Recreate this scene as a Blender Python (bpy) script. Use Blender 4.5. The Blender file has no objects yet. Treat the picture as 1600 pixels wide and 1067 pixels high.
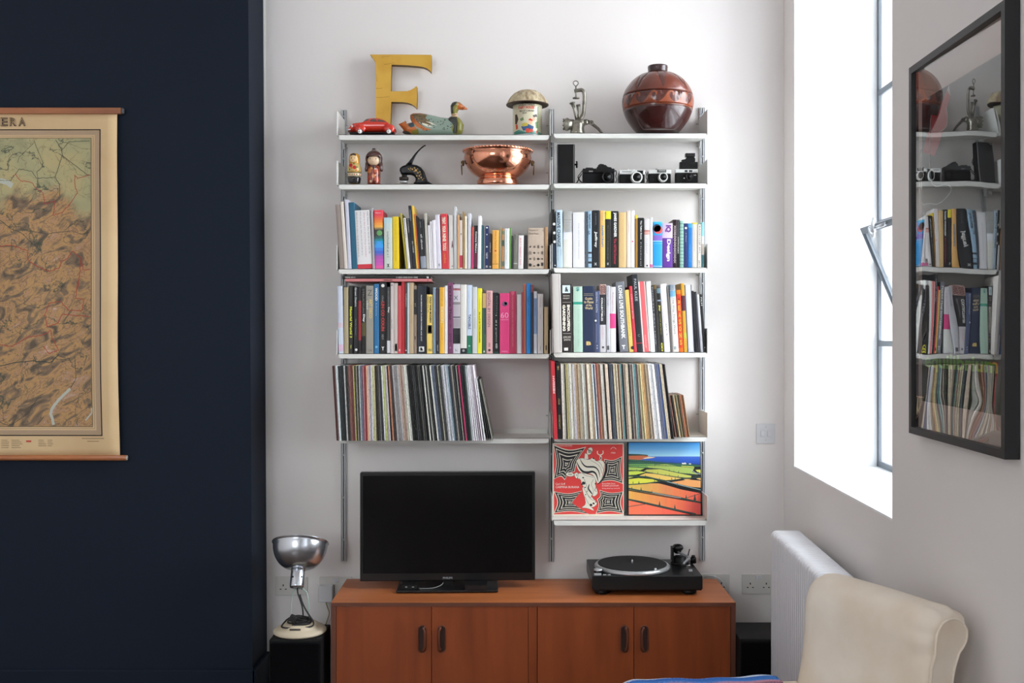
import bpy, bmesh, math, random
from mathutils import Vector, Matrix, geometry, noise
random.seed(7)
PI = math.pi
# ------------------------------------------------------------------ camera
H, F, CX, HY = 1.65, 1600.0, 800.0, 517.0      # eye height, focal length in px of a 1600 px frame, horizon
ZW = 4.61                                      # distance of the back wall
sc = bpy.context.scene
COL = sc.collection
cam = bpy.data.cameras.new('camera'); cam.sensor_width = 36; cam.sensor_fit = 'HORIZONTAL'; cam.lens = 36.0
cam.shift_y = -(533.5 - HY) / 1600.0; cam.clip_start = .02; cam.clip_end = 200
camo = bpy.data.objects.new('camera', cam); COL.objects.link(camo)
camo.location = (0, 0, H); camo.rotation_euler = (PI / 2, 0, 0); sc.camera = camo
sc.view_settings.view_transform = 'Standard'; sc.view_settings.look = 'None'
sc.view_settings.gamma = 1; sc.view_settings.use_curve_mapping = False
sc.view_settings.exposure = EXPOSURE = 0.38
# ------------------------------------------------------------------ daylight: a bright overcast sky
w = bpy.data.worlds.new('overcast_sky'); sc.world = w; w.use_nodes = True
wn = w.node_tree.nodes; wl = w.node_tree.links; bg = wn['Background']
tc = wn.new('ShaderNodeTexCoord'); sp = wn.new('ShaderNodeSeparateXYZ'); cr = wn.new('ShaderNodeValToRGB')
wl.new(tc.outputs['Generated'], sp.inputs[0]); wl.new(sp.outputs['Z'], cr.inputs[0]); wl.new(cr.outputs[0], bg.inputs['Color'])
cr.color_ramp.elements[0].position = .0; cr.color_ramp.elements[0].color = (.62, .66, .70, 1)
cr.color_ramp.elements[1].position = .6; cr.color_ramp.elements[1].color = (.89, .95, 1.0, 1)
bg.inputs['Strength'].default_value = 12.0
def portal(c, rz, sx, sz):   # a portal only guides the sampling of the sky seen through a window opening
    l = bpy.data.lights.new('sky_portal', 'AREA'); l.shape = 'RECTANGLE'; l.size = sx; l.size_y = sz
    l.cycles.is_portal = True
    o = bpy.data.objects.new('sky_portal', l); COL.objects.link(o); o.location = c; o.rotation_euler = (PI / 2, 0, rz)

# ------------------------------------------------------------------ pixel helpers
def P(px, py, Z): return Vector(((px - CX) * Z / F, Z, H - (py - HY) * Z / F))
def XX(px, Z): return (px - CX) * Z / F
def ZZ(py, Z): return H - (py - HY) * Z / F
class CR:
    """coordinates measured in an enlarged view of the photo, placed at distance Z"""
    def __init__(s, ox, oy, k, Z): s.ox, s.oy, s.k, s.Z = ox, oy, k, Z
    def at(s, Z): return CR(s.ox, s.oy, s.k, Z)
    def X(s, x): return XX(s.ox + x / s.k, s.Z)
    def z(s, y): return ZZ(s.oy + y / s.k, s.Z)
    def p(s, x, y, dy=0): return Vector((s.X(x), s.Z + dy, s.z(y)))
    def L(s, n): return n / s.k * s.Z / F
# ------------------------------------------------------------------ materials
def lin(c):
    r = []
    for v in c[:3]:
        v = v / 255.0
        r.append(v / 12.92 if v <= .04045 else ((v + .055) / 1.055) ** 2.4)
    return tuple(r) + (1,)
MATS = {}
def mat(c, rough=.55, metal=0., key=None, spec=.5, coat=0., bump=None, ior=None, emis=None):
    k = key or (tuple(c), rough, metal, spec, coat, bump)
    if k in MATS: return MATS[k]
    m = bpy.data.materials.new(str(key or 'paint')); m.use_nodes = True; b = m.node_tree.nodes['Principled BSDF']
    b.inputs['Base Color'].default_value = lin(c); b.inputs['Roughness'].default_value = rough
    b.inputs['Metallic'].default_value = metal; b.inputs['Specular IOR Level'].default_value = spec
    b.inputs['Coat Weight'].default_value = coat; b.inputs['Coat Roughness'].default_value = .08
    if bump:
        N, L = m.node_tree.nodes, m.node_tree.links
        t = N.new('ShaderNodeTexCoord'); n = N.new('ShaderNodeTexNoise'); n.inputs['Scale'].default_value = bump[0]; n.inputs['Detail'].default_value = 4
        bu = N.new('ShaderNodeBump'); bu.inputs['Strength'].default_value = bump[1]; bu.inputs['Distance'].default_value = .002
        L.new(t.outputs['Object'], n.inputs['Vector']); L.new(n.outputs[0], bu.inputs['Height']); L.new(bu.outputs[0], b.inputs['Normal'])
    MATS[k] = m
    return m
def nodes(key):
    m = bpy.data.materials.new(key); m.use_nodes = True
    return m, m.node_tree.nodes, m.node_tree.links, m.node_tree.nodes['Principled BSDF']
def noisy(key, c1, c2, scale=(5, 5, 5), rough=.6, detail=4, lo=.35, hi=.65, bump=0, metal=0, coord='Object', dist=0, spec=.5, coat=0, extra=None):
    """two colours mixed by stretched noise"""
    if key in MATS: return MATS[key]
    m, N, L, b = nodes(key)
    t = N.new('ShaderNodeTexCoord'); mp = N.new('ShaderNodeMapping'); mp.inputs['Scale'].default_value = scale
    n = N.new('ShaderNodeTexNoise'); n.inputs['Scale'].default_value = 1; n.inputs['Detail'].default_value = detail; n.inputs['Distortion'].default_value = dist
    r = N.new('ShaderNodeValToRGB'); e = r.color_ramp.elements
    e[0].position, e[0].color, e[1].position, e[1].color = lo, lin(c1), hi, lin(c2)
    for (p, c) in (extra or []):
        x = e.new(p); x.color = lin(c)
    oi = N.new('ShaderNodeObjectInfo'); va = N.new('ShaderNodeVectorMath'); va.operation = 'ADD'; vs = N.new('ShaderNodeVectorMath'); vs.operation = 'SCALE'; vs.inputs['Scale'].default_value = 40
    L.new(oi.outputs['Random'], vs.inputs[0]); L.new(t.outputs[coord], mp.inputs[0]); L.new(mp.outputs[0], va.inputs[0]); L.new(vs.outputs[0], va.inputs[1])
    L.new(va.outputs[0], n.inputs['Vector']); L.new(n.outputs[0], r.inputs[0]); L.new(r.outputs[0], b.inputs['Base Color'])
    b.inputs['Roughness'].default_value = rough; b.inputs['Metallic'].default_value = metal; b.inputs['Specular IOR Level'].default_value = spec
    b.inputs['Coat Weight'].default_value = coat
    if bump:
        bu = N.new('ShaderNodeBump'); bu.inputs['Strength'].default_value = bump; bu.inputs['Distance'].default_value = .002
        L.new(n.outputs[0], bu.inputs['Height']); L.new(bu.outputs[0], b.inputs['Normal'])
    MATS[key] = m
    return m
def glassy(key, tint=(1, 1, 1, 1), gain=1.0, rough=0.0, bump=None, ior=1.5):
    """thin clear pane: see-through with a mirror reflection that grows at grazing angles"""
    if key in MATS: return MATS[key]
    m, N, L, b = nodes(key); N.remove(b)
    out = [x for x in N if x.type == 'OUTPUT_MATERIAL'][0]
    tr = N.new('ShaderNodeBsdfTransparent'); tr.inputs[0].default_value = tint
    gl = N.new('ShaderNodeBsdfGlossy'); gl.inputs['Roughness'].default_value = rough
    fr = N.new('ShaderNodeFresnel'); fr.inputs[0].default_value = ior
    mu = N.new('ShaderNodeMath'); mu.operation = 'MULTIPLY'; mu.inputs[1].default_value = gain; mu.use_clamp = True
    mx = N.new('ShaderNodeMixShader')
    L.new(fr.outputs[0], mu.inputs[0]); L.new(mu.outputs[0], mx.inputs[0]); L.new(tr.outputs[0], mx.inputs[1]); L.new(gl.outputs[0], mx.inputs[2]); L.new(mx.outputs[0], out.inputs[0])
    MATS[key] = m
    return m
# ------------------------------------------------------------------ mesh builder
WM = {}
def tag(o, label=None, cat=None, group=None, kind=None):
    if label: o['label'] = label
    if cat: o['category'] = cat
    if group: o['group'] = group
    if kind: o['kind'] = kind
    return o
def thing(name, label, cat, loc=(0, 0, 0), rot=(0, 0, 0), group=None, kind=None):
    o = bpy.data.objects.new(name, None); COL.objects.link(o); o.empty_display_size = .05
    o.location = loc; o.rotation_euler = rot
    WM[o.name] = Matrix.Translation(Vector(loc)) @ __import__('mathutils').Euler(rot).to_matrix().to_4x4()
    return tag(o, label, cat, group, kind)
TEXTS = {}
def text_tris(s, bold=0.0):
    k = (s, bold)
    if k not in TEXTS:
        cu = bpy.data.curves.new('t', 'FONT'); cu.body = s; cu.resolution_u = 2; cu.offset = bold; cu.fill_mode = 'FRONT'
        o = bpy.data.objects.new('t', cu); COL.objects.link(o)
        dg = bpy.context.evaluated_depsgraph_get(); me = bpy.data.meshes.new_from_object(o.evaluated_get(dg))
        v = [tuple(x.co[:2]) for x in me.vertices]; f = [tuple(p.vertices) for p in me.polygons]
        bpy.data.objects.remove(o); bpy.data.curves.remove(cu); bpy.data.meshes.remove(me)
        if v:
            x0, x1 = min(a[0] for a in v), max(a[0] for a in v); y0, y1 = min(a[1] for a in v), max(a[1] for a in v)
            v = [((a[0] - x0) / max(x1 - x0, 1e-6), (a[1] - y0) / max(y1 - y0, 1e-6)) for a in v]
        TEXTS[k] = (v, f)
    return TEXTS[k]
def inside(p, poly):
    x, y = p; c = False; n = len(poly); j = n - 1
    for i in range(n):
        xi, yi = poly[i]; xj, yj = poly[j]
        if (yi > y) != (yj > y) and x < (xj - xi) * (y - yi) / (yj - yi) + xi: c = not c
        j = i
    return c
def smooth(pts, closed=True, n=2):
    """Chaikin smoothing of a polyline"""
    for _ in range(n):
        q = []; m = len(pts)
        rng = range(m) if closed else range(m - 1)
        if not closed: q.append(pts[0])
        for i in rng:
            a, b = pts[i], pts[(i + 1) % m]
            q.append(tuple(a[k] * .75 + b[k] * .25 for k in range(len(a)))); q.append(tuple(a[k] * .25 + b[k] * .75 for k in range(len(a))))
        if not closed: q.append(pts[-1])
        pts = q
    return pts
def cdt(outline, regions=(), step=None, pad=0):
    """fill an outline with triangles; regions [(polygon, key)] are cut in crisply. Returns verts, tris, key per triangle"""
    vs = [Vector(p) for p in outline]; n = len(vs); ed = [(i, (i + 1) % n) for i in range(n)]
    for poly, key in regions:
        b = len(vs); m = len(poly); vs += [Vector(p) for p in poly]; ed += [(b + i, b + (i + 1) % m) for i in range(m)]
    if step:
        xs = [p[0] for p in outline]; ys = [p[1] for p in outline]
        sx, sy = step if isinstance(step, tuple) else (step, step)
        y = min(ys) + sy / 2
        while y < max(ys):
            x = min(xs) + sx / 2
            while x < max(xs):
                if inside((x, y), outline): vs.append(Vector((x, y)))
                x += sx
            y += sy
    V, E, Fc, *_ = geometry.delaunay_2d_cdt(vs, ed, [], 0, 1e-7)
    tris, keys = [], []
    for f in Fc:
        c = sum((V[i] for i in f), Vector((0, 0))) / len(f); cc = (c.x, c.y)
        if not inside(cc, outline): continue
        key = None
        for poly, kk in regions:
            if inside(cc, poly): key = kk
        tris.append(tuple(f)); keys.append(key)
    return [tuple(v) for v in V], tris, keys
def edge_dist(p, poly):
    d = 1e9; n = len(poly); px, py = p
    for i in range(n):
        ax, ay = poly[i]; bx, by = poly[(i + 1) % n]; dx, dy = bx - ax, by - ay; l = dx * dx + dy * dy
        t = 0 if l == 0 else max(0, min(1, ((px - ax) * dx + (py - ay) * dy) / l))
        d = min(d, math.hypot(ax + t * dx - px, ay + t * dy - py))
    return d
class MB:
    def __init__(s): s.v, s.f, s.m, s.sm, s.mats = [], [], [], [], []
    def mi(s, m):
        if m not in s.mats: s.mats.append(m)
        return s.mats.index(m)
    def add(s, vs, fs, m, sm=False, M=None):
        b = len(s.v); s.v += [tuple(M @ Vector(x)) if M else tuple(x) for x in vs]
        ms = m if isinstance(m, list) else [m] * len(fs)
        for f, mm in zip(fs, ms):
            s.f.append(tuple(b + i for i in f)); s.m.append(s.mi(mm)); s.sm.append(sm)
        return s
    def box(s, x0, x1, y0, y1, z0, z1, m, M=None):
        vs = [(x, y, z) for z in (z0, z1) for y in (y0, y1) for x in (x0, x1)]
        return s.add(vs, [(0, 2, 3, 1), (4, 5, 7, 6), (0, 1, 5, 4), (2, 6, 7, 3), (0, 4, 6, 2), (1, 3, 7, 5)], m, False, M)
    def prism(s, poly, f, m, sm=False, mside=None):
        """poly 2D; f(u,v,t)->point, t 0/1"""
        n = len(poly); vs = [f(u, v, 0) for u, v in poly] + [f(u, v, 1) for u, v in poly]
        fs = [tuple(range(n))[::-1], tuple(range(n, 2 * n))]; s.add(vs, fs, m)
        return s.add(vs, [(i, (i + 1) % n, n + (i + 1) % n, n + i) for i in range(n)], mside or m, sm)
    def tube(s, pts, r, m, seg=8, closed=False, M=None, cap=True, flat=1.0):
        pts = [Vector(p) for p in pts]; n = len(pts); vs = []
        up = Vector((0, 0, 1)); prev = None
        for i, p in enumerate(pts):
            a = pts[(i - 1) % n] if (closed or i > 0) else p; b = pts[(i + 1) % n] if (closed or i < n - 1) else p
            t = (b - a).normalized() if (b - a).length > 1e-9 else Vector((0, 0, 1))
            if prev is None:
                u = t.cross(up);
                if u.length < 1e-3: u = t.cross(Vector((1, 0, 0)))
                u.normalize()
            else:
                u = prev - t * prev.dot(t)
                if u.length < 1e-6: u = t.orthogonal()
                u.normalize()
            prev = u; w2 = t.cross(u); rr = r[i] if isinstance(r, (list, tuple)) else r
            for k in range(seg):
                a_ = 2 * PI * k / seg; vs.append(p + u * math.cos(a_) * rr + w2 * math.sin(a_) * rr * flat)
        fs = []
        for i in range(n if closed else n - 1):
            j = (i + 1) % n
            for k in range(seg): fs.append((i * seg + k, i * seg + (k + 1) % seg, j * seg + (k + 1) % seg, j * seg + k))
        if cap and not closed: fs.append(tuple(range(seg))[::-1]); fs.append(tuple((n - 1) * seg + k for k in range(seg)))
        return s.add(vs, fs, m, True, M)
    def lathe(s, prof, c, m, seg=32, M=None, sm=True):
        """prof [(r,z)], m may be a list of one material per band; c centre"""
        vs, fs, ms = [], [], []
        for r, z in prof:
            for k in range(seg): a = 2 * PI * k / seg; vs.append((c[0] + r * math.cos(a), c[1] + r * math.sin(a), c[2] + z))
        for i in range(len(prof) - 1):
            for k in range(seg):
                fs.append((i * seg + k, i * seg + (k + 1) % seg, (i + 1) * seg + (k + 1) % seg, (i + 1) * seg + k)); ms.append(m[i] if isinstance(m, list) else m)
        if prof[0][0] > 1e-5: fs.append(tuple(range(seg))[::-1]); ms.append(m[0] if isinstance(m, list) else m)
        if prof[-1][0] > 1e-5: fs.append(tuple((len(prof) - 1) * seg + k for k in range(seg))); ms.append(m[-1] if isinstance(m, list) else m)
        return s.add(vs, fs, ms, sm, M)
    def ball(s, c, r, m, seg=20, rings=12, M=None):
        rx, ry, rz = r if isinstance(r, (tuple, list)) else (r, r, r)
        vs, fs = [], []
        for i in range(rings + 1):
            t = PI * i / rings
            for k in range(seg): a = 2 * PI * k / seg; vs.append((c[0] + rx * math.sin(t) * math.cos(a), c[1] + ry * math.sin(t) * math.sin(a), c[2] - rz * math.cos(t)))
        for i in range(rings):
            for k in range(seg): fs.append((i * seg + k, i * seg + (k + 1) % seg, (i + 1) * seg + (k + 1) % seg, (i + 1) * seg + k))
        return s.add(vs, fs, m, True, M)
    def text(s, t, o, xd, yd, ln, ht, m, bold=0.0, M=None):
        v, f = text_tris(t, bold); o, xd, yd = Vector(o), Vector(xd).normalized(), Vector(yd).normalized()
        return s.add([o + xd * (a * ln) + yd * (b * ht) for a, b in v], f, m, False, M)
    def sheet(s, outline, f, m, regions=(), step=None, sm=False):
        V, T, K = cdt(outline, regions, step)
        return s.add([f(u, v) for u, v in V], T, [k or m for k in K], sm)
    def puffy(s, outline, f, m, T, R, regions=(), step=None, Tb=None):
        """silhouette with rounded thickness: f(u,v,t) t = signed thickness; R = rounding width"""
        V, Tr, K = cdt(outline, regions, step); D = []
        for u, v in V:
            d = min(edge_dist((u, v), outline) / R, 1.0); D.append(math.sqrt(max(0, 1 - (1 - d) ** 2)))
        n = len(V); Tb = T if Tb is None else Tb
        s.add([f(u, v, -T * d) for (u, v), d in zip(V, D)], Tr, [k or m for k in K], True)
        s.add([f(u, v, Tb * d) for (u, v), d in zip(V, D)], [t[::-1] for t in Tr], [k or m for k in K], True)
        return s
    def build(s, name, parent=None, local=False, bev=0, label=None, cat=None, group=None, kind=None, loc=None, rot=None, segs=2, weld=False):
        vs = s.v; inv = None
        o_loc = Vector((0, 0, 0))
        if parent is not None and not local: inv = WM[parent.name].inverted(); vs = [tuple(inv @ Vector(p)) for p in vs]
        elif parent is None and loc is None and vs:
            xs = [p[0] for p in vs]; ys = [p[1] for p in vs]; zs = [p[2] for p in vs]
            o_loc = Vector(((min(xs) + max(xs)) / 2, (min(ys) + max(ys)) / 2, min(zs))); vs = [(p[0] - o_loc.x, p[1] - o_loc.y, p[2] - o_loc.z) for p in vs]
        me = bpy.data.meshes.new(name); me.from_pydata(vs, [], s.f); me.update()
        for m in s.mats: me.materials.append(m)
        me.polygons.foreach_set('material_index', s.m); me.polygons.foreach_set('use_smooth', s.sm); me.update()
        if weld:
            bm = bmesh.new(); bm.from_mesh(me); bmesh.ops.remove_doubles(bm, verts=bm.verts, dist=1e-5); bmesh.ops.recalc_face_normals(bm, faces=bm.faces); bm.to_mesh(me); bm.free()
        o = bpy.data.objects.new(name, me); COL.objects.link(o)
        if parent is not None: o.parent = parent; WM[o.name] = WM[parent.name]
        else:
            o.location = loc if loc is not None else o_loc
            if rot: o.rotation_euler = rot
            WM[o.name] = Matrix.Translation(o.location) @ o.rotation_euler.to_matrix().to_4x4()
        if bev:
            b = o.modifiers.new('bevel', 'BEVEL'); b.width = bev; b.segments = segs; b.limit_method = 'ANGLE'; b.angle_limit = math.radians(40)
            me.polygons.foreach_set('use_smooth', [True] * len(me.polygons)); b.harden_normals = True
        return tag(o, label, cat, group, kind)

# ------------------------------------------------------------------ the room
M_WALL = mat((233, 228, 225), .85, key='white_wall_paint', spec=.2, bump=(60, .15))
M_BLUE = mat((18, 28, 42), .7, key='navy_wall_paint', spec=.2, bump=(60, .12))
M_WHITE = mat((228, 229, 228), .5, key='white_gloss_paint')
M_REVEAL = mat((236, 238, 240), .7, key='reveal_paint')
M_FLOOR = noisy('floorboards', (74, 48, 32), (58, 38, 26), (2, 14, 2), .45, bump=.1)
M_STEEL = mat((104, 112, 120), .45, .1, key='window_steel')
RWX, RWS = 1.08, .03125                      # right wall: X = RWX + RWS*Y (slightly out of square)
rn = math.hypot(1, RWS); RD = Vector((RWS / rn, 1 / rn, 0)); RN = Vector((1 / rn, -RWS / rn, 0))
def W(y, off, z):                            # point by depth y along the right wall, off = outwards through the wall
    return Vector((RWX + RWS * y, y, z)) + RN * off
def wbox(mb, y0, y1, o0, o1, z0, z1, m):
    vs = [W(y, o, z) for z in (z0, z1) for y in (y0, y1) for o in (o0, o1)]
    mb.add(vs, [(0, 2, 3, 1), (4, 5, 7, 6), (0, 1, 5, 4), (2, 6, 7, 3), (0, 4, 6, 2), (1, 3, 7, 5)], m)
CEIL = 3.9; YB = -2.6; XL = -3.6
SILL = H - .587; WTOP = 3.55; DEP = .355
wins = [(3.176, 4.43), (.45, 1.70), (-1.75, -.5)]
mb = MB(); mb.box(XL - .2, 2.2, YB - .3, ZW + .2, -.12, 0, M_FLOOR); mb.build('floor', kind='structure')
mb = MB(); mb.box(XL - .2, 2.2, YB - .3, ZW + .2, CEIL, CEIL + .12, M_WALL); mb.build('ceiling', kind='structure')
mb = MB(); mb.box(XL, 1.75, ZW, ZW + .2, 0, CEIL, M_WALL); mb.build('wall_back', kind='structure')
mb = MB(); mb.box(XL - .2, XL, YB, ZW + .2, 0, CEIL, M_WALL); mb.build('wall_left', kind='structure')
LW = (-3.1, -1.5); SIL4 = 1.6                  # unseen window, added behind the camera to brighten the back wall
mb = MB(); mb.box(XL, LW[0], YB - .3, YB, 0, CEIL, M_WALL); mb.box(LW[1], 1.75, YB - .3, YB, 0, CEIL, M_WALL)
mb.box(LW[0], LW[1], YB - .3, YB, 0, SIL4, M_WALL); mb.box(LW[0], LW[1], YB - .3, YB, WTOP, CEIL, M_WALL)
mb.build('wall_front', kind='structure')
# right wall with deep window openings
mb = MB(); ys = [YB] + [q for a in wins[::-1] for q in a] + [ZW]
for i in range(0, len(ys), 2): wbox(mb, ys[i], ys[i + 1], 0, .5, 0, CEIL, M_WALL)
for a, b in wins:
    wbox(mb, a, b, 0, .5, 0, SILL, M_WALL); wbox(mb, a, b, 0, .5, WTOP, CEIL, M_WALL)
mb.build('wall_right', kind='structure')
# painted reveal linings (jambs and sill boards)
for i, (a, b) in enumerate(wins):
    mb = MB(); e = .004
    wbox(mb, a, b, .002, DEP, SILL, SILL + e, M_REVEAL); wbox(mb, b - e, b, .002, DEP, SILL, WTOP, M_REVEAL); wbox(mb, a, a + e, .002, DEP, SILL, WTOP, M_REVEAL); wbox(mb, a, b, .002, DEP, WTOP - e, WTOP, M_REVEAL)
    mb.build('trim_%d' % (i + 1), kind='structure')
# chimney breast, navy front face
ZC = 4.366
xt, xb = XX(388, ZC), XX(394.5, ZC); zt, zb = ZZ(0, ZC), ZZ(1067, ZC)
def cx(z): return xt + (xb - xt) * (zt - z) / (zt - zb)
mb = MB(); vs = []
for z in (0, CEIL):
    vs += [(XL, ZC, z), (cx(z), ZC, z), (cx(z) + .004, ZW, z), (XL, ZW, z)]
mb.add(vs, [(0, 1, 5, 4), (1, 2, 6, 5), (2, 3, 7, 6), (3, 0, 4, 7), (0, 3, 2, 1), (4, 5, 6, 7)], M_BLUE)
mb.build('wall_chimney', kind='structure')
# thin shadow-gap strip of bare plaster where navy meets white
mb = MB(); mb.add([(cx(0) + .005, ZW - .004, 0), (cx(0) + .011, ZW - .004, 0), (cx(CEIL) + .011, ZW - .004, CEIL), (cx(CEIL) + .005, ZW - .004, CEIL), (cx(0) + .005, ZW + .004, 0), (cx(0) + .011, ZW + .004, 0), (cx(CEIL) + .011, ZW + .004, CEIL), (cx(CEIL) + .005, ZW + .004, CEIL)], [(0, 1, 2, 3), (1, 5, 6, 2), (0, 3, 7, 4)], M_WHITE)
mb.build('trim_4', kind='structure')
hb = ZZ(1048, 4.34)
mb = MB(); mb.box(XL, cx(.4) + .018, ZC - .018, ZC - .0005, 0, hb, M_BLUE); mb.box(cx(.4) + .003, cx(.4) + .021, ZC - .018, ZW - .002, 0, hb, M_BLUE); mb.build('baseboard_left', kind='structure', bev=.004)
mb = MB(); mb.box(cx(.1) + .03, 1.2, ZW - .018, ZW - .0005, 0, .14, M_WHITE); mb.build('baseboard_back', kind='structure', bev=.004)
# ---- windows: steel frames
M_GLASS = glassy('window_glass', gain=.8)
def window(i, a, b, sash):
    wn_ = thing('window_%d' % i, None, None, W((a + b) / 2, DEP, SILL), kind='structure')
    bars = [H - .573, H - .053, H + .462, H + 1.022, H + 1.57]
    cols = [b - .004, b - .41, b - .79, a + .004]
    mb = MB(); o0, o1 = DEP, DEP + .014
    wbox(mb, a, b, o0, o1, SILL, SILL + .028, M_STEEL); wbox(mb, a, b, o0, o1, WTOP - .028, WTOP, M_STEEL)
    for c in (b, a + .026): wbox(mb, c - .026, c, o0, o1, SILL, WTOP, M_STEEL)
    for z in bars[1:]: wbox(mb, a, b, o0 + .001, o1 - .001, z - .012, z + .012, M_STEEL)
    for c in cols[1:3]:
        for z0, z1 in ((SILL, bars[1]), (bars[2], WTOP)) if sash else ((SILL, WTOP),): wbox(mb, c - .009, c + .009, o0 + .002, o1 - .002, z0, z1, M_STEEL)
    mb.build('window_frame', wn_, bev=.002)
    mb = MB()
    if sash: wbox(mb, a, b, DEP + .006, DEP + .009, SILL, bars[1], M_GLASS); wbox(mb, a, b, DEP + .006, DEP + .009, bars[2], WTOP, M_GLASS)
    else: wbox(mb, a, b, DEP + .006, DEP + .009, SILL, WTOP, M_GLASS)
    mb.build('window_glass', wn_)
    if sash:   # centre-pivot sash tilted with its head into the room
        zc_ = (bars[1] + bars[2]) / 2; hh = (bars[2] - bars[1]) / 2 - .004; th = math.radians(22.5)
        ya, yb = a + .03, b - .032
        def S(y, u, t):   # u up the sash, t its thickness (outwards)
            return W(y, DEP + .015 - u * math.sin(th) + t * math.cos(th), zc_ + u * math.cos(th) + t * math.sin(th))
        def sb(mb, y0, y1, u0, u1, t0, t1, m):
            vs = [S(y, u, t) for u in (u0, u1) for y in (y0, y1) for t in (t0, t1)]
            mb.add(vs, [(0, 2, 3, 1), (4, 5, 7, 6), (0, 1, 5, 4), (2, 6, 7, 3), (0, 4, 6, 2), (1, 3, 7, 5)], m)
        mb = MB(); q = .028
        sb(mb, ya, yb, hh - q, hh, 0, .026, M_STEEL); sb(mb, ya, yb, -hh, -hh + q, 0, .026, M_STEEL)
        sb(mb, ya, ya + .026, -hh, hh, 0, .02, M_STEEL); sb(mb, yb - .010, yb, -hh, hh, 0, .026, M_STEEL); sb(mb, yb - .022, yb - .010, -hh, hh, .006, .012, M_STEEL)
        for c in cols[1:3]: sb(mb, c - .009, c + .009, -hh, hh, .004, .022, M_STEEL)
        so = mb.build('sash', wn_, bev=.002)
        mb = MB(); sb(mb, ya + .01, yb - .01, -hh + .01, hh - .01, .013, .016, M_GLASS); mb.build('sash_glass', so)
        MS = mat((196, 200, 204), .35, .8, key='latch_metal'); mb = MB()
        yl = yb - .33
        c0 = S(yl + .1, hh - .006, -.010); c1 = S(yl - .02, hh + .004, -.028)
        mb.tube([S(yl + .12, hh + .02, .0), S(yl + .10, hh - .0, -.02), S(yl + .09, hh - .03, -.03)], .008, MS)
        mb.tube([S(yl + .16, hh - .016, -.010), S(yl + .06, hh - .016, -.014), S(yl - .02, hh - .012, -.014)], .008, MS)
        ring = [S(yl + .17 + .022 * math.cos(k * PI / 8), hh - .028 + .022 * math.sin(k * PI / 8), -.012) for k in range(16)]
        mb.tube(ring, .0045, MS, closed=True)
        mb.build('latch', so)
    # daylight portals just outside the opening
    c = W((a + b) / 2, DEP + .06, (SILL + WTOP) / 2)
    portal(c, math.atan2(RD.y, RD.x), b - a + .1, WTOP - SILL + .1)
for i, (a, b) in enumerate(wins): window(i + 1, a, b, i == 0)
wq_ = thing('window_4', None, None, ((LW[0] + LW[1]) / 2, YB - .2, SIL4), kind='structure')  # added window, out of view, only there as fill light
mb = MB()
for k in range(4): x = LW[0] + (LW[1] - LW[0] - .03) * k / 3; mb.box(x, x + .03, YB - .24, YB - .2, SIL4, WTOP, M_STEEL)
for k in range(4): z = SIL4 + (WTOP - SIL4 - .03) * k / 3; mb.box(LW[0], LW[1], YB - .235, YB - .205, z, z + .03, M_STEEL)
mb.build('window_frame', wq_)
mb = MB(); mb.box(LW[0], LW[1], YB - .222, YB - .218, SIL4, WTOP, M_GLASS); mb.build('window_glass', wq_)
portal(Vector(((LW[0] + LW[1]) / 2, YB - .27, (SIL4 + WTOP) / 2)), 0, LW[1] - LW[0] + .05, WTOP - SIL4 + .05)
# pale brick building across the yard
MBR, N, L, b_ = nodes('pale_brick')
br = N.new('ShaderNodeTexBrick'); br.inputs['Scale'].default_value = 4; br.inputs['Color1'].default_value = lin((118, 100, 92)); br.inputs['Color2'].default_value = lin((106, 92, 86)); br.inputs['Mortar'].default_value = lin((124, 118, 112))
t = N.new('ShaderNodeTexCoord'); mp = N.new('ShaderNodeMapping'); mp.inputs['Rotation'].default_value = (PI / 2, 0, 0)
L.new(t.outputs['Object'], mp.inputs[0]); L.new(mp.outputs[0], br.inputs['Vector']); L.new(br.outputs[0], b_.inputs['Base Color'])
mb = MB(); mb.box(3.6, 12.0, 13.4, 14.0, -4, 5.2, MBR)
for zz in (-2.2, .3, 2.8):
    for k in range(5): mb.box(3.95 + k * 1.5, 4.65 + k * 1.5, 13.37, 13.41, zz, zz + 1.4, mat((190, 200, 210), .2))
tag(mb.build('brick_building'), 'pale brick building seen through the window panes', 'building')
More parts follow.
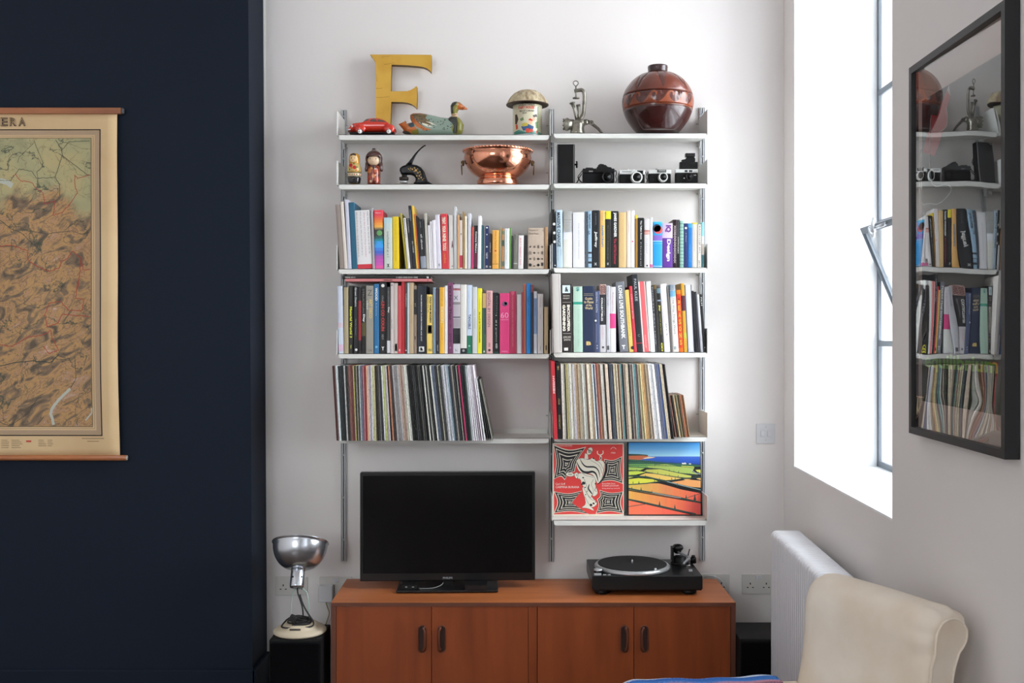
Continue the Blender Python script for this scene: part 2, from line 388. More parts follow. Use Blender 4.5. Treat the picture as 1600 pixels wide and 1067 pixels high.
# ------------------------------------------------------------------ wall shelving
ZS = 4.39                                     # front of the shelves
M_SHELF = mat((226, 226, 220), .45, key='shelf_enamel'); M_PLATE = mat((214, 214, 210), .45, key='plate_enamel')
M_ALU = mat((186, 188, 190), .45, .0, key='anodised_aluminium'); M_SLOT = mat((72, 72, 74), .6, key='track_slot')
M_DARK = mat((22, 22, 23), .5)
def hz(y): return ZZ(y, ZS)
LIPL = [(210.3, 218.6), (287.7, 295.8), (419.9, 428), (552.5, 560), (684.6, 692.6)]
LIPR = [(207.8, 215.8), (285.9, 294), (417.9, 426), (550.3, 558.3), (682.2, 689.8), (812.5, 821)]
BAYL = (XX(529.5, ZS), XX(857.5, ZS)); BAYR = (XX(865.5, ZS), XX(1104, ZS))
def track(pxc, ytop, ybot, which):
    x = XX(pxc, ZW); z0, z1 = ZZ(ybot, ZW), ZZ(ytop, ZW)
    t = thing('wall_track', 'slotted aluminium upright fixed to the white wall, ' + which, 'shelf track', (x, ZW, z0))
    mb = MB()
    for dx, wd_ in ((-.0122, .003), (-.0078, .0055), (.0023, .0055), (.0092, .003)): mb.box(x + dx, x + dx + wd_, ZW - .014, ZW - .0005, z0, z1, M_ALU)
    mb.box(x - .0122, x + .0122, ZW - .004, ZW - .0005, z0, z1, M_SLOT)
    mb.build('rail', t, bev=.001)
    z = z1 - .03
    while z > z0:
        m2 = MB(); m2.lathe([(0, 0), (.0045, 0), (.0045, .004), (0, .005)], (0, 0, 0), M_ALU, 10, Matrix.Translation((x, ZW - .012, z)) @ Matrix.Rotation(PI / 2, 4, 'X'))
        m2.build('screw', t); z -= .19
track(537.5, 172.5, 876, 'at the outer end of the wide shelves'); track(861.5, 171, 877, 'between the wide and the narrow shelves'); track(1096.5, 169, 875.5, 'at the window end of the narrow shelves')
NTH = ['topmost', 'second from the top', 'third from the top', 'fourth from the top', 'fifth from the top', 'lowest']
PLX = {'wide': (XX(526.4, ZS), XX(860.0, ZS)), 'narrow': (XX(862.6, ZS), XX(1105.6, ZS))}
def shelf(bay, lip, n, what, plate=True):
    x0, x1 = bay; zt_, zb_ = hz(lip[0]), hz(lip[1]); y0, y1 = ZS, ZW - .016; t = .002
    nm = 'wide' if bay is BAYL else 'narrow'
    th = thing('shelf', 'white metal shelf, %s bay, %s, %s' % (nm, NTH[n], what), 'shelf', ((x0 + x1) / 2, ZW - .016, zt_ - .022), group=None)
    mb = MB()
    r = .012
    def lipp(sgn, h, y):    # folded lip with rounded outer corners
        pts = [(x0, zt_)] + [(x0 + r - r * math.cos(a), zt_ + sgn * (h - r + r * math.sin(a))) for a in (0, PI / 8, PI / 4, 3 * PI / 8, PI / 2)]
        pts += [(x1 - r + r * math.sin(a), zt_ + sgn * (h - r + r * math.cos(a))) for a in (0, PI / 8, PI / 4, 3 * PI / 8, PI / 2)] + [(x1, zt_)]
        mb.prism(pts, lambda u, v, q: (u, y + q * t, v), M_SHELF)
    lipp(-1, zt_ - zb_, y0); lipp(1, .022, y1 - t)
    pa, pb = PLX[nm]
    mb.box(x0, x1, y0, y1, zt_ - t, zt_, M_SHELF); mb.box(pa + .0015, pb - .0015, y0 + .012, y1, zt_ - t * 1.5, zt_ - t * .5, M_SHELF)
    mb.build('tray', th)
    if plate:
        for sx, xo in ((-1, pa), (1, pb)):
            xa = xo - .0015; pr = MB()
            poly = [(y0 - .002, zt_ - .004), (y0 - .002, zt_ + .102), (y1 + .006, zt_ + .102), (y1 + .006, zt_ - .03), (y1 - .03, zt_ - .03), (y1 - .05, zt_ - .004)]
            pr.prism(poly, lambda u, v, q: (xa + q * .003, u, v), M_PLATE); pr.build('end_plate', th, bev=.0008)
            for dz in (.08, -.02): pn = MB(); pn.tube([(xo - sx * .012, y1 + .002, zt_ + dz), (xo + sx * .002, y1 + .002, zt_ + dz)], .0025, M_ALU); pn.build('pin', th)
    return th
for n, (lip, what) in enumerate(zip(LIPL, ['carrying the toy car and tin duck', 'carrying the dolls and copper bowl', 'full of books', 'full of books, two lying flat', 'holding records'])): shelf(BAYL, lip, n, what)
for n, (lip, what) in enumerate(zip(LIPR, ['carrying the brown vase', 'carrying the cameras', 'full of books', 'full of books', 'holding records', 'with two sleeves on show'])): shelf(BAYR, lip, n, what)
# ------------------------------------------------------------------ books
M_PAGES = noisy('page_edges', (222, 214, 196), (236, 230, 216), (400, 3, 3), .8)
M_INKD = mat((34, 34, 36), .6); M_INKW = mat((236, 236, 232), .55)
def cmat(c):
    l = sum(c) / 3 if max(c) - min(c) < 40 else 200; k = .70 if l < 70 else (.70 + .30 * (l - 70) / 50 if l < 120 else 1)
    return mat(tuple(int(v * k) for v in c), .42, spec=.38)
def spine_text(mb, w, h, y_front, items, fy):
    """items (text, y0, y1, x centre 0..1, cap height 0..1, colour, direction, bold)"""
    for it in items:
        t, a, b, xc, hh, c = it[:6]; d = it[6] if len(it) > 6 else 'd'; bo = it[7] if len(it) > 7 else 0
        za, zb_ = fy(a), fy(b); m = mat(c, .5)
        if d == 'd': mb.text(t, (xc * w - hh * w / 2, y_front, za), (0, 0, -1), (1, 0, 0), za - zb_, hh * w, m, bo)
        elif d == 'u': mb.text(t, (xc * w + hh * w / 2, y_front, zb_), (0, 0, 1), (-1, 0, 0), za - zb_, hh * w, m, bo)
        elif d == 'o':      # disc: hh = diameter as share of the width
            r = hh * w / 2; z = (za + zb_) / 2; mb.add([(xc * w + r * math.cos(k * PI / 10), y_front, z + r * math.sin(k * PI / 10)) for k in range(20)], [tuple(range(20))], m)
        elif d == 'r':      # filled rectangle, hh = width share
            mb.add([(xc * w - hh * w / 2, y_front, zb_), (xc * w + hh * w / 2, y_front, zb_), (xc * w + hh * w / 2, y_front, za), (xc * w - hh * w / 2, y_front, za)], [(0, 1, 2, 3)], m)
        else: mb.text(t, (xc * w - hh * w / 2, y_front, zb_), (1, 0, 0), (0, 0, 1), hh * w, za - zb_, m, bo)
def book_mesh(w, d, h, col, bands=None, items=(), hard=None, fy=None, mb=None):
    mb = MB(); hard = (w > .016) if hard is None else hard
    t = .0022 if hard else .0006; g = .003 if hard else 0; bulge = min(.0022, w * .1)
    segs = [(0, h, cmat(col))]
    if bands:
        segs = []; bs = sorted([(max(0, fy(b)), min(h, fy(a)), cmat(c)) for a, b, c in bands], key=lambda q: q[0]); z = 0
        for a, b, m in bs:
            if a > z + 1e-5: segs.append((z, a, cmat(col)))
            segs.append((a, b, m)); z = b
        if z < h - 1e-5: segs.append((z, h, cmat(col)))
    arc = [(w / 2 - (w / 2) * math.cos(a), bulge * (1 - math.sin(a))) for a in [PI * k / 6 for k in range(7)]]
    outer = arc + [(w, d), (w - t, d), (w - t, bulge + t * 2), (t, bulge + t * 2), (t, d), (0, d)]
    n = len(outer)
    for a, b, m in segs:
        vs = [(u, v, a) for u, v in outer] + [(u, v, b) for u, v in outer]
        fs = [(i, (i + 1) % n, n + (i + 1) % n, n + i) for i in range(n)]; mb.add(vs, fs, m)
        if a < 1e-5: mb.add(vs[:n], [tuple(range(n))[::-1]], m)
        if b > h - 1e-5: mb.add(vs[n:], [tuple(range(n))], m)
    spine_text(mb, w, h, -.0003, items, fy)
    pg = MB(); pg.box(t + .0002, w - t - .0002, bulge + t * 2 + .001, d - g, g, h - g, M_PAGES)
    return mb, pg
ZB = 4.396
def books(cr, ybase, zshelf, rows, shelfname, group, colgap=.0003, depth=(.15, .195)):
    cr = cr.at(ZB); n = 0
    for r in rows:
        xl, xr, dx, yt, col, desc = r[:6]; op = r[6] if len(r) > 6 else {}
        hv = cr.L(ybase - yt); zt_ = cr.z(yt); x0 = cr.X(xl); wid = cr.L(xr - xl); sl = cr.L(dx) / hv; hv = zt_ - zshelf
        pr_ = books.prev
        if pr_ and pr_[3] == id(rows):
            if x0 < pr_[0] + colgap: wid -= pr_[0] + colgap - x0; x0 = pr_[0] + colgap
            hm = min(hv, pr_[2]); need = pr_[0] + pr_[1] * hm + colgap - x0
            if sl * hm < need: sl = need / hm
        wid = max(wid, .003); books.prev = (x0 + wid, sl, hv, id(rows))
        a = math.atan(sl); w = wid * math.cos(a) - colgap
        h = hv / math.cos(a) - (w * math.sin(abs(a)) * .5)
        k = (h) / (ybase - yt)
        fy = lambda y, yt=yt, h=h, k=k: h - (y - yt) * k
        d = op.get('d', random.uniform(*depth)); off = op.get('off', random.uniform(0, .004))
        if off + d > .194: d = .194 - off
        bk, pg = book_mesh(w, d, h, col, op.get('b'), op.get('t', ()), op.get('hard'), fy)
        X0 = x0 if a <= 0 else x0 + wid
        if a > 0: bk.v = [(x - w, y, z) for x, y, z in bk.v]; pg.v = [(x - w, y, z) for x, y, z in pg.v]
        o = bk.build('book', label=desc + ' ' + shelfname, cat='book', group=group, loc=(X0, ZB + off, zshelf + .0002), rot=(0, a, 0))
        pg.build('pages', o, local=True); n += 1
    return n
books.prev = None
W_ = (236, 236, 232); K_ = (30, 30, 32)
A3 = CR(510, 290, 7.622, ZB); A4 = CR(680, 290, 7.621, ZB); A5 = CR(850, 290, 7.621, ZB); A6 = CR(980, 290, 7.621, ZB)
B1 = CR(515, 420, 7.622, ZB); B2 = CR(680, 420, 7.621, ZB); B3 = CR(850, 420, 7.621, ZB); B4 = CR(980, 420, 7.621, ZB)
zl, zr = [hz(a) for a, b in LIPL], [hz(a) for a, b in LIPR]
SA, GA = "on the wide bay's upper bookshelf", 'books on the upper bookshelf of the wide bay'
rows = [
 (158, 214, -52, 225, (150, 136, 128), 'taupe clothbound book leaning against the end plate'),
 (215, 254, -52, 190, (226, 216, 205), 'slim cream book leaning second in the row'),
 (256, 299, -40, 165, (206, 206, 221), 'pale lavender catalogue leaning before the teal book'),
 (300, 369, -42, 200, (24, 93, 122), 'thick teal book', {'d': .2}),
 (370, 547, -35, 292, (232, 230, 230), 'very thick white book with red foot', {'b': [(938, 990, (210, 45, 62))],
   't': [('what has art to do with it, why do we do what we do', 310, 850, .12, .085, (60, 60, 70)), ('How can you miss what you do not look up to', 310, 830, .37, .085, (70, 70, 80)), ('what is the art of looking sideways', 310, 850, .62, .085, (190, 80, 110)), ('Your chances: what has art to do with life', 305, 815, .87, .085, (60, 60, 70)), ('', 1, 2, .5, .1, K_)]}),
 (549, 577, -25, 265, (168, 165, 168), 'slim grey book behind the rainbow spine'),
 (578, 684, -16, 290, (232, 68, 82), 'thick book with a rainbow spine', {'b': [(290, 360, (233, 66, 84)), (360, 385, (236, 88, 72)), (385, 410, (240, 112, 62)), (410, 440, (243, 135, 58)), (440, 470, (247, 158, 62)), (470, 500, (244, 178, 78)), (500, 520, (150, 125, 82)), (520, 600, (84, 78, 74)), (600, 630, (38, 92, 92)), (630, 655, (24, 132, 142)), (655, 700, (42, 158, 210)), (700, 740, (58, 162, 236)), (740, 775, (62, 132, 222)), (775, 810, (70, 104, 205)), (810, 835, (122, 94, 190)), (835, 870, (176, 84, 172)), (870, 915, (196, 84, 178)), (915, 950, (206, 86, 180)), (950, 990, (226, 88, 160))],
   't': [('o', 528, 600, .6, .62, (100, 168, 96), 'o'), ('VISUAL', 318, 330, .5, .7, W_, 'h'), ('o', 690, 700, .5, .6, (58, 160, 236), 'o')]}),
 (688, 786, -6, 380, (206, 214, 206), 'pale mint book with blurred grey title', {'b': [(380, 450, (186, 214, 216)), (450, 520, (198, 214, 212))], 't': [('overlooked at v.1', 545, 850, .5, .3, (95, 100, 95)), ('x', 930, 970, .5, .3, K_, 'h', .04)]}),
 (790, 866, -5, 368, (238, 204, 22), 'bright yellow paperback standing before the dark gap', {'t': [('the field guide to the new landscape', 400, 900, .5, .16, (160, 130, 20))]}),
 (944, 968, -70, 330, (178, 162, 44), 'olive yellow leaning paperback'),
 (969, 1002, -57, 385, (228, 222, 214), 'white leaning paperback with dotted title', {'t': [('BRIGHT MINDS', 400, 620, .5, .4, K_)]}),
 (1004, 1036, -50, 390, (58, 58, 62), 'slate leaning paperback with faint title', {'t': [('Remarkable', 400, 560, .5, .4, (200, 200, 200))]}),
 (1037, 1070, -66, 238, (44, 48, 56), 'tall black leaning book with blue lettering', {'t': [('PATTERNS', 290, 420, .5, .4, (150, 170, 200)), ('ALL FORMS', 660, 800, .5, .45, W_)]}),
 (1072, 1096, -60, 238, (236, 192, 66), 'tall amber leaning book'),
 (1096, 1110, -50, 335, (226, 110, 62), 'slim orange leaning book'),
 (1111, 1127, -46, 360, (48, 44, 44), 'slim charcoal book leaning beside the orange one'),
 (1128, 1193, -46, 400, (42, 42, 44), 'black paperback with vertical white title and grey foot', {'b': [(842, 985, (150, 156, 168))], 't': [('all about', 580, 760, .5, .34, W_), ('colour form', 430, 500, .5, .2, (160, 160, 160))]}),
 (1194, 1224, -32, 330, (190, 185, 174), 'stone coloured slim book'),
 (1226, 1249, -20, 470, (234, 230, 232), 'low white booklet, first of three together'), (1250, 1274, -20, 425, (222, 218, 222), 'white booklet, middle of three together'), (1275, 1316, -20, 410, (238, 234, 240), 'white booklet, tallest of three together'),
 (1318, 1372, -28, 345, (226, 222, 234), 'lavender white book beside the red one', {'t': [('n', 930, 960, .5, .3, K_, 'h')]}),
]
books(A3, 990, zl[2], rows, SA, GA)
rows = [
 (82, 163, -20, 335, (214, 56, 62), 'thick red book with blocky cream title', {'t': [('TREAT', 372, 460, .47, .5, (236, 226, 205), 'd', .05), ('YOUR', 475, 560, .47, .5, (236, 226, 205), 'd', .05), ('NINE', 570, 665, .47, .5, (236, 226, 205), 'd', .05), ('TOOLS', 680, 775, .47, .5, (236, 226, 205), 'd', .05), ('a handbook', 800, 925, .47, .3, (240, 160, 60))]}),
 (165, 221, -8, 350, (222, 216, 210), 'off-white book with a small purple triangle', {'t': [('n', 950, 968, .7, .25, K_, 'h'), ('A', 655, 740, .75, .4, (105, 62, 78), 'h', .1)]}),
 (222, 259, -6, 250, (196, 196, 196), 'tall grey book standing above its neighbours', {'hard': True}),
 (260, 290, 0, 350, (208, 162, 118), 'tan paperback'),
 (292, 326, 0, 410, (228, 218, 210), 'white paperback with a crimson foot', {'b': [(830, 975, (196, 52, 86))], 't': [('o', 570, 580, .5, .4, K_, 'o')]}),
 (328, 347, -4, 312, (168, 128, 62), 'slim gold-brown book'),
 (350, 380, 0, 360, (236, 230, 212), 'slim cream book beside a pale grey one'),
 (384, 424, 4, 330, (214, 214, 222), 'pale grey tall book'),
 (426, 455, 6, 490, (196, 72, 86), 'short raspberry paperback', {'b': [(490, 600, (200, 84, 76)), (760, 975, (196, 62, 112))]}),
 (456, 501, -2, 475, (38, 36, 38), 'short black book with bold white title and maroon foot', {'b': [(800, 975, (92, 38, 58))], 't': [('Century Makers', 545, 800, .55, .5, W_, 'd', .03)]}),
 (502, 544, -2, 360, (238, 238, 240), 'slim bright white book'),
 (546, 572, 0, 470, (56, 100, 108), 'teal-grey slim paperback'), (573, 591, 0, 485, (112, 116, 126), 'slate grey booklet'),
 (593, 632, -4, 478, (28, 44, 92), 'navy paperback with white marks', {'t': [('o', 490, 510, .5, .5, W_, 'o'), ('o', 575, 590, .5, .4, W_, 'o'), ('NEW', 800, 870, .5, .5, W_), ('xx', 950, 975, .5, .6, W_, 'h'), ('I', 720, 735, .5, .5, W_, 'h', .1)]}),
 (634, 675, 2, 570, (76, 68, 70), 'short dark taupe paperback', {'t': [('method', 680, 790, .5, .35, (200, 195, 190)), ('o', 955, 975, .5, .6, (150, 150, 150), 'o')]}),
 (678, 756, 2, 530, (240, 176, 80), 'amber book with a small red heart', {'t': [('Made in Toyland', 545, 745, .5, .32, (170, 110, 40)), ('o', 760, 790, .5, .3, (205, 70, 50), 'o'), ('dear me', 810, 920, .5, .22, (190, 130, 60))], 'b': [(930, 936, (170, 110, 50))]}),
 (760, 789, 2, 500, (160, 148, 118), 'marbled green-grey slim book'), (791, 821, 2, 510, (192, 142, 92), 'slim orange book with green bands', {'b': [(540, 580, (120, 130, 90)), (650, 720, (96, 110, 80)), (900, 960, (110, 120, 96))]}),
 (824, 881, 2, 510, (234, 238, 240), 'white paperback with faint green title', {'t': [('Creative Field Notes', 530, 880, .5, .22, (150, 200, 170))]}),
 (884, 905, 6, 500, (112, 164, 84), 'slim grass-green book'), (907, 927, 4, 595, (60, 66, 60), 'low dark green booklet'),
 (930, 980, 4, 580, (126, 124, 114), 'low grey-olive paperback', {'b': [(920, 932, (205, 205, 200))], 't': [('plan', 590, 640, .5, .4, (60, 60, 56))]}),
 (984, 1048, 6, 592, (236, 230, 228), 'low white book with a red title', {'t': [('BUILT PRESENT TOO', 625, 945, .45, .26, (214, 80, 96))]}),
 (1052, 1102, 2, 590, (60, 54, 52), 'low dark brown hardback'),
 (1105, 1302, -2, 502, (196, 178, 160), 'kraft brown slipcase printed with small black icons', {'hard': True, 't': [('Temporary Art', 520, 545, .34, .56, (90, 75, 62), 'h'), ('Movie Model', 558, 582, .34, .56, (90, 75, 62), 'h'), ('6', 520, 545, .9, .05, (90, 75, 62), 'h')] +
   [('o', 708 + r * 72, 748 + r * 72, .14 + c * .24, (.10, .14, .12)[(r + c) % 3], [(50, 44, 40), (128, 112, 98), (150, 134, 118)][(r * 2 + c) % 3], 'or'[(r + 2 * c) % 3 == 1]) for r in range(3) for c in range(4)] + [('o', 718 + r * 72, 738 + r * 72, .14 + c * .24, .055, (196, 178, 160), 'ro'[(r + c) % 2]) for r in range(3) for c in range(4)] + [('o', 922, 965, .13, .19, (38, 34, 32), 'o'), ('o', 925, 965, .62, .17, (45, 40, 38), 'o'), ('o', 934, 956, .62, .11, (196, 178, 160), 'o'), ('o', 915, 955, .86, .14, (38, 34, 32), 'r'), ('o', 950, 962, .37, .12, (60, 52, 48), 'r')]}),
 (1304, 1342, -2, 492, (176, 138, 100), 'tan book wedged beside the kraft slipcase'),
]
books(A4, 990, zl[2], rows, SA, GA)
SB, GB = "on the narrow bay's upper bookshelf", 'books on the upper bookshelf of the narrow bay'
rows = [
 (110, 149, -22, 283, (34, 33, 34), 'black ring-punched book with three white discs', {'b': [(690, 972, (44, 58, 80))], 't': [('o', 435, 478, .72, .85, W_, 'o'), ('o', 540, 583, .72, .85, W_, 'o'), ('o', 645, 688, .72, .85, W_, 'o'), ('o', 938, 955, .6, .4, W_, 'o')]}),
 (151, 227, -10, 290, (188, 210, 224), 'pale blue book with condensed capitals', {'t': [('MASSIVE CHANGE', 318, 728, .42, .5, (50, 58, 66), 'd', .03), ('a manifesto for design', 740, 890, .25, .14, (90, 100, 110)), ('what will we do now', 750, 830, .75, .14, (90, 100, 110))]}),
 (230, 335, -3, 303, (232, 232, 222), 'thick blank white book with faint rules', {'b': [(303, 640, (234, 238, 244)), (405, 409, (170, 172, 176)), (436, 438, (170, 172, 176)), (550, 553, (170, 172, 176))]}),
 (345, 489, -2, 318, (236, 236, 239), 'thickest white book with a thin grey title', {'t': [('Dear John (a Visible moment)', 450, 870, .5, .09, (130, 132, 138))]}),
 (492, 570, -2, 303, (150, 180, 202), 'mottled blue book banded black at the foot', {'t': [('n', 310, 970, .24, .44, (78, 88, 98), 'r'), ('THE UNIT TO A BLAST', 335, 510, .72, .22, K_, 'd', .04), ('A WINK', 345, 470, .38, .22, W_), ('S', 540, 580, .55, .4, K_, 'h')], 'b': [(785, 808, (50, 56, 66)), (850, 862, (96, 116, 130)), (900, 925, (60, 72, 84))]}),
 (577, 662, 0, 293, (46, 49, 53), 'black book with slanted white script', {'t': [('Jeffrey', 545, 735, .48, .42, W_, 'd', .03), ('a memoir', 330, 470, .5, .2, (120, 124, 130)), ('X', 915, 945, .45, .4, (190, 190, 190), 'h', .1)]}),
 (667, 728, 0, 297, (245, 192, 116), 'apricot book with blue lettering', {'t': [('PAPERCRAFT', 475, 735, .5, .34, (60, 140, 190), 'd', .04), ('second issue', 320, 420, .5, .16, (200, 150, 90))]}),
 (732, 796, 2, 303, (58, 57, 55), 'charcoal book with a yellow head', {'b': [(303, 397, (238, 226, 62))], 't': [('the museum of product design', 470, 880, .45, .16, (170, 165, 130)), ('g', 915, 940, .45, .3, W_, 'h')]}),
 (800, 888, 0, 303, (44, 43, 44), 'black book with white capitals above red script', {'t': [('JAMES GARDNER', 320, 612, .52, .46, W_, 'd', .05), ('The ARTful Designer', 628, 935, .5, .4, (190, 54, 74), 'd', .03)]}),
 (890, 980, 0, 318, (226, 192, 134), 'thick straw-coloured book', {'t': [('the english house and its garden', 400, 900, .55, .08, (180, 140, 90))]}),
 (986, 1034, 0, 300, (236, 223, 210), 'cream-pink slim book', {'t': [('Contemporary', 420, 560, .5, .2, (170, 150, 140))]}),
]
books(A5, 972, zr[2], rows, SB, GB)
rows = [
 (44, 92, 0, 296, (240, 238, 242), 'white book with a small pink spot', {'t': [('o', 640, 680, .45, .35, (220, 60, 110), 'o')]}),
 (95, 124, 0, 350, (168, 122, 50), 'ochre book', {'b': [(350, 392, (235, 205, 60))], 'hard': True}),
 (127, 202, 0, 383, (40, 40, 41), 'black paperback with a white serif title', {'t': [('The Telling Room', 415, 635, .5, .3, W_, 'd', .03), ('Michael', 670, 945, .5, .14, (210, 210, 210))]}),
 (204, 270, 0, 396, (228, 224, 224), 'white paperback with a salmon band', {'b': [(528, 545, (190, 120, 110)), (545, 575, (222, 170, 160)), (575, 580, (190, 120, 110))], 't': [('the thousand', 620, 800, .5, .16, (160, 160, 165)), ('o', 935, 955, .5, .3, K_, 'o')]}),
 (272, 304, 0, 380, (240, 238, 238), 'tall white booklet with a pink foot', {'b': [(930, 965, (236, 110, 170))]}),
 (306, 417, 2, 430, (52, 166, 236), 'thick sky-blue box with a dark disc', {'b': [(430, 450, (70, 190, 230)), (590, 650, (140, 110, 200)), (655, 662, (200, 220, 240)), (685, 690, (120, 200, 240)), (950, 957, (210, 235, 250))], 't': [('o', 460, 590, .55, .9, (236, 92, 96), 'o'), ('o', 450, 560, .42, .85, (44, 44, 52), 'o')]}),
 (419, 541, 0, 448, (108, 62, 160), 'thick purple book with large white title', {'b': [(448, 622, (226, 206, 232))], 't': [('IQ', 470, 555, .55, .62, (120, 60, 150), 'd', .06), ('Design', 635, 895, .58, .46, W_, 'd', .05)]}),
 (543, 590, 2, 405, (58, 30, 38), 'dark maroon book with woven white pattern', {'t': [('XOXHXNXHXOXHX', 470, 920, .5, .6, (190, 176, 178), 'd', .03)]}),
 (592, 624, 2, 405, (92, 94, 98), 'grey slim book', {'t': [('FORMS', 610, 700, .5, .4, W_), ('LINES', 710, 800, .5, .4, W_)], 'b': [(810, 965, (46, 46, 50))]}),
 (626, 672, 0, 420, (152, 192, 178), 'mint book with dashed pattern', {'b': [(450 + 40 * k, 458 + 40 * k, (92, 140, 124)) for k in range(13)]}),
 (674, 721, 2, 450, (42, 56, 110), 'navy book with a white disc', {'t': [('o', 485, 525, .5, .6, W_, 'o'), ('A Theory', 560, 670, .5, .3, (200, 205, 225))]}),
 (723, 772, 2, 450, (40, 124, 200), 'cobalt blue book', {'b': [(450, 500, (74, 168, 228))], 't': [('one hundred', 700, 900, .5, .2, (120, 190, 240))]}),
 (774, 836, 2, 440, (228, 219, 204), 'beige paperback with a yellow head', {'b': [(440, 458, (250, 214, 80))], 't': [('collected writings', 530, 780, .5, .18, (190, 175, 160))]}),
 (838, 884, -2, 462, (236, 229, 220), 'cream ringbound pad with black capitals', {'t': [('KAYECLUJF 4X5', 480, 800, .5, .46, (50, 52, 56)), ('2011', 880, 955, .5, .46, (50, 52, 56))]}),
 (886, 918, -2, 435, (236, 240, 240), 'slim book banded turquoise, white, beige and teal', {'b': [(435, 600, (150, 214, 226)), (690, 820, (206, 196, 182)), (820, 965, (70, 118, 122))], 'd': .08}),
]
books(A6, 968, zr[2], rows, SB, GB)
SC, GC = "on the wide bay's lower bookshelf", 'books on the lower bookshelf of the wide bay'
rows = [
 (106, 168, -16, 205, (208, 216, 230), 'pale blue-white book at the outer end', {'b': [(640, 700, (216, 200, 212)), (900, 980, (222, 190, 214))]}),
 (170, 224, -4, 220, (176, 162, 128), 'khaki clothbound book'),
 (226, 281, 0, 200, (54, 51, 45), 'dark olive book with lime title', {'t': [('Material World 3', 450, 820, .5, .5, (214, 222, 60), 'd', .04), ('ff', 905, 950, .5, .3, (200, 206, 70), 'h')]}),
 (285, 338, 0, 210, (32, 35, 38), 'black book with white title and white diamond', {'t': [('Green Design', 222, 450, .45, .5, (210, 214, 216), 'd', .03), ('Dorothy Mackenzie', 600, 790, .5, .22, (170, 175, 178)), ('o', 940, 985, .6, .6, W_, 'o')]}),
 (341, 375, 0, 222, (50, 34, 34), 'slim black book with red middle', {'b': [(380, 850, (150, 40, 44))]}),
 (378, 428, 0, 205, (32, 30, 29), 'black book titled in grey and white', {'b': [(640, 800, (86, 78, 42))], 't': [('STRUCTURE', 240, 530, .45, .4, (130, 128, 122)), ('Day', 540, 635, .55, .56, W_, 'd', .05)]}),
 (431, 524, 0, 200, (156, 151, 140), 'thick grey book with golden art title', {'t': [('ART DECO', 360, 590, .62, .36, (226, 200, 120), 'd', .03), ('edited', 380, 480, .2, .24, W_), ('Z', 250, 320, .5, .6, (90, 86, 80), 'h'), ('V/A', 955, 985, .55, .5, (90, 88, 82), 'h')]}),
 (528, 587, 0, 180, (38, 112, 164), 'blue book with white capitals', {'t': [('WOOD', 225, 380, .5, .5, W_, 'd', .04), ('Lewis', 410, 560, .5, .2, (190, 215, 230)), ('o', 910, 950, .5, .5, (120, 190, 220), 'o')]}),
 (590, 678, 0, 160, (28, 28, 32), 'thick black book with red capitals and white emblem', {'t': [('o', 175, 225, .5, .46, W_, 'o'), ('LIN CO COUN', 390, 740, .5, .44, (178, 52, 52), 'd', .06), ('in the art', 320, 390, .5, .3, (160, 160, 160)), ('notes on', 780, 840, .5, .3, (160, 160, 160)), ('Y', 925, 970, .5, .36, W_, 'h', .05)]}),
 (682, 723, 0, 215, (86, 86, 86), 'grey slim book with a white foot', {'b': [(855, 1000, (224, 226, 230))], 't': [('Day', 455, 525, .5, .6, W_, 'd', .04), ('archive', 260, 440, .5, .3, (150, 150, 150))]}),
 (725, 760, 0, 165, (208, 197, 194), 'pinkish white tall book', {'t': [('the 1930s', 600, 720, .5, .4, (130, 110, 110)), ('o', 180, 210, .5, .5, (110, 92, 92), 'o')]}),
 (762, 810, 0, 170, (204, 190, 182), 'rose beige tall book with a small dark box', {'t': [('n', 890, 980, .6, .6, (80, 74, 70), 'r'), ('n', 900, 970, .6, .4, (196, 184, 176), 'r')]}),
 (812, 854, 0, 200, (206, 76, 82), 'coral red book', {'t': [('IMPOSSIBLE', 215, 370, .5, .3, (230, 130, 130)), ('X', 955, 980, .5, .5, W_, 'h', .04)]}),
 (855, 895, 0, 153, (192, 34, 44), 'tall scarlet book'),
 (898, 925, 0, 165, (94, 94, 90), 'slim grey book with pale capitals', {'t': [('TORINO', 290, 450, .5, .6, (200, 200, 195)), ('n', 965, 975, .5, .7, W_, 'r')]}),
 (926, 948, 0, 165, (202, 212, 216), 'slim ice-grey book', {}),
 (949, 1000, 0, 165, (194, 170, 136), 'tan tall book', {'t': [('ARCHITECTURE', 420, 650, .5, .22, (160, 134, 100))]}),
 (1003, 1036, 0, 200, (150, 130, 112), 'brown book with a black label', {'b': [(245, 545, (46, 40, 38))], 't': [('A C', 410, 450, .5, .5, (200, 180, 140)), ('n', 800, 840, .5, .4, (90, 60, 50), 'r')]}),
 (1040, 1151, 0, 200, (44, 49, 64), 'thick slate-navy book with white lines of title', {'t': [('FROM BEDROOM TO EVERYWHERE AND OUT', 310, 860, .48, .1, W_, 'd', .03), ('n', 925, 985, .5, .56, W_, 'r'), ('&', 935, 975, .5, .4, (44, 49, 64), 'h', .05)]}),
 (1156, 1228, 0, 305, (250, 216, 112), 'yellow book with black capitals', {'t': [('COLD WAR MODERN', 330, 640, .62, .3, K_, 'd', .05), ('DESIGN 1945-1970', 330, 520, .22, .2, K_), ('n', 670, 770, .5, .7, (70, 62, 40), 'r'), ('n', 680, 760, .5, .5, (150, 130, 70), 'r'), ('V&A', 950, 980, .55, .6, K_, 'h')]}),
 (1230, 1263, 0, 220, (136, 156, 172), 'slim blue-grey book', {}),
 (1266, 1308, 0, 235, (58, 58, 66), 'charcoal book with a plum stripe', {'t': [('n', 240, 860, .4, .3, (96, 62, 84), 'r'), ('NIGHT', 905, 980, .5, .3, W_)]}),
]
books(B1, 1008, zl[3], rows, SC, GC)
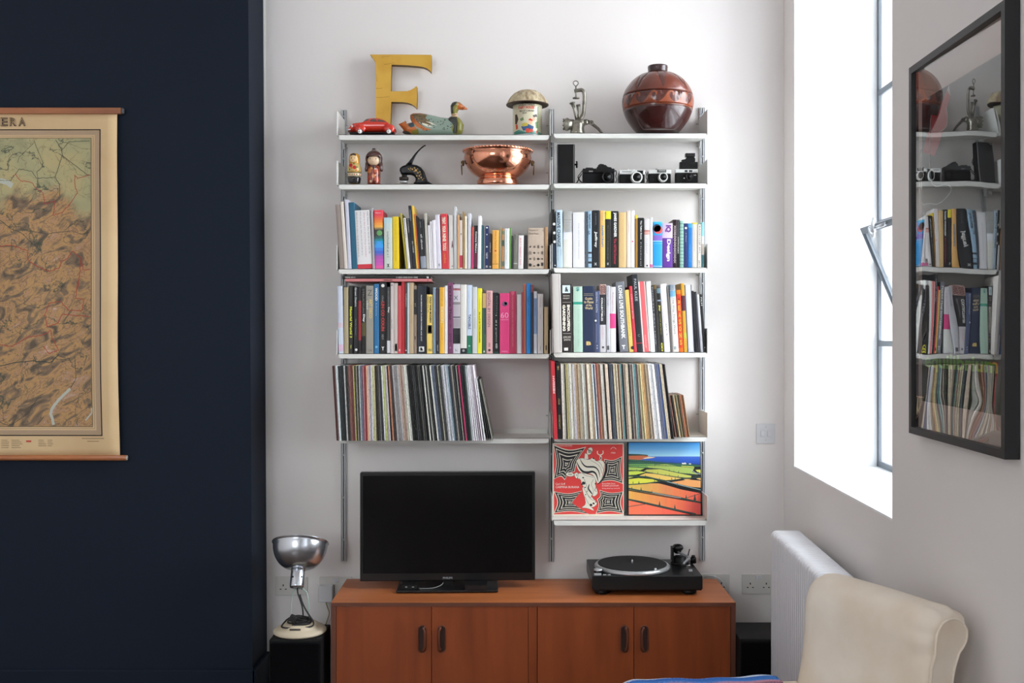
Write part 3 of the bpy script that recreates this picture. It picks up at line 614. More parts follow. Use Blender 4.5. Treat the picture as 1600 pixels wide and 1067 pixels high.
rows = [
 (52, 108, 0, 220, (246, 188, 62), 'marigold book', {'t': [('A CENTURY OF', 232, 440, .5, .34, (200, 140, 40)), ('DESIGN', 455, 640, .5, .48, (250, 240, 200)), ('penny sparke', 700, 850, .5, .3, (214, 120, 50))]}),
 (111, 149, 0, 200, (238, 237, 240), 'plain white slim book next to marigold'),
 (151, 210, 0, 163, (122, 62, 102), 'plum book with black title', {'t': [("It's Nice That", 205, 610, .5, .5, (44, 22, 40), 'd', .03), ('>', 660, 700, .5, .4, (44, 22, 40)), ('2015', 765, 870, .5, .5, (44, 22, 40)), ('o', 925, 950, .5, .35, (170, 110, 150), 'o')]}),
 (212, 298, 0, 186, (206, 198, 206), 'book with a photographic spine in greys', {'b': [(232, 256, (190, 90, 96)), (240, 246, (225, 200, 205)), (395, 425, (140, 134, 134)), (425, 570, (192, 182, 190)), (570, 582, (70, 66, 70)), (590, 700, (170, 160, 168)), (705, 780, (62, 62, 68)), (780, 890, (44, 45, 50)), (900, 1000, (214, 212, 218))], 't': [('X', 320, 370, .4, .6, (70, 80, 90), 'h'), ('k', 950, 985, .5, .4, (150, 150, 160), 'h')]}),
 (300, 375, 0, 188, (237, 233, 225), 'ivory book with a black foot label', {'b': [(945, 1008, (40, 40, 42))], 't': [('o', 955, 992, .5, .4, (170, 170, 170), 'o'), ('a visual language', 300, 900, .3, .1, (205, 198, 186))]}),
 (377, 441, 0, 192, (212, 226, 243), 'light blue book with a green foot', {'b': [(795, 1008, (36, 122, 92))], 't': [('TANGIBLE', 540, 720, .5, .52, (52, 64, 120), 'd', .02), ('high touch', 270, 530, .35, .16, (150, 180, 220)), ('o', 900, 935, .45, .35, (150, 210, 190), 'o')]}),
 (443, 500, 0, 215, (216, 219, 217), 'pale grey book beside the tangible blue one', {'t': [('HOW TO FOLD', 480, 710, .5, .26, (140, 150, 120))]}),
 (502, 556, 0, 230, (246, 236, 58), 'lemon yellow book', {'t': [('AN A-Z OF TYPE DESIGNERS', 510, 880, .5, .3, (90, 90, 40), 'd', .03), ('Encyclopaedia', 350, 480, .5, .24, (190, 180, 50))]}),
 (560, 606, 0, 290, (62, 104, 72), 'green book with a tan head', {'b': [(290, 465, (204, 174, 112))], 't': [('n', 470, 780, .75, .3, (40, 60, 90), 'r'), ('A', 970, 995, .5, .5, W_, 'h', .05)]}),
 (608, 683, 0, 258, (232, 178, 178), 'pink book with thin capitals', {'t': [('DIGITAL BY DESIGN', 282, 690, .45, .42, (92, 60, 66), 'd', .0), ('n', 880, 930, .5, .3, (190, 140, 140), 'r'), ('o', 950, 985, .5, .4, (50, 40, 40), 'o')]}),
 (685, 761, 0, 283, (30, 32, 33), 'black book with rounded shoulders and tiny white marks', {'b': [(985, 1008, (30, 70, 56))], 't': [('forms', 320, 540, .65, .14, (140, 140, 140)), ('o', 548, 560, .55, .16, W_, 'o'), ('new', 610, 645, .55, .2, W_), ('o', 662, 676, .55, .16, W_, 'o'), ('graphics', 700, 870, .55, .2, (200, 200, 200)), ('@', 885, 950, .6, .3, W_)]}),
 (768, 885, 0, 290, (232, 68, 130), 'thick hot-pink book', {'t': [('o', 395, 440, .52, .5, (110, 90, 122), 'o'), ('o', 402, 425, .66, .35, (120, 150, 160), 'o'), ('60', 520, 585, .5, .8, (250, 170, 200), 'h'), ('INNOVATORS', 598, 612, .5, .8, (250, 180, 205), 'h'), ('creative', 970, 990, .5, .6, (250, 180, 205), 'h')]}),
 (888, 968, -3, 268, (182, 48, 84), 'crimson cloth book', {'t': [('A HUNDRED YEARS OF MODERN HISTORY', 300, 930, .45, .18, (220, 130, 150)), ('o', 275, 300, .5, .5, (206, 90, 120), 'o')]}),
 (972, 1028, 0, 305, (217, 214, 215), 'light grey book beside the crimson one'),
 (1030, 1051, 0, 275, (168, 80, 88), 'thin dusky rose book'),
 (1053, 1083, 0, 180, (194, 106, 80), 'terracotta slim book'),
 (1087, 1138, 0, 173, (28, 142, 224), 'azure blue book', {'t': [('PROJECT', 330, 430, .5, .36, (20, 60, 130)), ('two', 470, 560, .5, .2, (30, 90, 170))]}),
 (1140, 1171, 0, 190, (82, 72, 88), 'purple-grey slim book', {'b': [(190, 280, (150, 80, 80))]}),
 (1173, 1214, 0, 268, (142, 168, 208), 'periwinkle book with white ends', {'b': [(268, 350, (222, 226, 236)), (775, 1008, (226, 230, 240))], 't': [('form follows', 370, 560, .5, .4, (90, 110, 170))]}),
 (1218, 1287, 0, 298, (217, 211, 208), 'warm grey book with small black dashes', {'t': [('Communicate', 330, 460, .5, .14, (90, 86, 84)), ('forty', 540, 600, .5, .14, (90, 86, 84)), ('n', 920, 970, .5, .06, (120, 116, 114), 'r')]}),
 (1298, 1346, 0, 455, (198, 174, 134), 'short manila book at the inner end', {'t': [('n', 910, 965, .5, .3, (70, 56, 36), 'r')]}),
]
books(B2, 1008, zl[3], rows, SC, GC)
SD, GD = "on the narrow bay's lower bookshelf", 'books on the lower bookshelf of the narrow bay'
rows = [
 (213, 341, -8, 185, (62, 53, 50), 'thick dark brown book with cream capitals', {'t': [('n', 195, 290, .47, .72, (206, 226, 232), 'r'), ('&', 215, 275, .5, .36, (60, 140, 160), 'h', .03), ('READERS', 315, 330, .48, .6, (220, 215, 205), 'h'), ('DIGEST', 345, 360, .48, .6, (220, 215, 205), 'h'), ('n', 399, 402, .5, .75, (200, 195, 185), 'r'), ('GARDENING', 430, 745, .24, .26, (236, 230, 215), 'd', .05), ('ENCYCLOPEDIA', 430, 750, .66, .26, (236, 230, 215), 'd', .05), ('n', 773, 777, .5, .75, (200, 195, 185), 'r'), ('LONG AND', 805, 830, .5, .7, (220, 215, 205), 'h'), ('SMITH', 840, 862, .5, .6, (220, 215, 205), 'h'), ('n', 945, 980, .4, .36, W_, 'r')]}),
 (353, 463, -6, 210, (178, 206, 188), 'sage green book with a teal band', {'b': [(395, 426, (40, 152, 126))], 't': [('$', 220, 270, .48, .36, (36, 132, 128), 'h', .03), ('Collins modern atlas', 480, 930, .55, .14, (150, 184, 166))]}),
 (466, 601, 0, 205, (38, 50, 78), 'thick navy book with gold lettering', {'t': [('READERS DIGEST', 292, 305, .5, .8, (170, 160, 130), 'h'), ('n', 315, 319, .5, .85, (170, 160, 130), 'r'), ('Guide', 340, 370, .5, .66, (222, 200, 150), 'h', .02), ('to Places', 378, 412, .5, .84, (222, 200, 150), 'h', .02), ('of the', 420, 448, .5, .5, (222, 200, 150), 'h', .02), ('World', 455, 485, .5, .66, (222, 200, 150), 'h', .02), ('B', 870, 915, .5, .44, (216, 186, 116), 'h', .06)]}),
 (604, 664, 0, 262, (74, 84, 116), 'blue-grey book with white dashes', {'t': [('EDWIN SMITH', 280, 520, .4, .34, (200, 205, 220)), ('o', 600, 640, .2, .4, W_, 'o'), ('evocations', 660, 880, .4, .2, (150, 160, 190)), ('o', 915, 925, .5, .2, W_, 'o'), ('o', 945, 955, .5, .2, W_, 'o')]}),
 (667, 742, -8, 185, (212, 208, 212), 'book with a patterned pink head above charcoal', {'b': [(185, 305, (206, 176, 166)), (305, 670, (68, 66, 70))], 't': [('XHXH', 195, 300, .3, .4, (128, 84, 78), 'd', .08), ('HXHX', 195, 300, .72, .4, (128, 84, 78), 'd', .08), ('COLLECTIBLES', 345, 625, .35, .3, W_, 'd', .03), ('jubilee price guide', 345, 560, .75, .16, (160, 158, 162)), ('miller', 700, 850, .5, .16, (200, 130, 150)), ('o', 925, 955, .5, .36, (70, 70, 74), 'o')]}),
 (744, 786, -2, 200, (198, 198, 203), 'silver-grey slim book', {'t': [('Wallpaper Design', 210, 440, .5, .36, (80, 84, 100)), ('n', 920, 970, .5, .6, (80, 80, 84), 'r')]}),
 (788, 858, -2, 215, (224, 220, 224), 'white book with a magenta band', {'b': [(535, 712, (228, 76, 140)), (712, 975, (230, 232, 226))], 't': [('Retrospective', 285, 510, .5, .26, (170, 90, 110))]}),
 (908, 1010, -56, 155, (122, 125, 133), 'grey leaning book with bold white capitals', {'t': [('LONG LIVE SOUTHBANK', 200, 840, .5, .46, W_, 'd', .05), ('T', 915, 965, .45, .4, W_, 'h', .06)]}),
]
books(B3, 998, zr[3], rows, SD, GD)
rows = [
 (26, 80, -57, 250, (242, 208, 114), 'buttercup leaning book', {'t': [('school time gardening', 420, 800, .5, .26, (190, 130, 60)), ('o', 900, 985, .8, .8, (44, 38, 44), 'o')]}),
 (82, 116, -58, 205, (216, 60, 74), 'coral red leaning book', {'t': [('CHRISTMAS BOOK', 300, 600, .5, .44, (245, 190, 190))]}),
 (118, 191, -66, 65, (60, 66, 72), 'tallest black leaning book', {'b': [(882, 890, (190, 60, 70))], 't': [('PAUL KLEE', 120, 385, .5, .4, (206, 210, 214), 'd', .0), ('C', 780, 810, .5, .3, (170, 170, 175), 'h')], 'd': .2}),
 (193, 274, -62, 150, (238, 108, 112), 'salmon leaning book with white edges', {'t': [('n', 150, 990, .09, .16, (240, 236, 228), 'r'), ('n', 150, 990, .93, .12, (240, 236, 228), 'r'), ('colour', 790, 950, .5, .2, W_)]}),
 (276, 336, -56, 150, (236, 238, 234), 'off-white leaning book'),
 (338, 358, -50, 205, (84, 84, 90), 'slim grey leaning book with speckled lettering', {'t': [('NORTH EAST LINE', 220, 900, .5, .5, (190, 190, 195))]}),
 (360, 396, -50, 190, (72, 68, 62), 'brown-black leaning book', {'b': [(190, 240, (110, 88, 50))]}),
 (398, 441, -48, 230, (62, 64, 60), 'dark green leaning book with yellow title', {'b': [(230, 290, (110, 140, 150)), (370, 385, (150, 170, 190))], 't': [('Jay', 430, 510, .5, .5, (228, 220, 60), 'd', .05), ('secret gardens', 530, 780, .5, .26, (200, 196, 70)), ('8', 880, 985, .5, .5, (228, 220, 60), 'h')]}),
 (444, 520, -58, 180, (240, 237, 240), 'white leaning book with a faint pink line', {'t': [('the meadow', 380, 640, .3, .12, (226, 180, 200)), ('art 5', 650, 800, .6, .2, (60, 60, 64))]}),
 (521, 545, -55, 210, (118, 112, 108), 'slim mouse-grey leaning book'),
 (547, 617, -44, 190, (230, 227, 221), 'cream book with blue picture head', {'b': [(190, 330, (120, 174, 210)), (250, 262, (232, 236, 238)), (330, 345, (200, 214, 222))], 't': [('The Way Things Work', 345, 780, .5, .42, (110, 108, 104)), ('n', 925, 960, .4, .4, (160, 170, 170), 'r')]}),
 (619, 675, -36, 250, (226, 74, 34), 'orange and red book with letters down its spine', {'b': [(250, 300, (236, 128, 28)), (940, 990, (236, 110, 28))], 't': [('o', 310, 390, .5, .9, (222, 60, 34), 'o')] + [(c, 355 + 82 * i, 415 + 82 * i, .5, .5, (246, 176, 56), 'h', .03) for i, c in enumerate('SEASONS')]}),
 (677, 718, -38, 172, (218, 162, 52), 'golden book with a maroon band', {'b': [(320, 500, (96, 40, 46)), (760, 830, (200, 190, 60))]}),
 (722, 804, -45, 190, (216, 216, 230), 'pale grey leaning book in dark boards', {'t': [('n', 190, 990, .06, .1, (60, 60, 66), 'r'), ('n', 190, 990, .96, .1, (60, 60, 66), 'r')]}),
 (812, 838, -84, 262, (46, 46, 52), 'slim black leaning book after the pale grey one'), (842, 872, -92, 272, (70, 70, 76), 'slim graphite leaning book'),
 (878, 908, -116, 303, (204, 204, 210), 'silver leaning book near the end plate'),
 (909, 944, -118, 303, (48, 48, 50), 'black leaning book at the window end', {'t': [('FILM', 340, 440, .6, .4, W_), ('o', 930, 945, .6, .3, W_, 'o')]}),
]
books(B4, 992, zr[3], rows, SD, GD, depth=(.14, .17))
# big pale atlas standing proud of the shelf, and the two books lying on top of the row
crb = B3.at(4.30)
a = math.atan2(crb.L(-20), crb.L(940)); w_ = crb.L(100); h_ = crb.z(60) - zr[3]
fy = lambda y: h_ - (y - 60) * h_ / 940
bk, pg = book_mesh(w_, .28, h_, (216, 210, 204), None, [('n', 70, 985, .08, .05, (190, 182, 174), 'r'), ('n', 70, 985, .86, .05, (150, 142, 134), 'r')], True, fy)
o = bk.build('book', label='very large pale atlas standing proud of ' + "the narrow bay's lower bookshelf", cat='book', group=GD, loc=(crb.X(114), 4.30, zr[3] + .0003), rot=(0, a, 0)); pg.build('pages', o, local=True)
def flat_book(x0, x1, y0, y1, col, desc, items, zbase):
    cr = B1.at(ZB - .005); L_ = cr.X(x1) - cr.X(x0); w_ = cr.L(y1 - y0)
    fy = lambda y: y * L_
    bk, pg = book_mesh(w_, .19, L_, col, None, items, True, lambda y: L_ - (y - x0) / (x1 - x0) * L_)
    # stand -> lying: local z runs towards +X, local x runs up
    bk.v = [(L_ - z, y, x) for x, y, z in bk.v]; pg.v = [(L_ - z, y, x) for x, y, z in pg.v]
    bk.v = [(x, y, w_ - z) for x, y, z in bk.v]; pg.v = [(x, y, w_ - z) for x, y, z in pg.v]
    o = bk.build('book', label=desc, cat='book', group=GC, loc=(cr.X(x0), ZB - .005, zbase)); pg.build('pages', o, local=True)
    return w_
zt0 = zl[3] + B1.L(1008 - 153) + .0012
wq = flat_book(185, 1212, 118, 150, (214, 130, 130), "pink book lying flat on the row on the wide bay's lower bookshelf", [('ASSISTED', 640, 750, .5, .5, (70, 30, 34), 'd', .05), ('o', 1165, 1175, .5, .4, (90, 40, 44), 'o')], zt0)
flat_book(150, 1205, 78, 116, (36, 34, 33), "black book lying flat on top of the pink one", [('SERIE EDO', 185, 310, .6, .4, (190, 186, 180), 'd', .03), ('A NEW ONE NOW HERE', 790, 1050, .6, .4, (200, 196, 190), 'd', .03), ('n', 1155, 1180, .6, .6, (210, 210, 205), 'r')], zt0 + wq + .0006)
# ------------------------------------------------------------------ records
def sleeve_mat(c):
    l = sum(c) / 3; c = tuple(int(v * .72) for v in c) if l < 90 else c; c2 = tuple(min(255, int(v * .6 + 52)) for v in c) if l < 110 else tuple(int(v * .85) for v in c)
    return noisy('sleeve_%d_%d_%d' % tuple(c), c, c2, (60, 60, 110), .5, 3, .60 if l < 110 else .5, .74)
CN = [((30, 30, 32), 'black'), ((70, 62, 58), 'dark brown'), ((60, 72, 88), 'slate'), ((120, 120, 122), 'grey'), ((160, 158, 156), 'grey'), ((205, 205, 208), 'pale grey'), ((240, 240, 240), 'white'), ((236, 226, 200), 'cream'),
      ((222, 200, 150), 'straw'), ((200, 160, 120), 'tan'), ((176, 110, 70), 'rust'), ((150, 40, 40), 'dark red'), ((205, 60, 65), 'red'), ((200, 140, 130), 'dusty pink'), ((230, 225, 80), 'yellow'), ((196, 200, 110), 'lime'), ((60, 90, 150), 'blue'),
      ((120, 160, 175), 'pale blue'), ((70, 110, 115), 'teal'), ((210, 60, 120), 'magenta'), ((110, 80, 110), 'plum'), ((215, 208, 225), 'lavender'), ((120, 115, 70), 'olive')]
def cname(c): return min(CN, key=lambda q: sum((a - b) ** 2 for a, b in zip(q[0], c)))[1]
ORD = ['', 'first', 'second', 'third', 'fourth', 'fifth', 'sixth', 'seventh', 'eighth', 'ninth', 'tenth', 'eleventh', 'twelfth', 'thirteenth', 'fourteenth', 'fifteenth', 'sixteenth', 'seventeenth', 'eighteenth', 'nineteenth', 'twentieth']
ORD += ['twenty-' + o for o in ORD[1:10]] + ['thirtieth'] + ['thirty-' + o for o in ORD[1:10]] + ['fortieth'] + ['forty-' + o for o in ORD[1:10]]
def sleeves(px_top, runs, btop, zshelf, Z, side, depth, label, group, wpx, name='record_sleeve', cat='record', hside=None, proto=[None]):
    """px_top(x) etc. in photo pixels; runs [(x0, x1, colour)] at the top; btop(x)->bottom x"""
    items = []
    for x0, x1, c in runs:
        n = max(1, round((x1 - x0) / wpx)); q = [(x0 + (x1 - x0) * k / n, x0 + (x1 - x0) * (k + 1) / n) for k in range(n)]
        g_ = sum(c) / 3; ds = .84 if 'narrow' in group else .88; c = tuple(g_ + (v - g_) * ds for v in c)
        for k, (a, b) in enumerate(q):
            j = random.uniform(-14, 14) if n > 1 else 0
            items.append((a, b, tuple(max(0, min(255, int(round((v + j) / 10.) * 10))) for v in c)))
    names = [cname(c) for _, _, c in items]; cnt = {}; out = []
    hs = side if hside is None else hside
    for i, (a, b, c) in enumerate(items):
        nm = names[i]; cnt[nm] = cnt.get(nm, 0) + 1
        lab = label % (ORD[cnt[nm]], nm)
        if i == 0: lab += ', outermost'
        xa, xb_ = XX(btop(a), Z), XX(btop(b), Z); ta, tb = XX(a, Z), XX(b, Z)
        hh = hs * random.uniform(.992, 1.0); ang = math.atan2(ta - xa, hh); wth = max(.0012, min(tb - ta, xb_ - xa) * math.cos(ang) - .0006)
        h = hh / math.cos(ang) if hh / math.cos(ang) < side * 1.01 else side
        off = random.uniform(-.002, .004); d = min(depth, ZW - .020 - Z - max(off, 0))
        mb = MB(); m = sleeve_mat(c); e = min(wth * .3, .0012)
        # board sleeve: pinched spine edge at the front, pinched opening at the back
        pr = [(0, e), (e, 0), (wth - e, 0), (wth, e), (wth, d - e), (wth - e, d), (e, d), (0, d - e)]
        mb.prism(pr, lambda u, v, q: (u, v, q * h), m)
        mb.build(name, label=lab, cat=cat, group=group, loc=(xa, Z + off, zshelf + .0004), rot=(0, ang, 0))
    return len(items)
def piece(tab):
    def f(x):
        for (a, fa), (b, fb) in zip(tab, tab[1:]):
            if x <= b: return fa + (fb - fa) * (x - a) / (b - a)
        (a, fa), (b, fb) = tab[-2:]; return fa + (fb - fa) * (x - a) / (b - a)
    return f
R5 = lambda x: 510 + x / 7.36
R6 = lambda x: 680 + x / 7.358
L1 = [(65, 90, (128, 40, 38)), (90, 105, (190, 168, 164)), (105, 130, (220, 226, 232)), (130, 195, (34, 38, 46)), (195, 215, (206, 210, 210)), (215, 245, (52, 38, 34)), (245, 275, (178, 122, 112)), (275, 300, (140, 38, 38)), (300, 319, (224, 218, 120)),
 (319, 335, (34, 36, 28)), (335, 346, (220, 208, 190)), (346, 366, (80, 66, 56)), (366, 386, (204, 208, 208)), (386, 410, (120, 124, 140)), (410, 430, (176, 112, 116)), (430, 452, (176, 52, 50)), (452, 474, (222, 170, 140)), (474, 490, (236, 236, 236)),
 (490, 520, (208, 200, 214)), (520, 550, (222, 214, 156)), (550, 590, (66, 58, 50)), (590, 604, (170, 166, 166)), (604, 625, (44, 42, 46)), (625, 640, (228, 226, 226)), (640, 664, (196, 200, 122)), (664, 690, (226, 222, 216)), (690, 704, (50, 46, 46)),
 (704, 724, (190, 116, 88)), (724, 750, (84, 42, 34)), (750, 790, (168, 164, 164)), (790, 820, (184, 182, 182)), (820, 870, (192, 160, 142)), (870, 920, (228, 226, 208)), (920, 1040, (32, 32, 32)), (1040, 1058, (120, 118, 114)), (1058, 1100, (34, 32, 32)),
 (1100, 1116, (212, 206, 194)), (1116, 1136, (40, 38, 38)), (1136, 1150, (206, 198, 184)), (1150, 1182, (30, 28, 30)), (1182, 1200, (232, 228, 220)), (1200, 1240, (110, 124, 148)), (1240, 1268, (40, 38, 40)), (1268, 1285, (206, 196, 178))]
runs = [(R5(a), R5(b), c) for a, b, c in L1]
L2 = [(34, 62, (40, 40, 42)), (62, 75, (216, 216, 220)), (75, 125, (206, 212, 220)), (125, 150, (140, 156, 170)), (150, 174, (44, 60, 68)), (174, 195, (206, 194, 178)), (195, 230, (36, 36, 36)), (230, 244, (180, 176, 166)), (244, 258, (38, 38, 40)),
 (258, 280, (190, 30, 92)), (280, 320, (32, 36, 38)), (320, 345, (100, 112, 116)), (345, 362, (222, 226, 230)), (362, 440, (228, 222, 230))]
runs += [(R6(a), R6(b), c) for a, b, c in L2]
bt = piece([(518.8, 525.6), (R5(500), R5(520)), (R5(750), R5(815)), (R5(1180), R5(1275)), (R6(75), R6(165)), (R6(258), R6(350)), (R6(362), R6(442)), (R6(440), R6(560))])
GL = 'records on the wide record shelf'; GR = 'records on the narrow record shelf'
sleeves(None, runs, bt, zl[4], 4.285, .315, .315, '%s %s record sleeve from the map side of the wide record shelf', GL, 2.25)
runs = [(R6(462), R6(482), (224, 220, 222)), (R6(482), R6(503), (40, 40, 40)), (R6(503), R6(515), (120, 116, 112))]
bt2 = piece([(R6(462), R6(562)), (R6(482), R6(602)), (R6(503), R6(650)), (R6(515), R6(670))])
sleeves(None, runs, bt2, zl[4], 4.285, .26, .26, '%s %s small-format record, tilted at the end of the wide record shelf', GL, 1.9)
S7 = lambda x: 850 + x / 7.357
S8 = lambda x: 980 + x / 7.357
L3 = [(190, 214, (226, 214, 196)), (214, 234, (206, 198, 182)), (234, 244, (60, 48, 40)), (244, 275, (222, 204, 140)), (275, 300, (232, 230, 222)), (300, 320, (222, 212, 192)), (320, 345, (204, 202, 210)), (345, 360, (196, 170, 136)), (360, 380, (232, 204, 160)),
 (380, 395, (190, 160, 124)), (395, 425, (214, 204, 188)), (425, 470, (224, 220, 210)), (470, 485, (120, 88, 66)), (485, 515, (220, 206, 184)), (515, 540, (188, 160, 126)), (540, 560, (206, 216, 226)), (560, 574, (44, 60, 108)), (574, 596, (226, 222, 222)),
 (596, 603, (196, 60, 50)), (603, 640, (164, 112, 80)), (640, 680, (208, 202, 190)), (680, 694, (60, 34, 30)), (694, 730, (226, 208, 180)), (730, 748, (54, 44, 46)), (748, 790, (92, 100, 118)), (790, 840, (212, 194, 166)), (840, 868, (176, 144, 112)),
 (868, 890, (110, 150, 156)), (890, 908, (44, 40, 40)), (908, 962, (214, 200, 174)), (962, 985, (50, 44, 42)), (985, 1011, (184, 160, 140))]
runs = [(S7(a), S7(b), c) for a, b, c in L3]
L4 = [(55, 66, (200, 196, 190)), (66, 90, (90, 140, 148)), (90, 112, (120, 104, 96)), (112, 122, (200, 190, 170)), (122, 152, (232, 216, 160)), (152, 186, (206, 160, 104)), (186, 214, (204, 176, 142)), (214, 245, (222, 212, 196)), (245, 312, (232, 230, 226)),
 (312, 348, (104, 112, 130)), (348, 368, (70, 96, 160)), (368, 400, (224, 204, 178)), (400, 436, (50, 36, 36))]
runs += [(S8(a), S8(b), c) for a, b, c in L4]
bt3 = piece([(S7(190), S7(217)), (S7(560), S7(616)), (S7(985), S7(1000) + 5), (S8(245), S8(332)), (S8(436), S8(545))])
sleeves(None, runs, bt3, zr[4], 4.285, .315, .315, '%s %s record sleeve from the centre upright on the narrow record shelf', GR, 2.25)
L5 = [(478, 500, (206, 150, 126)), (500, 520, (70, 56, 44)), (520, 540, (196, 160, 110)), (540, 560, (90, 88, 56)), (560, 580, (186, 164, 110)), (580, 600, (112, 92, 60)), (600, 620, (196, 112, 70)), (620, 650, (160, 110, 70))]
runs = [(S8(a), S8(b), c) for a, b, c in L5]
bt4 = piece([(S8(478), S8(558)), (S8(650), S8(722))])
sleeves(None, runs, bt4, zr[4], 4.36, .18, .18, '%s %s single sleeve in the low stack beside the tall records', 'small single records on the narrow record shelf', 2.4, name='single_sleeve')
# box sets at the inner end
def boxset(x0, x1, dx, yt, col, desc, items, Z=4.285):
    cr = CR(850, 555, 7.357, Z); h = cr.z(yt) - zr[4]; a = math.atan2(cr.L(dx), h); w = cr.L(x1 - x0) * math.cos(a); h /= math.cos(a)
    mb = MB(); m = cmat(col); mb.box(0, w, 0, .296, 0, h, m)
    fy = lambda y: h - (y - yt) * h / (968 - yt)
    spine_text(mb, w, h, -.0004, items, fy)
    mb.build('record_box_set', label=desc, cat='record box', group=GR, loc=(cr.X(x0), Z, zr[4] + .0004), rot=(0, a, 0))
boxset(117, 158, -36, 72, (200, 52, 62), 'red record box set with a white serif title', [('MESSIAH', 240, 440, .5, .5, (240, 226, 220), 'u', .03)], 4.275)
boxset(160, 211, -25, 90, (34, 32, 30), 'black record box set with small gold lettering', [('DIE', 125, 170, .5, .4, (200, 176, 120), 'u'), ('WOLF', 500, 570, .5, .4, (200, 176, 120), 'u'), ('CONCERTOS', 690, 850, .5, .4, (200, 176, 120), 'u')])
# ------------------------------------------------------------------ the two sleeves on show
RED = mat((226, 66, 62), .38, coat=.3); INK = mat((28, 28, 30), .4, coat=.3); PAPER = mat((232, 226, 208), .45, coat=.3)
ZR = 4.488
cs = CR(860, 690, 8.892, ZR)
x0, x1, zt_, zb_ = cs.X(30), cs.X(1020), cs.z(22), zr[5] + .0006
def q(pts): return [(cs.X(a), cs.z(b)) for a, b in pts]
mb = MB(); Y = ZR
mb.box(x0, x1, Y, Y + .004, zb_, zt_, PAPER)
def star(pts, rings, c0):
    """concave cornered black patch with nested pale outlines"""
    out = smooth(pts, True, 3); cx_ = sum(p[0] for p in pts) / len(pts) + c0[0]; cy = sum(p[1] for p in pts) / len(pts) + c0[1]; r = [(out, INK)]
    for i, s_ in enumerate(rings):
        r.append(([(cx_ + (a - cx_) * s_, cy + (b - cy) * s_) for a, b in out], PAPER if i % 2 == 0 else INK))
    return r
def star5(corners, pull=.16, rings=(.86, .80, .62, .55, .34, .28, .12, .06), c0=(0, 0), waist=None):
    n = len(corners); cx_ = sum(p[0] for p in corners) / n; cy = sum(p[1] for p in corners) / n; pts = []
    for i in range(n):
        a, b = corners[i], corners[(i + 1) % n]
        for k in range(8):
            t = k / 8; x = a[0] + (b[0] - a[0]) * t; y = a[1] + (b[1] - a[1]) * t; w_ = pull * 4 * t * (1 - t); pts.append((x + (cx_ - x) * w_, y + (cy - y) * w_))
    r = [([(cx_ + (a - cx_) * 1.07, cy + (b - cy) * 1.07) for a, b in pts], PAPER), (pts, INK)]
    for i, s_ in enumerate(rings): r.append(([(cx_ + c0[0] + (a - cx_) * s_, cy + c0[1] + (b - cy) * s_) for a, b in pts], PAPER if i % 2 == 0 else INK))
    return r
reg = [([(45, 40), (1005, 38), (1012, 1005), (50, 1010)], RED)]
reg += star5([(50, 55), (480, 85), (330, 410), (200, 520), (52, 512)], .22)
reg += star5([(755, 250), (985, 215), (1000, 575), (700, 550)], .2)
reg += star5([(62, 700), (430, 690), (300, 850), (520, 1000), (60, 985)], .22)
reg += star5([(690, 680), (1005, 700), (1005, 990), (640, 990), (660, 800)], .2)
def el(cx_, cy_, rx, ry, rot=0, n=18): return [(cx_ + rx * math.cos(t) * math.cos(rot) - ry * math.sin(t) * math.sin(rot), cy_ + rx * math.cos(t) * math.sin(rot) + ry * math.sin(t) * math.cos(rot)) for t in [2 * PI * k / n for k in range(n)]]
def stroke(pts, wd, m=INK, sm=2, taper=False):
    p = smooth(pts, False, sm); k = len(p); up, dn = [], []
    for i in range(k):
        a_, b_ = p[max(0, i - 1)], p[min(k - 1, i + 1)]; dx, dy = b_[0] - a_[0], b_[1] - a_[1]; l = math.hypot(dx, dy) or 1; w_ = wd / 2 * (math.sin(PI * (i + .5) / k) if taper else 1)
        up.append((p[i][0] - dy / l * w_, p[i][1] + dx / l * w_)); dn.append((p[i][0] + dy / l * w_, p[i][1] - dx / l * w_))
    reg.append((up + dn[::-1], m))
def piece_(pts, sm=1, edge=True):
    q_ = smooth(pts, True, sm); reg.append((q_, PAPER))
    if edge: stroke(q_ + q_[:1], 4, INK, 0)
# the dancer: goblet, far arm, legs, skirt, cloak, dish, head
stroke([(655, 128), (650, 165), (690, 190), (735, 165), (730, 125)], 12, PAPER); stroke([(692, 188), (700, 235)], 16, PAPER); reg.append((el(700, 225, 16, 34), PAPER)); reg.append((el(700, 228, 8, 18), INK))
piece_([(440, 620), (520, 640), (545, 720), (600, 800), (640, 830), (652, 868), (600, 912), (560, 905), (545, 880), (610, 950), (600, 962), (520, 925), (430, 918), (440, 908), (492, 868), (478, 780), (450, 700)])
piece_([(380, 420), (610, 470), (632, 540), (622, 600), (662, 700), (650, 735), (600, 768), (575, 730), (560, 790), (520, 740), (490, 690), (455, 620), (432, 590), (420, 520), (372, 512)])
piece_([(352, 262), (400, 232), (455, 226), (500, 246), (560, 246), (572, 222), (606, 232), (640, 276), (690, 250), (742, 272), (752, 330), (722, 470), (700, 540), (655, 590), (628, 530), (600, 470), (540, 440), (470, 448), (400, 420), (362, 350)])
stroke([(362, 275), (400, 360), (450, 420), (520, 430), (590, 410), (640, 450), (665, 560)], 30, INK, 3, True); stroke([(412, 238), (440, 300), (490, 350), (560, 350), (620, 350), (672, 400), (690, 500)], 22, INK, 3, True); stroke([(745, 280), (790, 330), (775, 430), (715, 545), (650, 595)], 26, INK, 3, True)
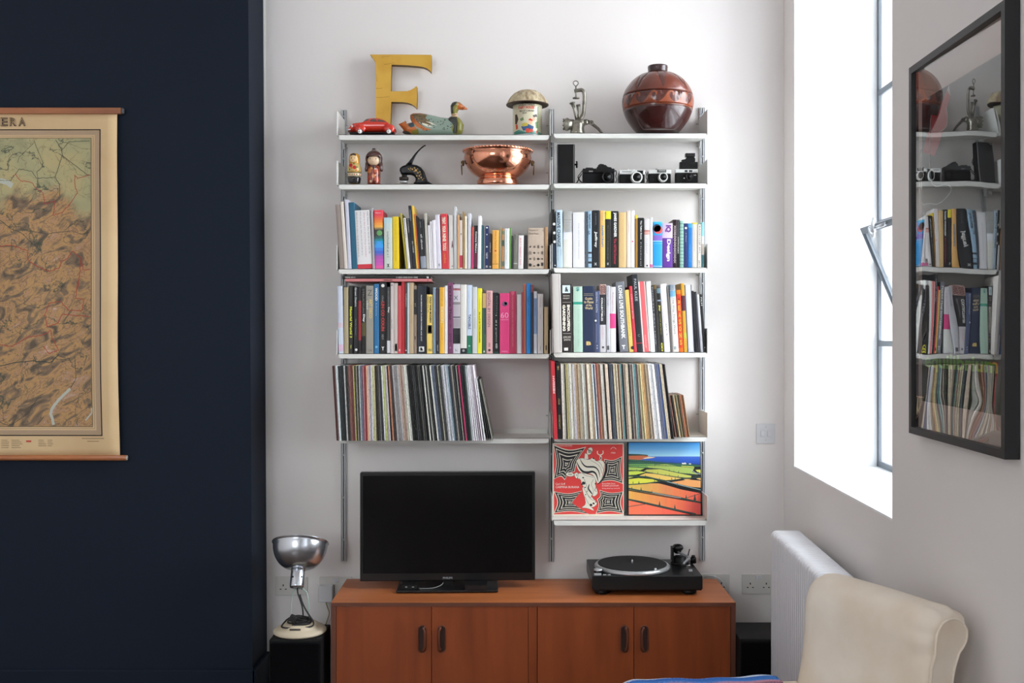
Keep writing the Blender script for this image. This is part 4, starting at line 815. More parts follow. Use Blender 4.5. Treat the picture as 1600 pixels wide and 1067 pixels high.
for st, wd in (([(560, 260), (640, 300), (700, 360), (712, 440)], 4), ([(620, 250), (700, 300), (730, 380)], 4), ([(430, 400), (470, 470), (540, 480), (600, 500)], 4), ([(540, 590), (522, 650), (560, 700), (585, 735)], 20), ([(600, 520), (560, 590), (600, 660), (590, 740)], 4), ([(470, 520), (500, 600), (520, 700)], 4), ([(640, 620), (610, 680), (640, 690)], 6), ([(500, 700), (540, 780), (600, 820)], 4), ([(480, 760), (520, 850), (560, 900)], 4)): stroke(st, wd, INK, 2, wd > 10)
piece_(el(272, 455, 58, 30, .1), 0); reg.append((el(272, 452, 24, 10, .1), INK)); reg.append((el(272, 450, 16, 6, .1), PAPER)); piece_([(325, 450), (352, 430), (380, 425), (386, 470), (370, 518), (345, 500)])
piece_([(478, 160), (520, 170), (530, 240), (470, 246)], 0); piece_(el(545, 130, 36, 56, .5), 0)
for k in range(6): stroke([(515 + 10 * k, 100 + 4 * k), (530 + 9 * k, 125 + 3 * k), (528 + 8 * k, 155)], 5, INK, 1)
for (a, b, r_) in [(455, 500, 13), (462, 575, 26), (440, 590, 14), (482, 635, 11), (490, 735, 9), (565, 878, 20), (600, 858, 16), (628, 838, 9), (598, 232, 12), (628, 586, 12), (365, 465, 8), (505, 690, 7)]: reg.append((el(a, b, r_, r_ * .8, .4, 10), INK))
full = [(31, 23), (1019, 23), (1019, 1028), (31, 1028)]
V, T, K = cdt(full, reg)
mb.add([(cs.X(u), Y - .0004, max(cs.z(v), zb_)) for u, v in V], T, [k or PAPER for k in K])
WHT = mat((244, 236, 226), .45)
for t_, a, b, c, d in [('Carl Orff', 72, 205, 572, 602), ('CARMINA BURANA', 72, 400, 615, 645), ('Bavarian Radio Chorus', 720, 900, 572, 590), ('EUGEN JOCHUM', 720, 945, 602, 628), ('long playing record', 720, 960, 640, 658), ('STEREO', 840, 905, 145, 165), ('PHONOGRAMM', 72, 300, 48, 66)]:
    mb.text(t_, (cs.X(a), Y - .0009, cs.z(d)), (1, 0, 0), (0, 0, 1), cs.L(b - a), cs.L(d - c), WHT)
mb.tube([(cs.X(835 + 4 * k), Y - .0012, cs.z(105 - 28 * math.sin(PI * k / 20))) for k in range(21)], .0008, WHT, 4)
mb.build('record_sleeve', label='red record sleeve with black and cream swirls standing face out', cat='record', group='record sleeves on show on the lowest shelf')
# landscape print
cs = CR(975, 690, 8.533, 4.49)
def g(a, b): return (a, b)
DG = mat((46, 78, 72), .5)
def grad(c1, c2, t): return tuple(int(round((x + (y - x) * t) / 6) * 6) for x, y in zip(c1, c2))
reg = []
for k in range(14): y0_, y1_ = 12 + k * 13.4, 12 + (k + 1) * 13.4; reg.append(([(62, y0_), (1012, y0_), (1014, y1_), (62, y1_)], mat(grad((62, 150, 224), (172, 220, 244), k / 13), .5)))
for k in range(6): y0_, y1_ = 197 + k * 18, 197 + (k + 1) * 18; reg.append(([(62, y0_), (1014, y0_), (1020, y1_), (62, y1_)], mat(grad((64, 110, 206), (28, 74, 182), k / 5), .5)))
reg.append(([(62, 166), (260, 170), (320, 185), (325, 200), (420, 206), (400, 216), (270, 232), (200, 245), (62, 245)], mat((206, 112, 74), .5)))
reg.append(([(320, 203), (420, 205), (380, 216), (280, 230), (250, 222)], mat((246, 226, 200), .5)))
reg.append(([(62, 162), (200, 166), (315, 176), (320, 190), (250, 184), (62, 188)], DG))
reg.append((smooth([(62, 235), (250, 245), (400, 262), (560, 280), (700, 292), (1020, 305), (1020, 340), (62, 340)], False, 1), mat((58, 110, 80), .5)))
fields = [([(62, 300), (400, 300), (460, 330), (250, 350), (62, 332)], (120, 176, 90)), ([(300, 315), (560, 300), (760, 330), (940, 345), (910, 400), (990, 440), (700, 410), (460, 365), (330, 350)], (172, 196, 98)), ([(62, 340), (280, 352), (220, 380), (62, 382)], (176, 206, 96)),
 ([(760, 320), (930, 332), (940, 352), (780, 340)], (220, 226, 88)), ([(300, 372), (480, 366), (700, 415), (900, 455), (890, 488), (700, 465), (420, 425), (260, 400)], (202, 204, 96)), ([(62, 395), (180, 390), (290, 408), (160, 440), (62, 446)], (206, 224, 84)), ([(290, 420), (460, 432), (760, 478), (760, 498), (560, 515), (380, 480), (200, 452)], (238, 200, 104)),
 ([(62, 462), (130, 470), (62, 490)], (190, 206, 96)), ([(62, 500), (190, 484), (380, 500), (460, 528), (300, 552), (62, 566)], (226, 226, 76)), ([(590, 545), (860, 505), (1022, 520), (1022, 612), (840, 598), (700, 572)], (244, 172, 104)), ([(950, 375), (1020, 372), (1020, 420), (980, 405)], (216, 222, 92)), ([(960, 490), (1022, 480), (1022, 512)], (240, 190, 110)), ([(790, 500), (900, 494), (820, 512)], (238, 190, 112))]
for p_, c in fields: reg.append((p_, mat(c, .5)))
# big diagonal fields, warmer towards the foot
for k in range(24):
    t0, t1 = k / 24, (k + 1) / 24
    a0, a1 = 62 + (1022 - 62) * t0, 62 + (1022 - 62) * t1
    top = lambda a: 580 - 25 * math.sin(PI * min(1, (a - 62) / 700)) + max(0, a - 460) * .19
    bot = lambda a: 640 + (a - 62) * .175
    reg.append(([(a0, top(a0)), (a1, top(a1)), (a1, bot(a1)), (a0, bot(a0))], mat(grad((226, 196, 92), (246, 98, 84), t0), .5)))
    b2 = lambda a: 765 + (a - 62) * .23
    reg.append(([(a0, bot(a0) + 14), (a1, bot(a1) + 14), (a1, min(970, b2(a1))), (a0, min(970, b2(a0)))], mat(grad((240, 178, 84), (246, 92, 88), t0), .5)))
    if b2(a0) < 960: reg.append(([(a0, b2(a0) + 16), (a1, min(970, b2(a1) + 16)), (a1, 970), (a0, 970)], mat(grad((248, 120, 84), (250, 100, 88), t0), .5)))
def line(pts, wd, m=DG):
    n_ = len(pts); reg.append(([(a, b - wd / 2) for a, b in pts] + [(a, b + wd / 2) for a, b in pts[::-1]], m))
ROAD = mat((170, 190, 196), .5)
line([(62, 335), (300, 350), (480, 362), (700, 410), (1018, 470)], 9); line([(62, 384), (180, 384), (300, 405), (440, 430), (760, 485), (1020, 480)], 9); line([(62, 455), (140, 462), (300, 468), (560, 530), (800, 590), (1022, 640)], 18); line([(560, 528), (800, 590), (1022, 642)], 7, ROAD)
line([(62, 572), (300, 556), (480, 530)], 14); line([(560, 530), (760, 495), (960, 475)], 8); line([(62, 625), (200, 652), (400, 684), (700, 738), (1022, 812)], 22); line([(380, 676), (560, 714), (760, 750)], 7, ROAD); line([(62, 768), (200, 795), (480, 858), (960, 965)], 18); line([(62, 866), (320, 825)], 8); line([(800, 760), (1022, 690)], 8)
line([(62, 318), (420, 318), (700, 325), (940, 350)], 7); line([(890, 370), (960, 420), (1018, 432)], 8, ROAD)
for (a, b, h_) in [(190, 340, 20), (290, 345, 18), (410, 325, 26), (470, 320, 20), (560, 318, 20), (620, 322, 16), (95, 388, 24), (170, 392, 32), (290, 412, 34), (375, 418, 22), (450, 424, 26), (605, 395, 34), (665, 404, 26), (728, 412, 30), (842, 436, 26), (874, 438, 26), (722, 470, 32), (602, 446, 24), (556, 440, 18), (205, 455, 24), (284, 466, 30), (472, 502, 26), (636, 505, 32), (682, 515, 44), (408, 532, 30), (120, 556, 34), (198, 556, 38), (710, 590, 44), (104, 632, 40), (228, 660, 58), (372, 664, 20), (828, 752, 50), (944, 782, 92), (474, 862, 76), (678, 898, 66), (990, 410, 26), (880, 606, 16), (920, 612, 16)]:
    reg.append(([(a - h_ * .2, b), (a, b - h_), (a + h_ * .2, b)], DG))
for k in range(36): a = 66 + k * 26; b = 250 + max(0, (a - 200)) * .055 + random.uniform(-3, 5); reg.append(([(a - 14, b + 18), (a, b - 8), (a + 14, b + 18)], DG))
reg.append(([(770, 300), (775, 280), (800, 284), (812, 276), (830, 288), (830, 300)], mat((230, 230, 224), .5))); reg.append(([(866, 302), (868, 288), (895, 290), (895, 303)], mat((220, 220, 214), .5)))
BK = mat((24, 24, 26), .45)
mb = MB(); full = [(62, 12), (1010, 10), (1024, 560), (1030, 972), (64, 972)]
V, T, K = cdt(full, reg); Yl = 4.49
zb_ = zr[5] + .0006
mb.add([(cs.X(u), Yl - .0004, cs.z(v)) for u, v in V], T, [k or BK for k in K])
mb.add([(cs.X(34), Yl, zb_), (cs.X(1046), Yl, zb_), (cs.X(1016), Yl, cs.z(4)), (cs.X(42), Yl, cs.z(4)), (cs.X(34), Yl + .006, zb_), (cs.X(1046), Yl + .006, zb_), (cs.X(1016), Yl + .006, cs.z(4)), (cs.X(42), Yl + .006, cs.z(4))],
       [(0, 1, 2, 3), (5, 4, 7, 6), (0, 4, 5, 1), (1, 5, 6, 2), (2, 6, 7, 3), (3, 7, 4, 0)], BK)
mb.build('record_sleeve', label='record sleeve printed with orange and green fields by the sea', cat='record', group='record sleeves on show on the lowest shelf')
# ------------------------------------------------------------------ sideboard
def teak(key, a, b, sc_):
    m = noisy(key, a, b, sc_, .42, 5, .3, .7, bump=.08, dist=.6, spec=.45)
    return m
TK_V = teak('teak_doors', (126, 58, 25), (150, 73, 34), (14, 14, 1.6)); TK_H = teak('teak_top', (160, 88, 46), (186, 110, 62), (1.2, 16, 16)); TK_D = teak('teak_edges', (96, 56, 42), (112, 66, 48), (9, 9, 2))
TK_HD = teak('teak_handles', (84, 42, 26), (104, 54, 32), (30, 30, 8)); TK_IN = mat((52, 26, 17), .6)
Z0, Z1 = 4.17, 4.568
hT = H - 1.1055; Xl, Xr = XX(517, Z0), XX(1149.6, Z0)
sbd = thing('sideboard', 'low teak sideboard with four doors standing against the white wall', 'sideboard', ((Xl + Xr) / 2, (Z0 + Z1) / 2, 0))
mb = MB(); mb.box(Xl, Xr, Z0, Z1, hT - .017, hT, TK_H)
mb.build('top', sbd, bev=.0015)
mb = MB(); mb.box(Xl - .0, Xr + .0, Z0 - .0012, Z0 + .0004, hT - .0165, hT - .0008, TK_D); mb.build('top_edge', sbd)
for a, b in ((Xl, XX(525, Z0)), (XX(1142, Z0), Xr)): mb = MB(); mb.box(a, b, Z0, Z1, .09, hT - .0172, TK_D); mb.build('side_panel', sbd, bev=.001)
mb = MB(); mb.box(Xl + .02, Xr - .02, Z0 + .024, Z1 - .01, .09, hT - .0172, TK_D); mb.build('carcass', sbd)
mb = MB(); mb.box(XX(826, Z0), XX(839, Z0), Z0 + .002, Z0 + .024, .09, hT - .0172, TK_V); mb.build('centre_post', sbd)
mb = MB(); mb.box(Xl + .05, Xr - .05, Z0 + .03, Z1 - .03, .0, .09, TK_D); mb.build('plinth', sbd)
def handle(door, pxa, pxb, side):
    y0 = Z0 + .002; xc = XX((pxa + pxb) / 2, Z0); zc = ZZ(998, Z0); hh = (ZZ(976.5, Z0) - ZZ(1020, Z0)) / 2; r = XX(pxb, Z0) - XX(pxa, Z0); r /= 2
    def stad(rr, n=10): return [(xc + rr * math.cos(a), zc + (hh - r) + rr * math.sin(a)) for a in [PI * k / n for k in range(n + 1)]] + [(xc - rr * math.cos(a), zc - (hh - r) - rr * math.sin(a)) for a in [PI * k / n for k in range(n + 1)]]
    mb = MB(); mb.prism(stad(r * .86), lambda u, v, q: (u, y0 - .0012 + q * .002, v), TK_IN)
    mb.tube([(u, y0 - .003, v) for u, v in stad(r * .84)], .0030, TK_HD, 8, closed=True)
    # carved grip: widened lip on the side of the meeting stile, waisted in the middle
    gx = xc + side * r * .55
    pts = []
    for k in range(13): t = -1 + k / 6; pts.append((gx + side * r * .05 * (1 - t * t) - side * r * .25 * (abs(t) > .8), y0 - .007 - .006 * (1 - t * t), zc + t * (hh - r * .4)))
    mb.tube(pts, [.0045 + .0012 * abs(math.cos(PI * k / 12)) for k in range(13)], TK_HD, 10)
    mb.build('handle', door)
for a, b, h0, h1, sd in ((525.3, 673.8, 652.8, 666.3, 1), (674.6, 825.4, 683.3, 696.8, -1), (840, 990, 968.8, 982.4, 1), (990.8, 1141.5, 1000.2, 1013.6, -1)):
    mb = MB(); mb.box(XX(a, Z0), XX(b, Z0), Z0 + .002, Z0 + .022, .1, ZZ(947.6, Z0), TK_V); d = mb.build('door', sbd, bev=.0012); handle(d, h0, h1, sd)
# ------------------------------------------------------------------ television
BLK = mat((16, 16, 18), .3, spec=.5, key='gloss_black'); BLM = mat((13, 13, 14), .5, key='satin_black', spec=.3); SCR = mat((9, 9, 10), .16, key='dark_screen', spec=.35)
ct = CR(540, 720, 4.85, 4.40)
tv = thing('television', 'black flat-screen television standing on the sideboard', 'television', (XX(699.8, 4.4), 4.40, hT), (0, 0, math.radians(1.6)))
TWM = WM[tv.name]
w2 = .375; zt_ = ZZ(737.3, 4.4) - hT; zb_ = ZZ(906.5, 4.4) - hT
mb = MB(); mb.box(-w2, w2, -.012, .03, zb_, zt_, BLK); mb.box(-w2 + .05, w2 - .05, .03, .06, zb_ + .05, zt_ - .08, BLM); mb.build('casing', tv, local=True, bev=.004)
mb = MB(); mb.box(-w2 + .013, w2 - .013, -.0128, -.0118, zb_ + .034, zt_ - .014, SCR); mb.build('screen', tv, local=True)
mb = MB(); mb.text('PHILIPS', (-.0205, -.0135, zb_ + .009), (1, 0, 0), (0, 0, 1), .041, .0085, mat((150, 152, 156), .4), .03); mb.build('badge', tv, local=True)
mb = MB(); mb.box(-.025, .025, .0, .028, .012, zb_ + .03, BLM); mb.build('neck', tv, local=True, bev=.003)
gb = MB(); bw = XX(779.5, 4.31) - XX(620, 4.31); gb.box(-bw / 2, bw / 2, -.088, .105, .003, .013, BLK); gb.build('stand_base', tv, local=True, bev=.003)
mb = MB(); mb.box(-bw / 2 + .02, bw / 2 - .02, -.07, .09, 0, .003, BLM); mb.build('foot_pad', tv, local=True)
# two small boxes and a lead on the stand
def on_stand(px0, px1, Z_, dep, hgt, nm, lab, cat):
    mb = MB(); x0, x1 = XX(px0, Z_), XX(px1, Z_); mb.box(x0, x1, Z_, Z_ + dep, hT + .0134, hT + .0134 + hgt, BLM)
    if nm == 'media_box': mb.box(x0 + .006, x1 - .006, Z_ - .0006, Z_, hT + .0164, hT + .0134 + hgt - .004, BLK)
    else:
        for k in (.25, .7): mb.box(x0 + (x1 - x0) * k, x0 + (x1 - x0) * (k + .14), Z_ - .0006, Z_, hT + .0134 + hgt * .45, hT + .0134 + hgt * .6, mat((190, 190, 190), .5))
    mb.build(nm, label=lab, cat=cat, bev=.0015)
on_stand(727, 761, 4.315, .07, .022, 'media_box', 'small black media box on the television stand', 'box')
on_stand(627, 651, 4.33, .06, .018, 'remote_receiver', 'small black receiver with two pale marks on the television stand', 'receiver')
mb = MB(); mb.tube(smooth([(XX(655, 4.34), 4.335, hT + .0158), (XX(668, 4.34), 4.33, hT + .0158), (XX(680, 4.34), 4.345, hT + .0158), (XX(690, 4.36), 4.37, hT + .022), (XX(692, 4.37), 4.38, hT + .028)], False, 2), .0018, mat((130, 130, 128), .5), 6)
tag(mb.build('cable'), 'thin grey lead curling over the television stand', 'cable')
# ------------------------------------------------------------------ turntable
cz = CR(900, 840, 7.27, 4.27)
tx0, tx1 = XX(925, 4.27), XX(1098, 4.27); tz = ZZ(899.8, 4.27); ty0, ty1 = 4.27, 4.585
tt = thing('turntable', 'black direct-drive turntable with a silver dotted platter on the sideboard', 'turntable', ((tx0 + tx1) / 2, (ty0 + ty1) / 2, hT))
SLV = mat((208, 210, 212), .28, .55, key='silver'); DK = mat((17, 18, 19), .35, key='dark_plinth')
mb = MB(); mb.box(tx0, tx1, ty0, ty1, tz - .056, tz, DK); mb.build('plinth', tt, bev=.003)
mb = MB(); mb.box(tx0 + .004, tx1 - .003, ty0 + .004, ty1 - .006, hT + .022, tz - .054, BLM); mb.build('underside', tt, bev=.003)
for fx in (tx0 + .045, tx1 - .05):
    for fy_ in (ty0 + .05, ty1 - .05):
        mb = MB(); mb.lathe([(.026, 0), (.031, .004), (.033, .012), (.030, .016), (.033, .02), (.03, .026), (.02, .03)], (fx, fy_, hT + .0003), BLM, 24); mb.build('foot', tt)
pcx, pcy, pr_ = XX(988, 4.42) , 4.425, .163
mb = MB(); mb.lathe([(.0, tz), (pr_ - .004, tz + .001), (pr_, tz + .004), (pr_ - .001, tz + .010), (pr_ - .006, tz + .0155), (pr_ - .0075, tz + .0165), (0, tz + .0165)], (pcx, pcy, 0), SLV, 96)
for row, (zz, rr) in enumerate(((.006, pr_ - .0004), (.009, pr_ - .0006), (.012, pr_ - .0018), (.0145, pr_ - .0040))):
    for k in range(150):
        a = 2 * PI * (k + .5 * (row % 2)) / 150; ca, sa = math.cos(a), math.sin(a); da = .0022 / rr
        p = [(pcx + (rr + .0007) * math.cos(a + s_ * da * .55), pcy + (rr + .0007) * math.sin(a + s_ * da * .55), tz + zz + q_ * .0009) for s_, q_ in ((-1, -1), (1, -1), (1, 1), (-1, 1))]
        mb.add(p, [(0, 1, 2, 3)], BLM)
plat = mb.build('platter', tt)
mb = MB(); prof = [(.148, tz + .0166), (.1485, tz + .0185)] + [(.147 - k * .0047, tz + .0190 + (.0004 if k % 2 else 0)) for k in range(27)] + [(.0, tz + .019)]
mb.lathe(prof, (pcx, pcy, 0), mat((24, 24, 26), .6, key='rubber_mat'), 72); mb.build('slipmat', plat)
mb = MB(); mb.lathe([(.004, tz + .018), (.0036, tz + .03), (.002, tz + .034), (0, tz + .0345)], (pcx, pcy, 0), SLV, 12); mb.build('spindle', plat)
def tpt(px, py, h_=0):   # point of the deck (height h_ above it) under a photo pixel
    Z_ = F * (H - (tz + h_)) / (py - HY); return Vector((XX(px, Z_), Z_, tz + h_))
c = tpt(1024, 897); mb = MB(); mb.lathe([(.006, 0), (.006, .022), (.0045, .025), (0, .025)], (c.x, c.y, tz), SLV, 16); mb.build('target_light', tt)
c = tpt(934, 888, .01); mb = MB(); mb.lathe([(.018, 0), (.018, .012), (.015, .016), (0, .016)], (tx0 + .03, ty0 + .055, tz), BLK, 24); mb.lathe([(.0185, .011), (.0175, .0165), (.012, .0175)], (tx0 + .03, ty0 + .055, tz), SLV, 24); mb.build('power_dial', tt)
mb = MB(); mb.box(tx0 + .010, tx0 + .040, ty0 + .008, ty0 + .032, tz, tz + .005, SLV); mb.build('start_button', tt, bev=.001)
for k in range(2): mb = MB(); mb.box(tx0 + .048 + k * .018, tx0 + .061 + k * .018, ty0 + .01, ty0 + .02, tz, tz + .003, SLV); mb.build('speed_button', tt, bev=.0006)
c = tpt(1079, 893); mb = MB(); mb.box(c.x - .0015, c.x + .0015, ty0 + .02, ty0 + .12, tz + .0002, tz + .001, BLM); mb.box(c.x - .007, c.x + .007, c.y - .004, c.y + .008, tz + .001, tz + .009, SLV); mb.build('pitch_slider', tt, bev=.0006)
# tonearm
bc = tpt(1060, 876); ax, ay = XX(1062, 4.50), 4.50
arm = MB(); arm.lathe([(.040, 0), (.040, .006), (.034, .010), (.028, .012), (.028, .03), (.02, .034), (0, .034)], (ax, ay, tz), BLM, 32); am = arm.build('tonearm_base', tt)
mb = MB(); mb.lathe([(0, -.022), (.017, -.022), (.019, -.016), (.019, .016), (.017, .022), (0, .022)], (0, 0, 0), BLM, 28, Matrix.Translation((ax - .008, ay + .03, tz + .058)) @ Matrix.Rotation(PI / 2, 4, 'X')); mb.build('counterweight', tt)
mb = MB(); mb.box(ax - .036, ax - .028, ay - .02, ay + .03, tz + .012, tz + .072, BLM); mb.box(ax - .036, ax - .010, ay + .01, ay + .022, tz + .05, tz + .07, BLM); mb.ball((ax - .006, ay + .0, tz + .07), (.022, .022, .016), BLK); mb.build('arm_pivot', tt, bev=.002)
S_ = [(ax - .006, ay + .0, tz + .05), (ax + .004, ay - .03, tz + .048), (ax + .020, ay - .06, tz + .046), (ax + .024, ay - .09, tz + .044), (ax + .010, ay - .12, tz + .040), (ax - .008, ay - .145, tz + .034), (ax - .012, ay - .165, tz + .030)]
mb = MB(); mb.tube(smooth(S_, False, 2), .0048, mat((170, 172, 176), .25, .5, key='arm_chrome'), 12); mb.build('tonearm', tt)
e = S_[-1]; mb = MB(); mb.prism([(e[0] - .009, e[1] + .004), (e[0] + .009, e[1] + .004), (e[0] + .007, e[1] - .028), (e[0] - .007, e[1] - .028)], lambda u, v, q: (u, v, e[2] - .003 + q * .008), BLM); mb.tube([(e[0] + .008, e[1] - .02, e[2] + .003), (e[0] + .024, e[1] - .028, e[2] + .006)], .0016, SLV); mb.build('headshell', tt)
mb = MB(); mb.tube([(ax + .03, ay - .01, tz + .02), (ax + .045, ay + .005, tz + .062)], .0025, BLM); mb.build('cue_lever', tt)
mb = MB(); mb.lathe([(.013, 0), (.013, .022), (.010, .026), (0, .026)], (ax + .062, ay + .01, tz), BLM, 20); mb.lathe([(.008, .026), (.008, .034), (0, .035)], (ax + .062, ay + .01, tz), BLK, 16); mb.build('arm_lift_knob', tt)
# ------------------------------------------------------------------ speakers
SPK = mat((14, 14, 15), .6, key='speaker_black', spec=.25); GRL = noisy('grille_cloth', (7, 7, 9), (13, 13, 15), (400, 400, 400), .95, spec=.08)
def speaker(x0, x1, y0, y1, zt_, lab):
    t = thing('loudspeaker', lab, 'speaker', ((x0 + x1) / 2, (y0 + y1) / 2, 0), group='loudspeakers beside the sideboard')
    mb = MB(); mb.box(x0, x1, y0 + .012, y1, .06, zt_, SPK); mb.build('cabinet', t, bev=.006)
    mb = MB(); mb.box(x0 + .006, x1 - .006, y0, y0 + .012, .08, zt_ - .012, GRL); mb.build('grille', t, bev=.005)
    mb = MB(); mb.box(x0 - .0, x1 + .0, y0 + .0, y1, .0, .06, SPK); mb.build('stand', t, bev=.004)
hS = H - 1.239
speaker(XX(421, 4.12), XX(502.5, 4.12), 4.10, 4.33, hS, 'black loudspeaker carrying the silver lamp')
speaker(Xr + .003, Xr + .232, 4.105, 4.36, hS + .0, 'black loudspeaker standing between the sideboard and radiator')
# ------------------------------------------------------------------ lamp
lc = CR(400, 820, 4.32, 4.21)
lx, ly = lc.X(296), 4.215
CRM = mat((206, 192, 166), .5, key='cream_enamel'); CHR = mat((196, 200, 206), .24, .95, key='spun_aluminium'); CORD = mat((22, 21, 22), .5, key='black_rubber')
lamp = thing('table_lamp', 'silver dish lamp on a cream round base standing on the loudspeaker', 'lamp', (lx, ly, hS))
mb = MB(); R_ = .108; mb.lathe([(R_ - .006, 0), (R_, .004), (R_, .010), (R_ - .008, .018), (R_ - .03, .022), (R_ - .034, .026), (R_ - .036, .034), (R_ - .046, .040), (0, .043)], (lx, ly, hS + .0004), CRM, 48); mb.build('base', lamp)
mb = MB(); pl = lc.p(287, 688); mb.box(pl.x - .022, pl.x + .022, ly - .0745, ly - .0705, hS + .027, hS + .034, mat((60, 56, 50), .4)); mb.build('name_plate', lamp, bev=.0008)
WIR = mat((176, 206, 192), .35, key='pale_green_wire')
mb = MB()
for s_, y_ in ((0, ly + .01),):
    pts = [(lc.X(234), y_, hS + .040), (lc.X(234), y_, lc.z(470)), (lc.X(270), y_, lc.z(432)), (lc.X(306), y_, lc.z(432)), (lc.X(350), y_, lc.z(470)), (lc.X(350), y_, hS + .040)]
    mb.tube(smooth(pts, False, 1), .0018, WIR, 8)
mb.build('wire_bracket', lamp)
# tilted dish
tilt = Matrix.Translation((lc.X(276), ly - .01, lc.z(424))) @ Matrix.Rotation(math.radians(-27), 4, 'X') @ Matrix.Rotation(math.radians(-.5), 4, 'Y')
mb = MB(); rn_ = lc.L(47); hn = lc.L(128)
mb.lathe([(0, 0), (rn_ * .88, 0), (rn_ * .98, .004), (rn_, .008), (rn_, hn), (rn_ * .96, hn + .002), (0, hn + .002)], (0, 0, 0), CHR, 36, tilt)
for dx in (-.5, .72): a = math.asin(dx * .95); mb.ball((rn_ * dx, -rn_ * math.cos(a), hn * .52), .0036, mat((12, 12, 12), .8), 10, 6, tilt)
mb.build('lamp_socket', lamp)
mb = MB(); Rd = lc.L(186); prof = []
for k in range(15): t = k / 14; prof.append((rn_ + (Rd - rn_) * math.sin(t * PI / 2) ** .92, hn + lc.L(178) * (1 - math.cos(t * PI / 2)) ** .95))
zt2 = prof[-1][1]; prof += [(Rd + .004, zt2 + .001), (Rd + .004, zt2 + .004), (Rd - .001, zt2 + .004)] + [(r - .0015, z_ + .001) for r, z_ in prof[::-1]] + [(0, hn + .003)]
mb.lathe(prof, (0, 0, 0), CHR, 64, tilt); mb.build('reflector_dish', lamp)
mb = MB(); mb.tube(smooth([lc.p(275, 424, .01), lc.p(278, 465, .01), lc.p(300, 510, 0), lc.p(318, 555, -.01), lc.p(322, 610, -.01)], False, 2), .0032, CORD); mb.tube(smooth([lc.p(296, 470, .0), lc.p(325, 540, -.015), lc.p(365, 590, -.03), lc.p(403, 645, -.03), lc.p(395, 668, -.045), lc.p(290, 668, -.06), lc.p(190, 672, -.05), lc.p(190, 655, -.04), lc.p(235, 610, -.02), lc.p(300, 625, 0), lc.p(380, 640, -.0), lc.p(370, 655, -.04), lc.p(260, 650, -.05)], False, 2), .0034, CORD)
for k in range(3): mb.tube([(lx + (.048 - .006 * k) * math.cos(a), ly - .01 + (.034 - .004 * k) * math.sin(a), hS + .0475 + .007 * k + .002 * math.sin(3 * a + k)) for a in [2 * PI * i / 24 for i in range(24)]], .0034, CORD, closed=True)
mb.build('cord', lamp)
mb = MB(); c = lc.p(268, 612, -.045); mb.add(*(lambda b: (b.v, b.f))((lambda: (lambda q: q)(MB().box(-.016, .016, -.009, .009, -.014, .014, CORD)))()), CORD, False, Matrix.Translation(c) @ Matrix.Rotation(math.radians(25), 4, 'Y')); mb.build('plug', lamp, bev=.004)
# ------------------------------------------------------------------ sockets and switch
PLT = mat((212, 209, 203), .35, key='switch_plate'); PLW = mat((214, 214, 216), .35, key='white_plastic'); HOL = mat((16, 15, 15), .8)
def socket(x0, x1, y0, y1, lab, kind='double', group=None):
    cw = CR(0, 0, 1, ZW); X0, X1, Za, Zb = cw.X(x0), cw.X(x1), cw.z(y1), cw.z(y0)
    t = thing('wall_socket' if kind != 'switch' else 'light_switch', lab, 'socket' if kind != 'switch' else 'switch', ((X0 + X1) / 2, ZW, Za), group=group)
    mb = MB(); mb.box(X0, X1, ZW - .007, ZW - .0004, Za, Zb, PLT if kind != 'switch' else PLW); mb.build('plate', t, bev=.0015)
    xm = (X0 + X1) / 2; zm = (Za + Zb) / 2
    if kind == 'switch':
        for s_ in (-1, 1):
            mb = MB(); mb.box(xm + s_ * .0145 - .009, xm + s_ * .0145 + .009, ZW - .012, ZW - .006, zm - .014, zm + .014, PLW); mb.build('rocker', t, bev=.002)
        for s_ in (-1, 1): mb = MB(); mb.lathe([(.003, 0), (.003, .001), (0, .001)], (0, 0, 0), PLT, 12, Matrix.Translation((xm, ZW - .007, zm + s_ * .030)) @ Matrix.Rotation(PI / 2, 4, 'X')); mb.build('screw', t)
        return t
    for s_ in ((-1, 1) if kind == 'double' else (0,)):
        c = xm + s_ * .036; mb = MB()
        mb.box(c - .0022, c + .0022, ZW - .0076, ZW - .0068, zm - .002, zm + .007, HOL); mb.box(c - .0155, c - .008, ZW - .0076, ZW - .0068, zm - .0165, zm - .0125, HOL); mb.box(c + .008, c + .0155, ZW - .0076, ZW - .0068, zm - .0165, zm - .0125, HOL)
        mb.build('outlet', t)
        mb = MB(); mb.box(xm + s_ * .0065 - .006, xm + s_ * .0065 + .006, ZW - .011, ZW - .006, Zb - .024, Zb - .006, PLW); mb.build('rocker', t, bev=.001)
    return t
socket(430.3, 480.8, 900, 929.5, 'double wall socket behind the silver lamp')
socket(499.8, 550, 900.5, 930, 'double wall socket behind the corner of the sideboard, adapter plugged in')
socket(1089, 1139.4, 896.3, 926.6, 'wall socket partly hidden behind the turntable end of the sideboard')
socket(1159, 1209.5, 896.4, 927.6, 'double wall socket next to the radiator')
socket(1181.6, 1210.6, 661.6, 692.6, 'white double rocker light switch high on the wall by the window', 'switch')
cw = CR(0, 0, 1, ZW)
mb = MB(); mb.box(cw.X(500.5), cw.X(522), ZW - .05, ZW - .0115, cw.z(936.5), cw.z(911.5), PLW); tag(mb.build('plug_adapter', bev=.003), 'white cube plug adapter pushed into the socket beside the sideboard', 'adapter')
YC = mat((160, 146, 96), .6)
mb = MB(); mb.tube(smooth([(cw.X(511), ZW - .03, cw.z(936)), (cw.X(513), ZW - .03, cw.z(945)), (cw.X(517), ZW - .025, cw.z(955)), (cw.X(513), ZW - .025, cw.z(966)), (cw.X(508), ZW - .03, cw.z(982)), (cw.X(506), ZW - .04, cw.z(1030))], False, 2), .0028, YC); tag(mb.build('cable'), 'yellowish cable hanging down from the plug adapter', 'cable')
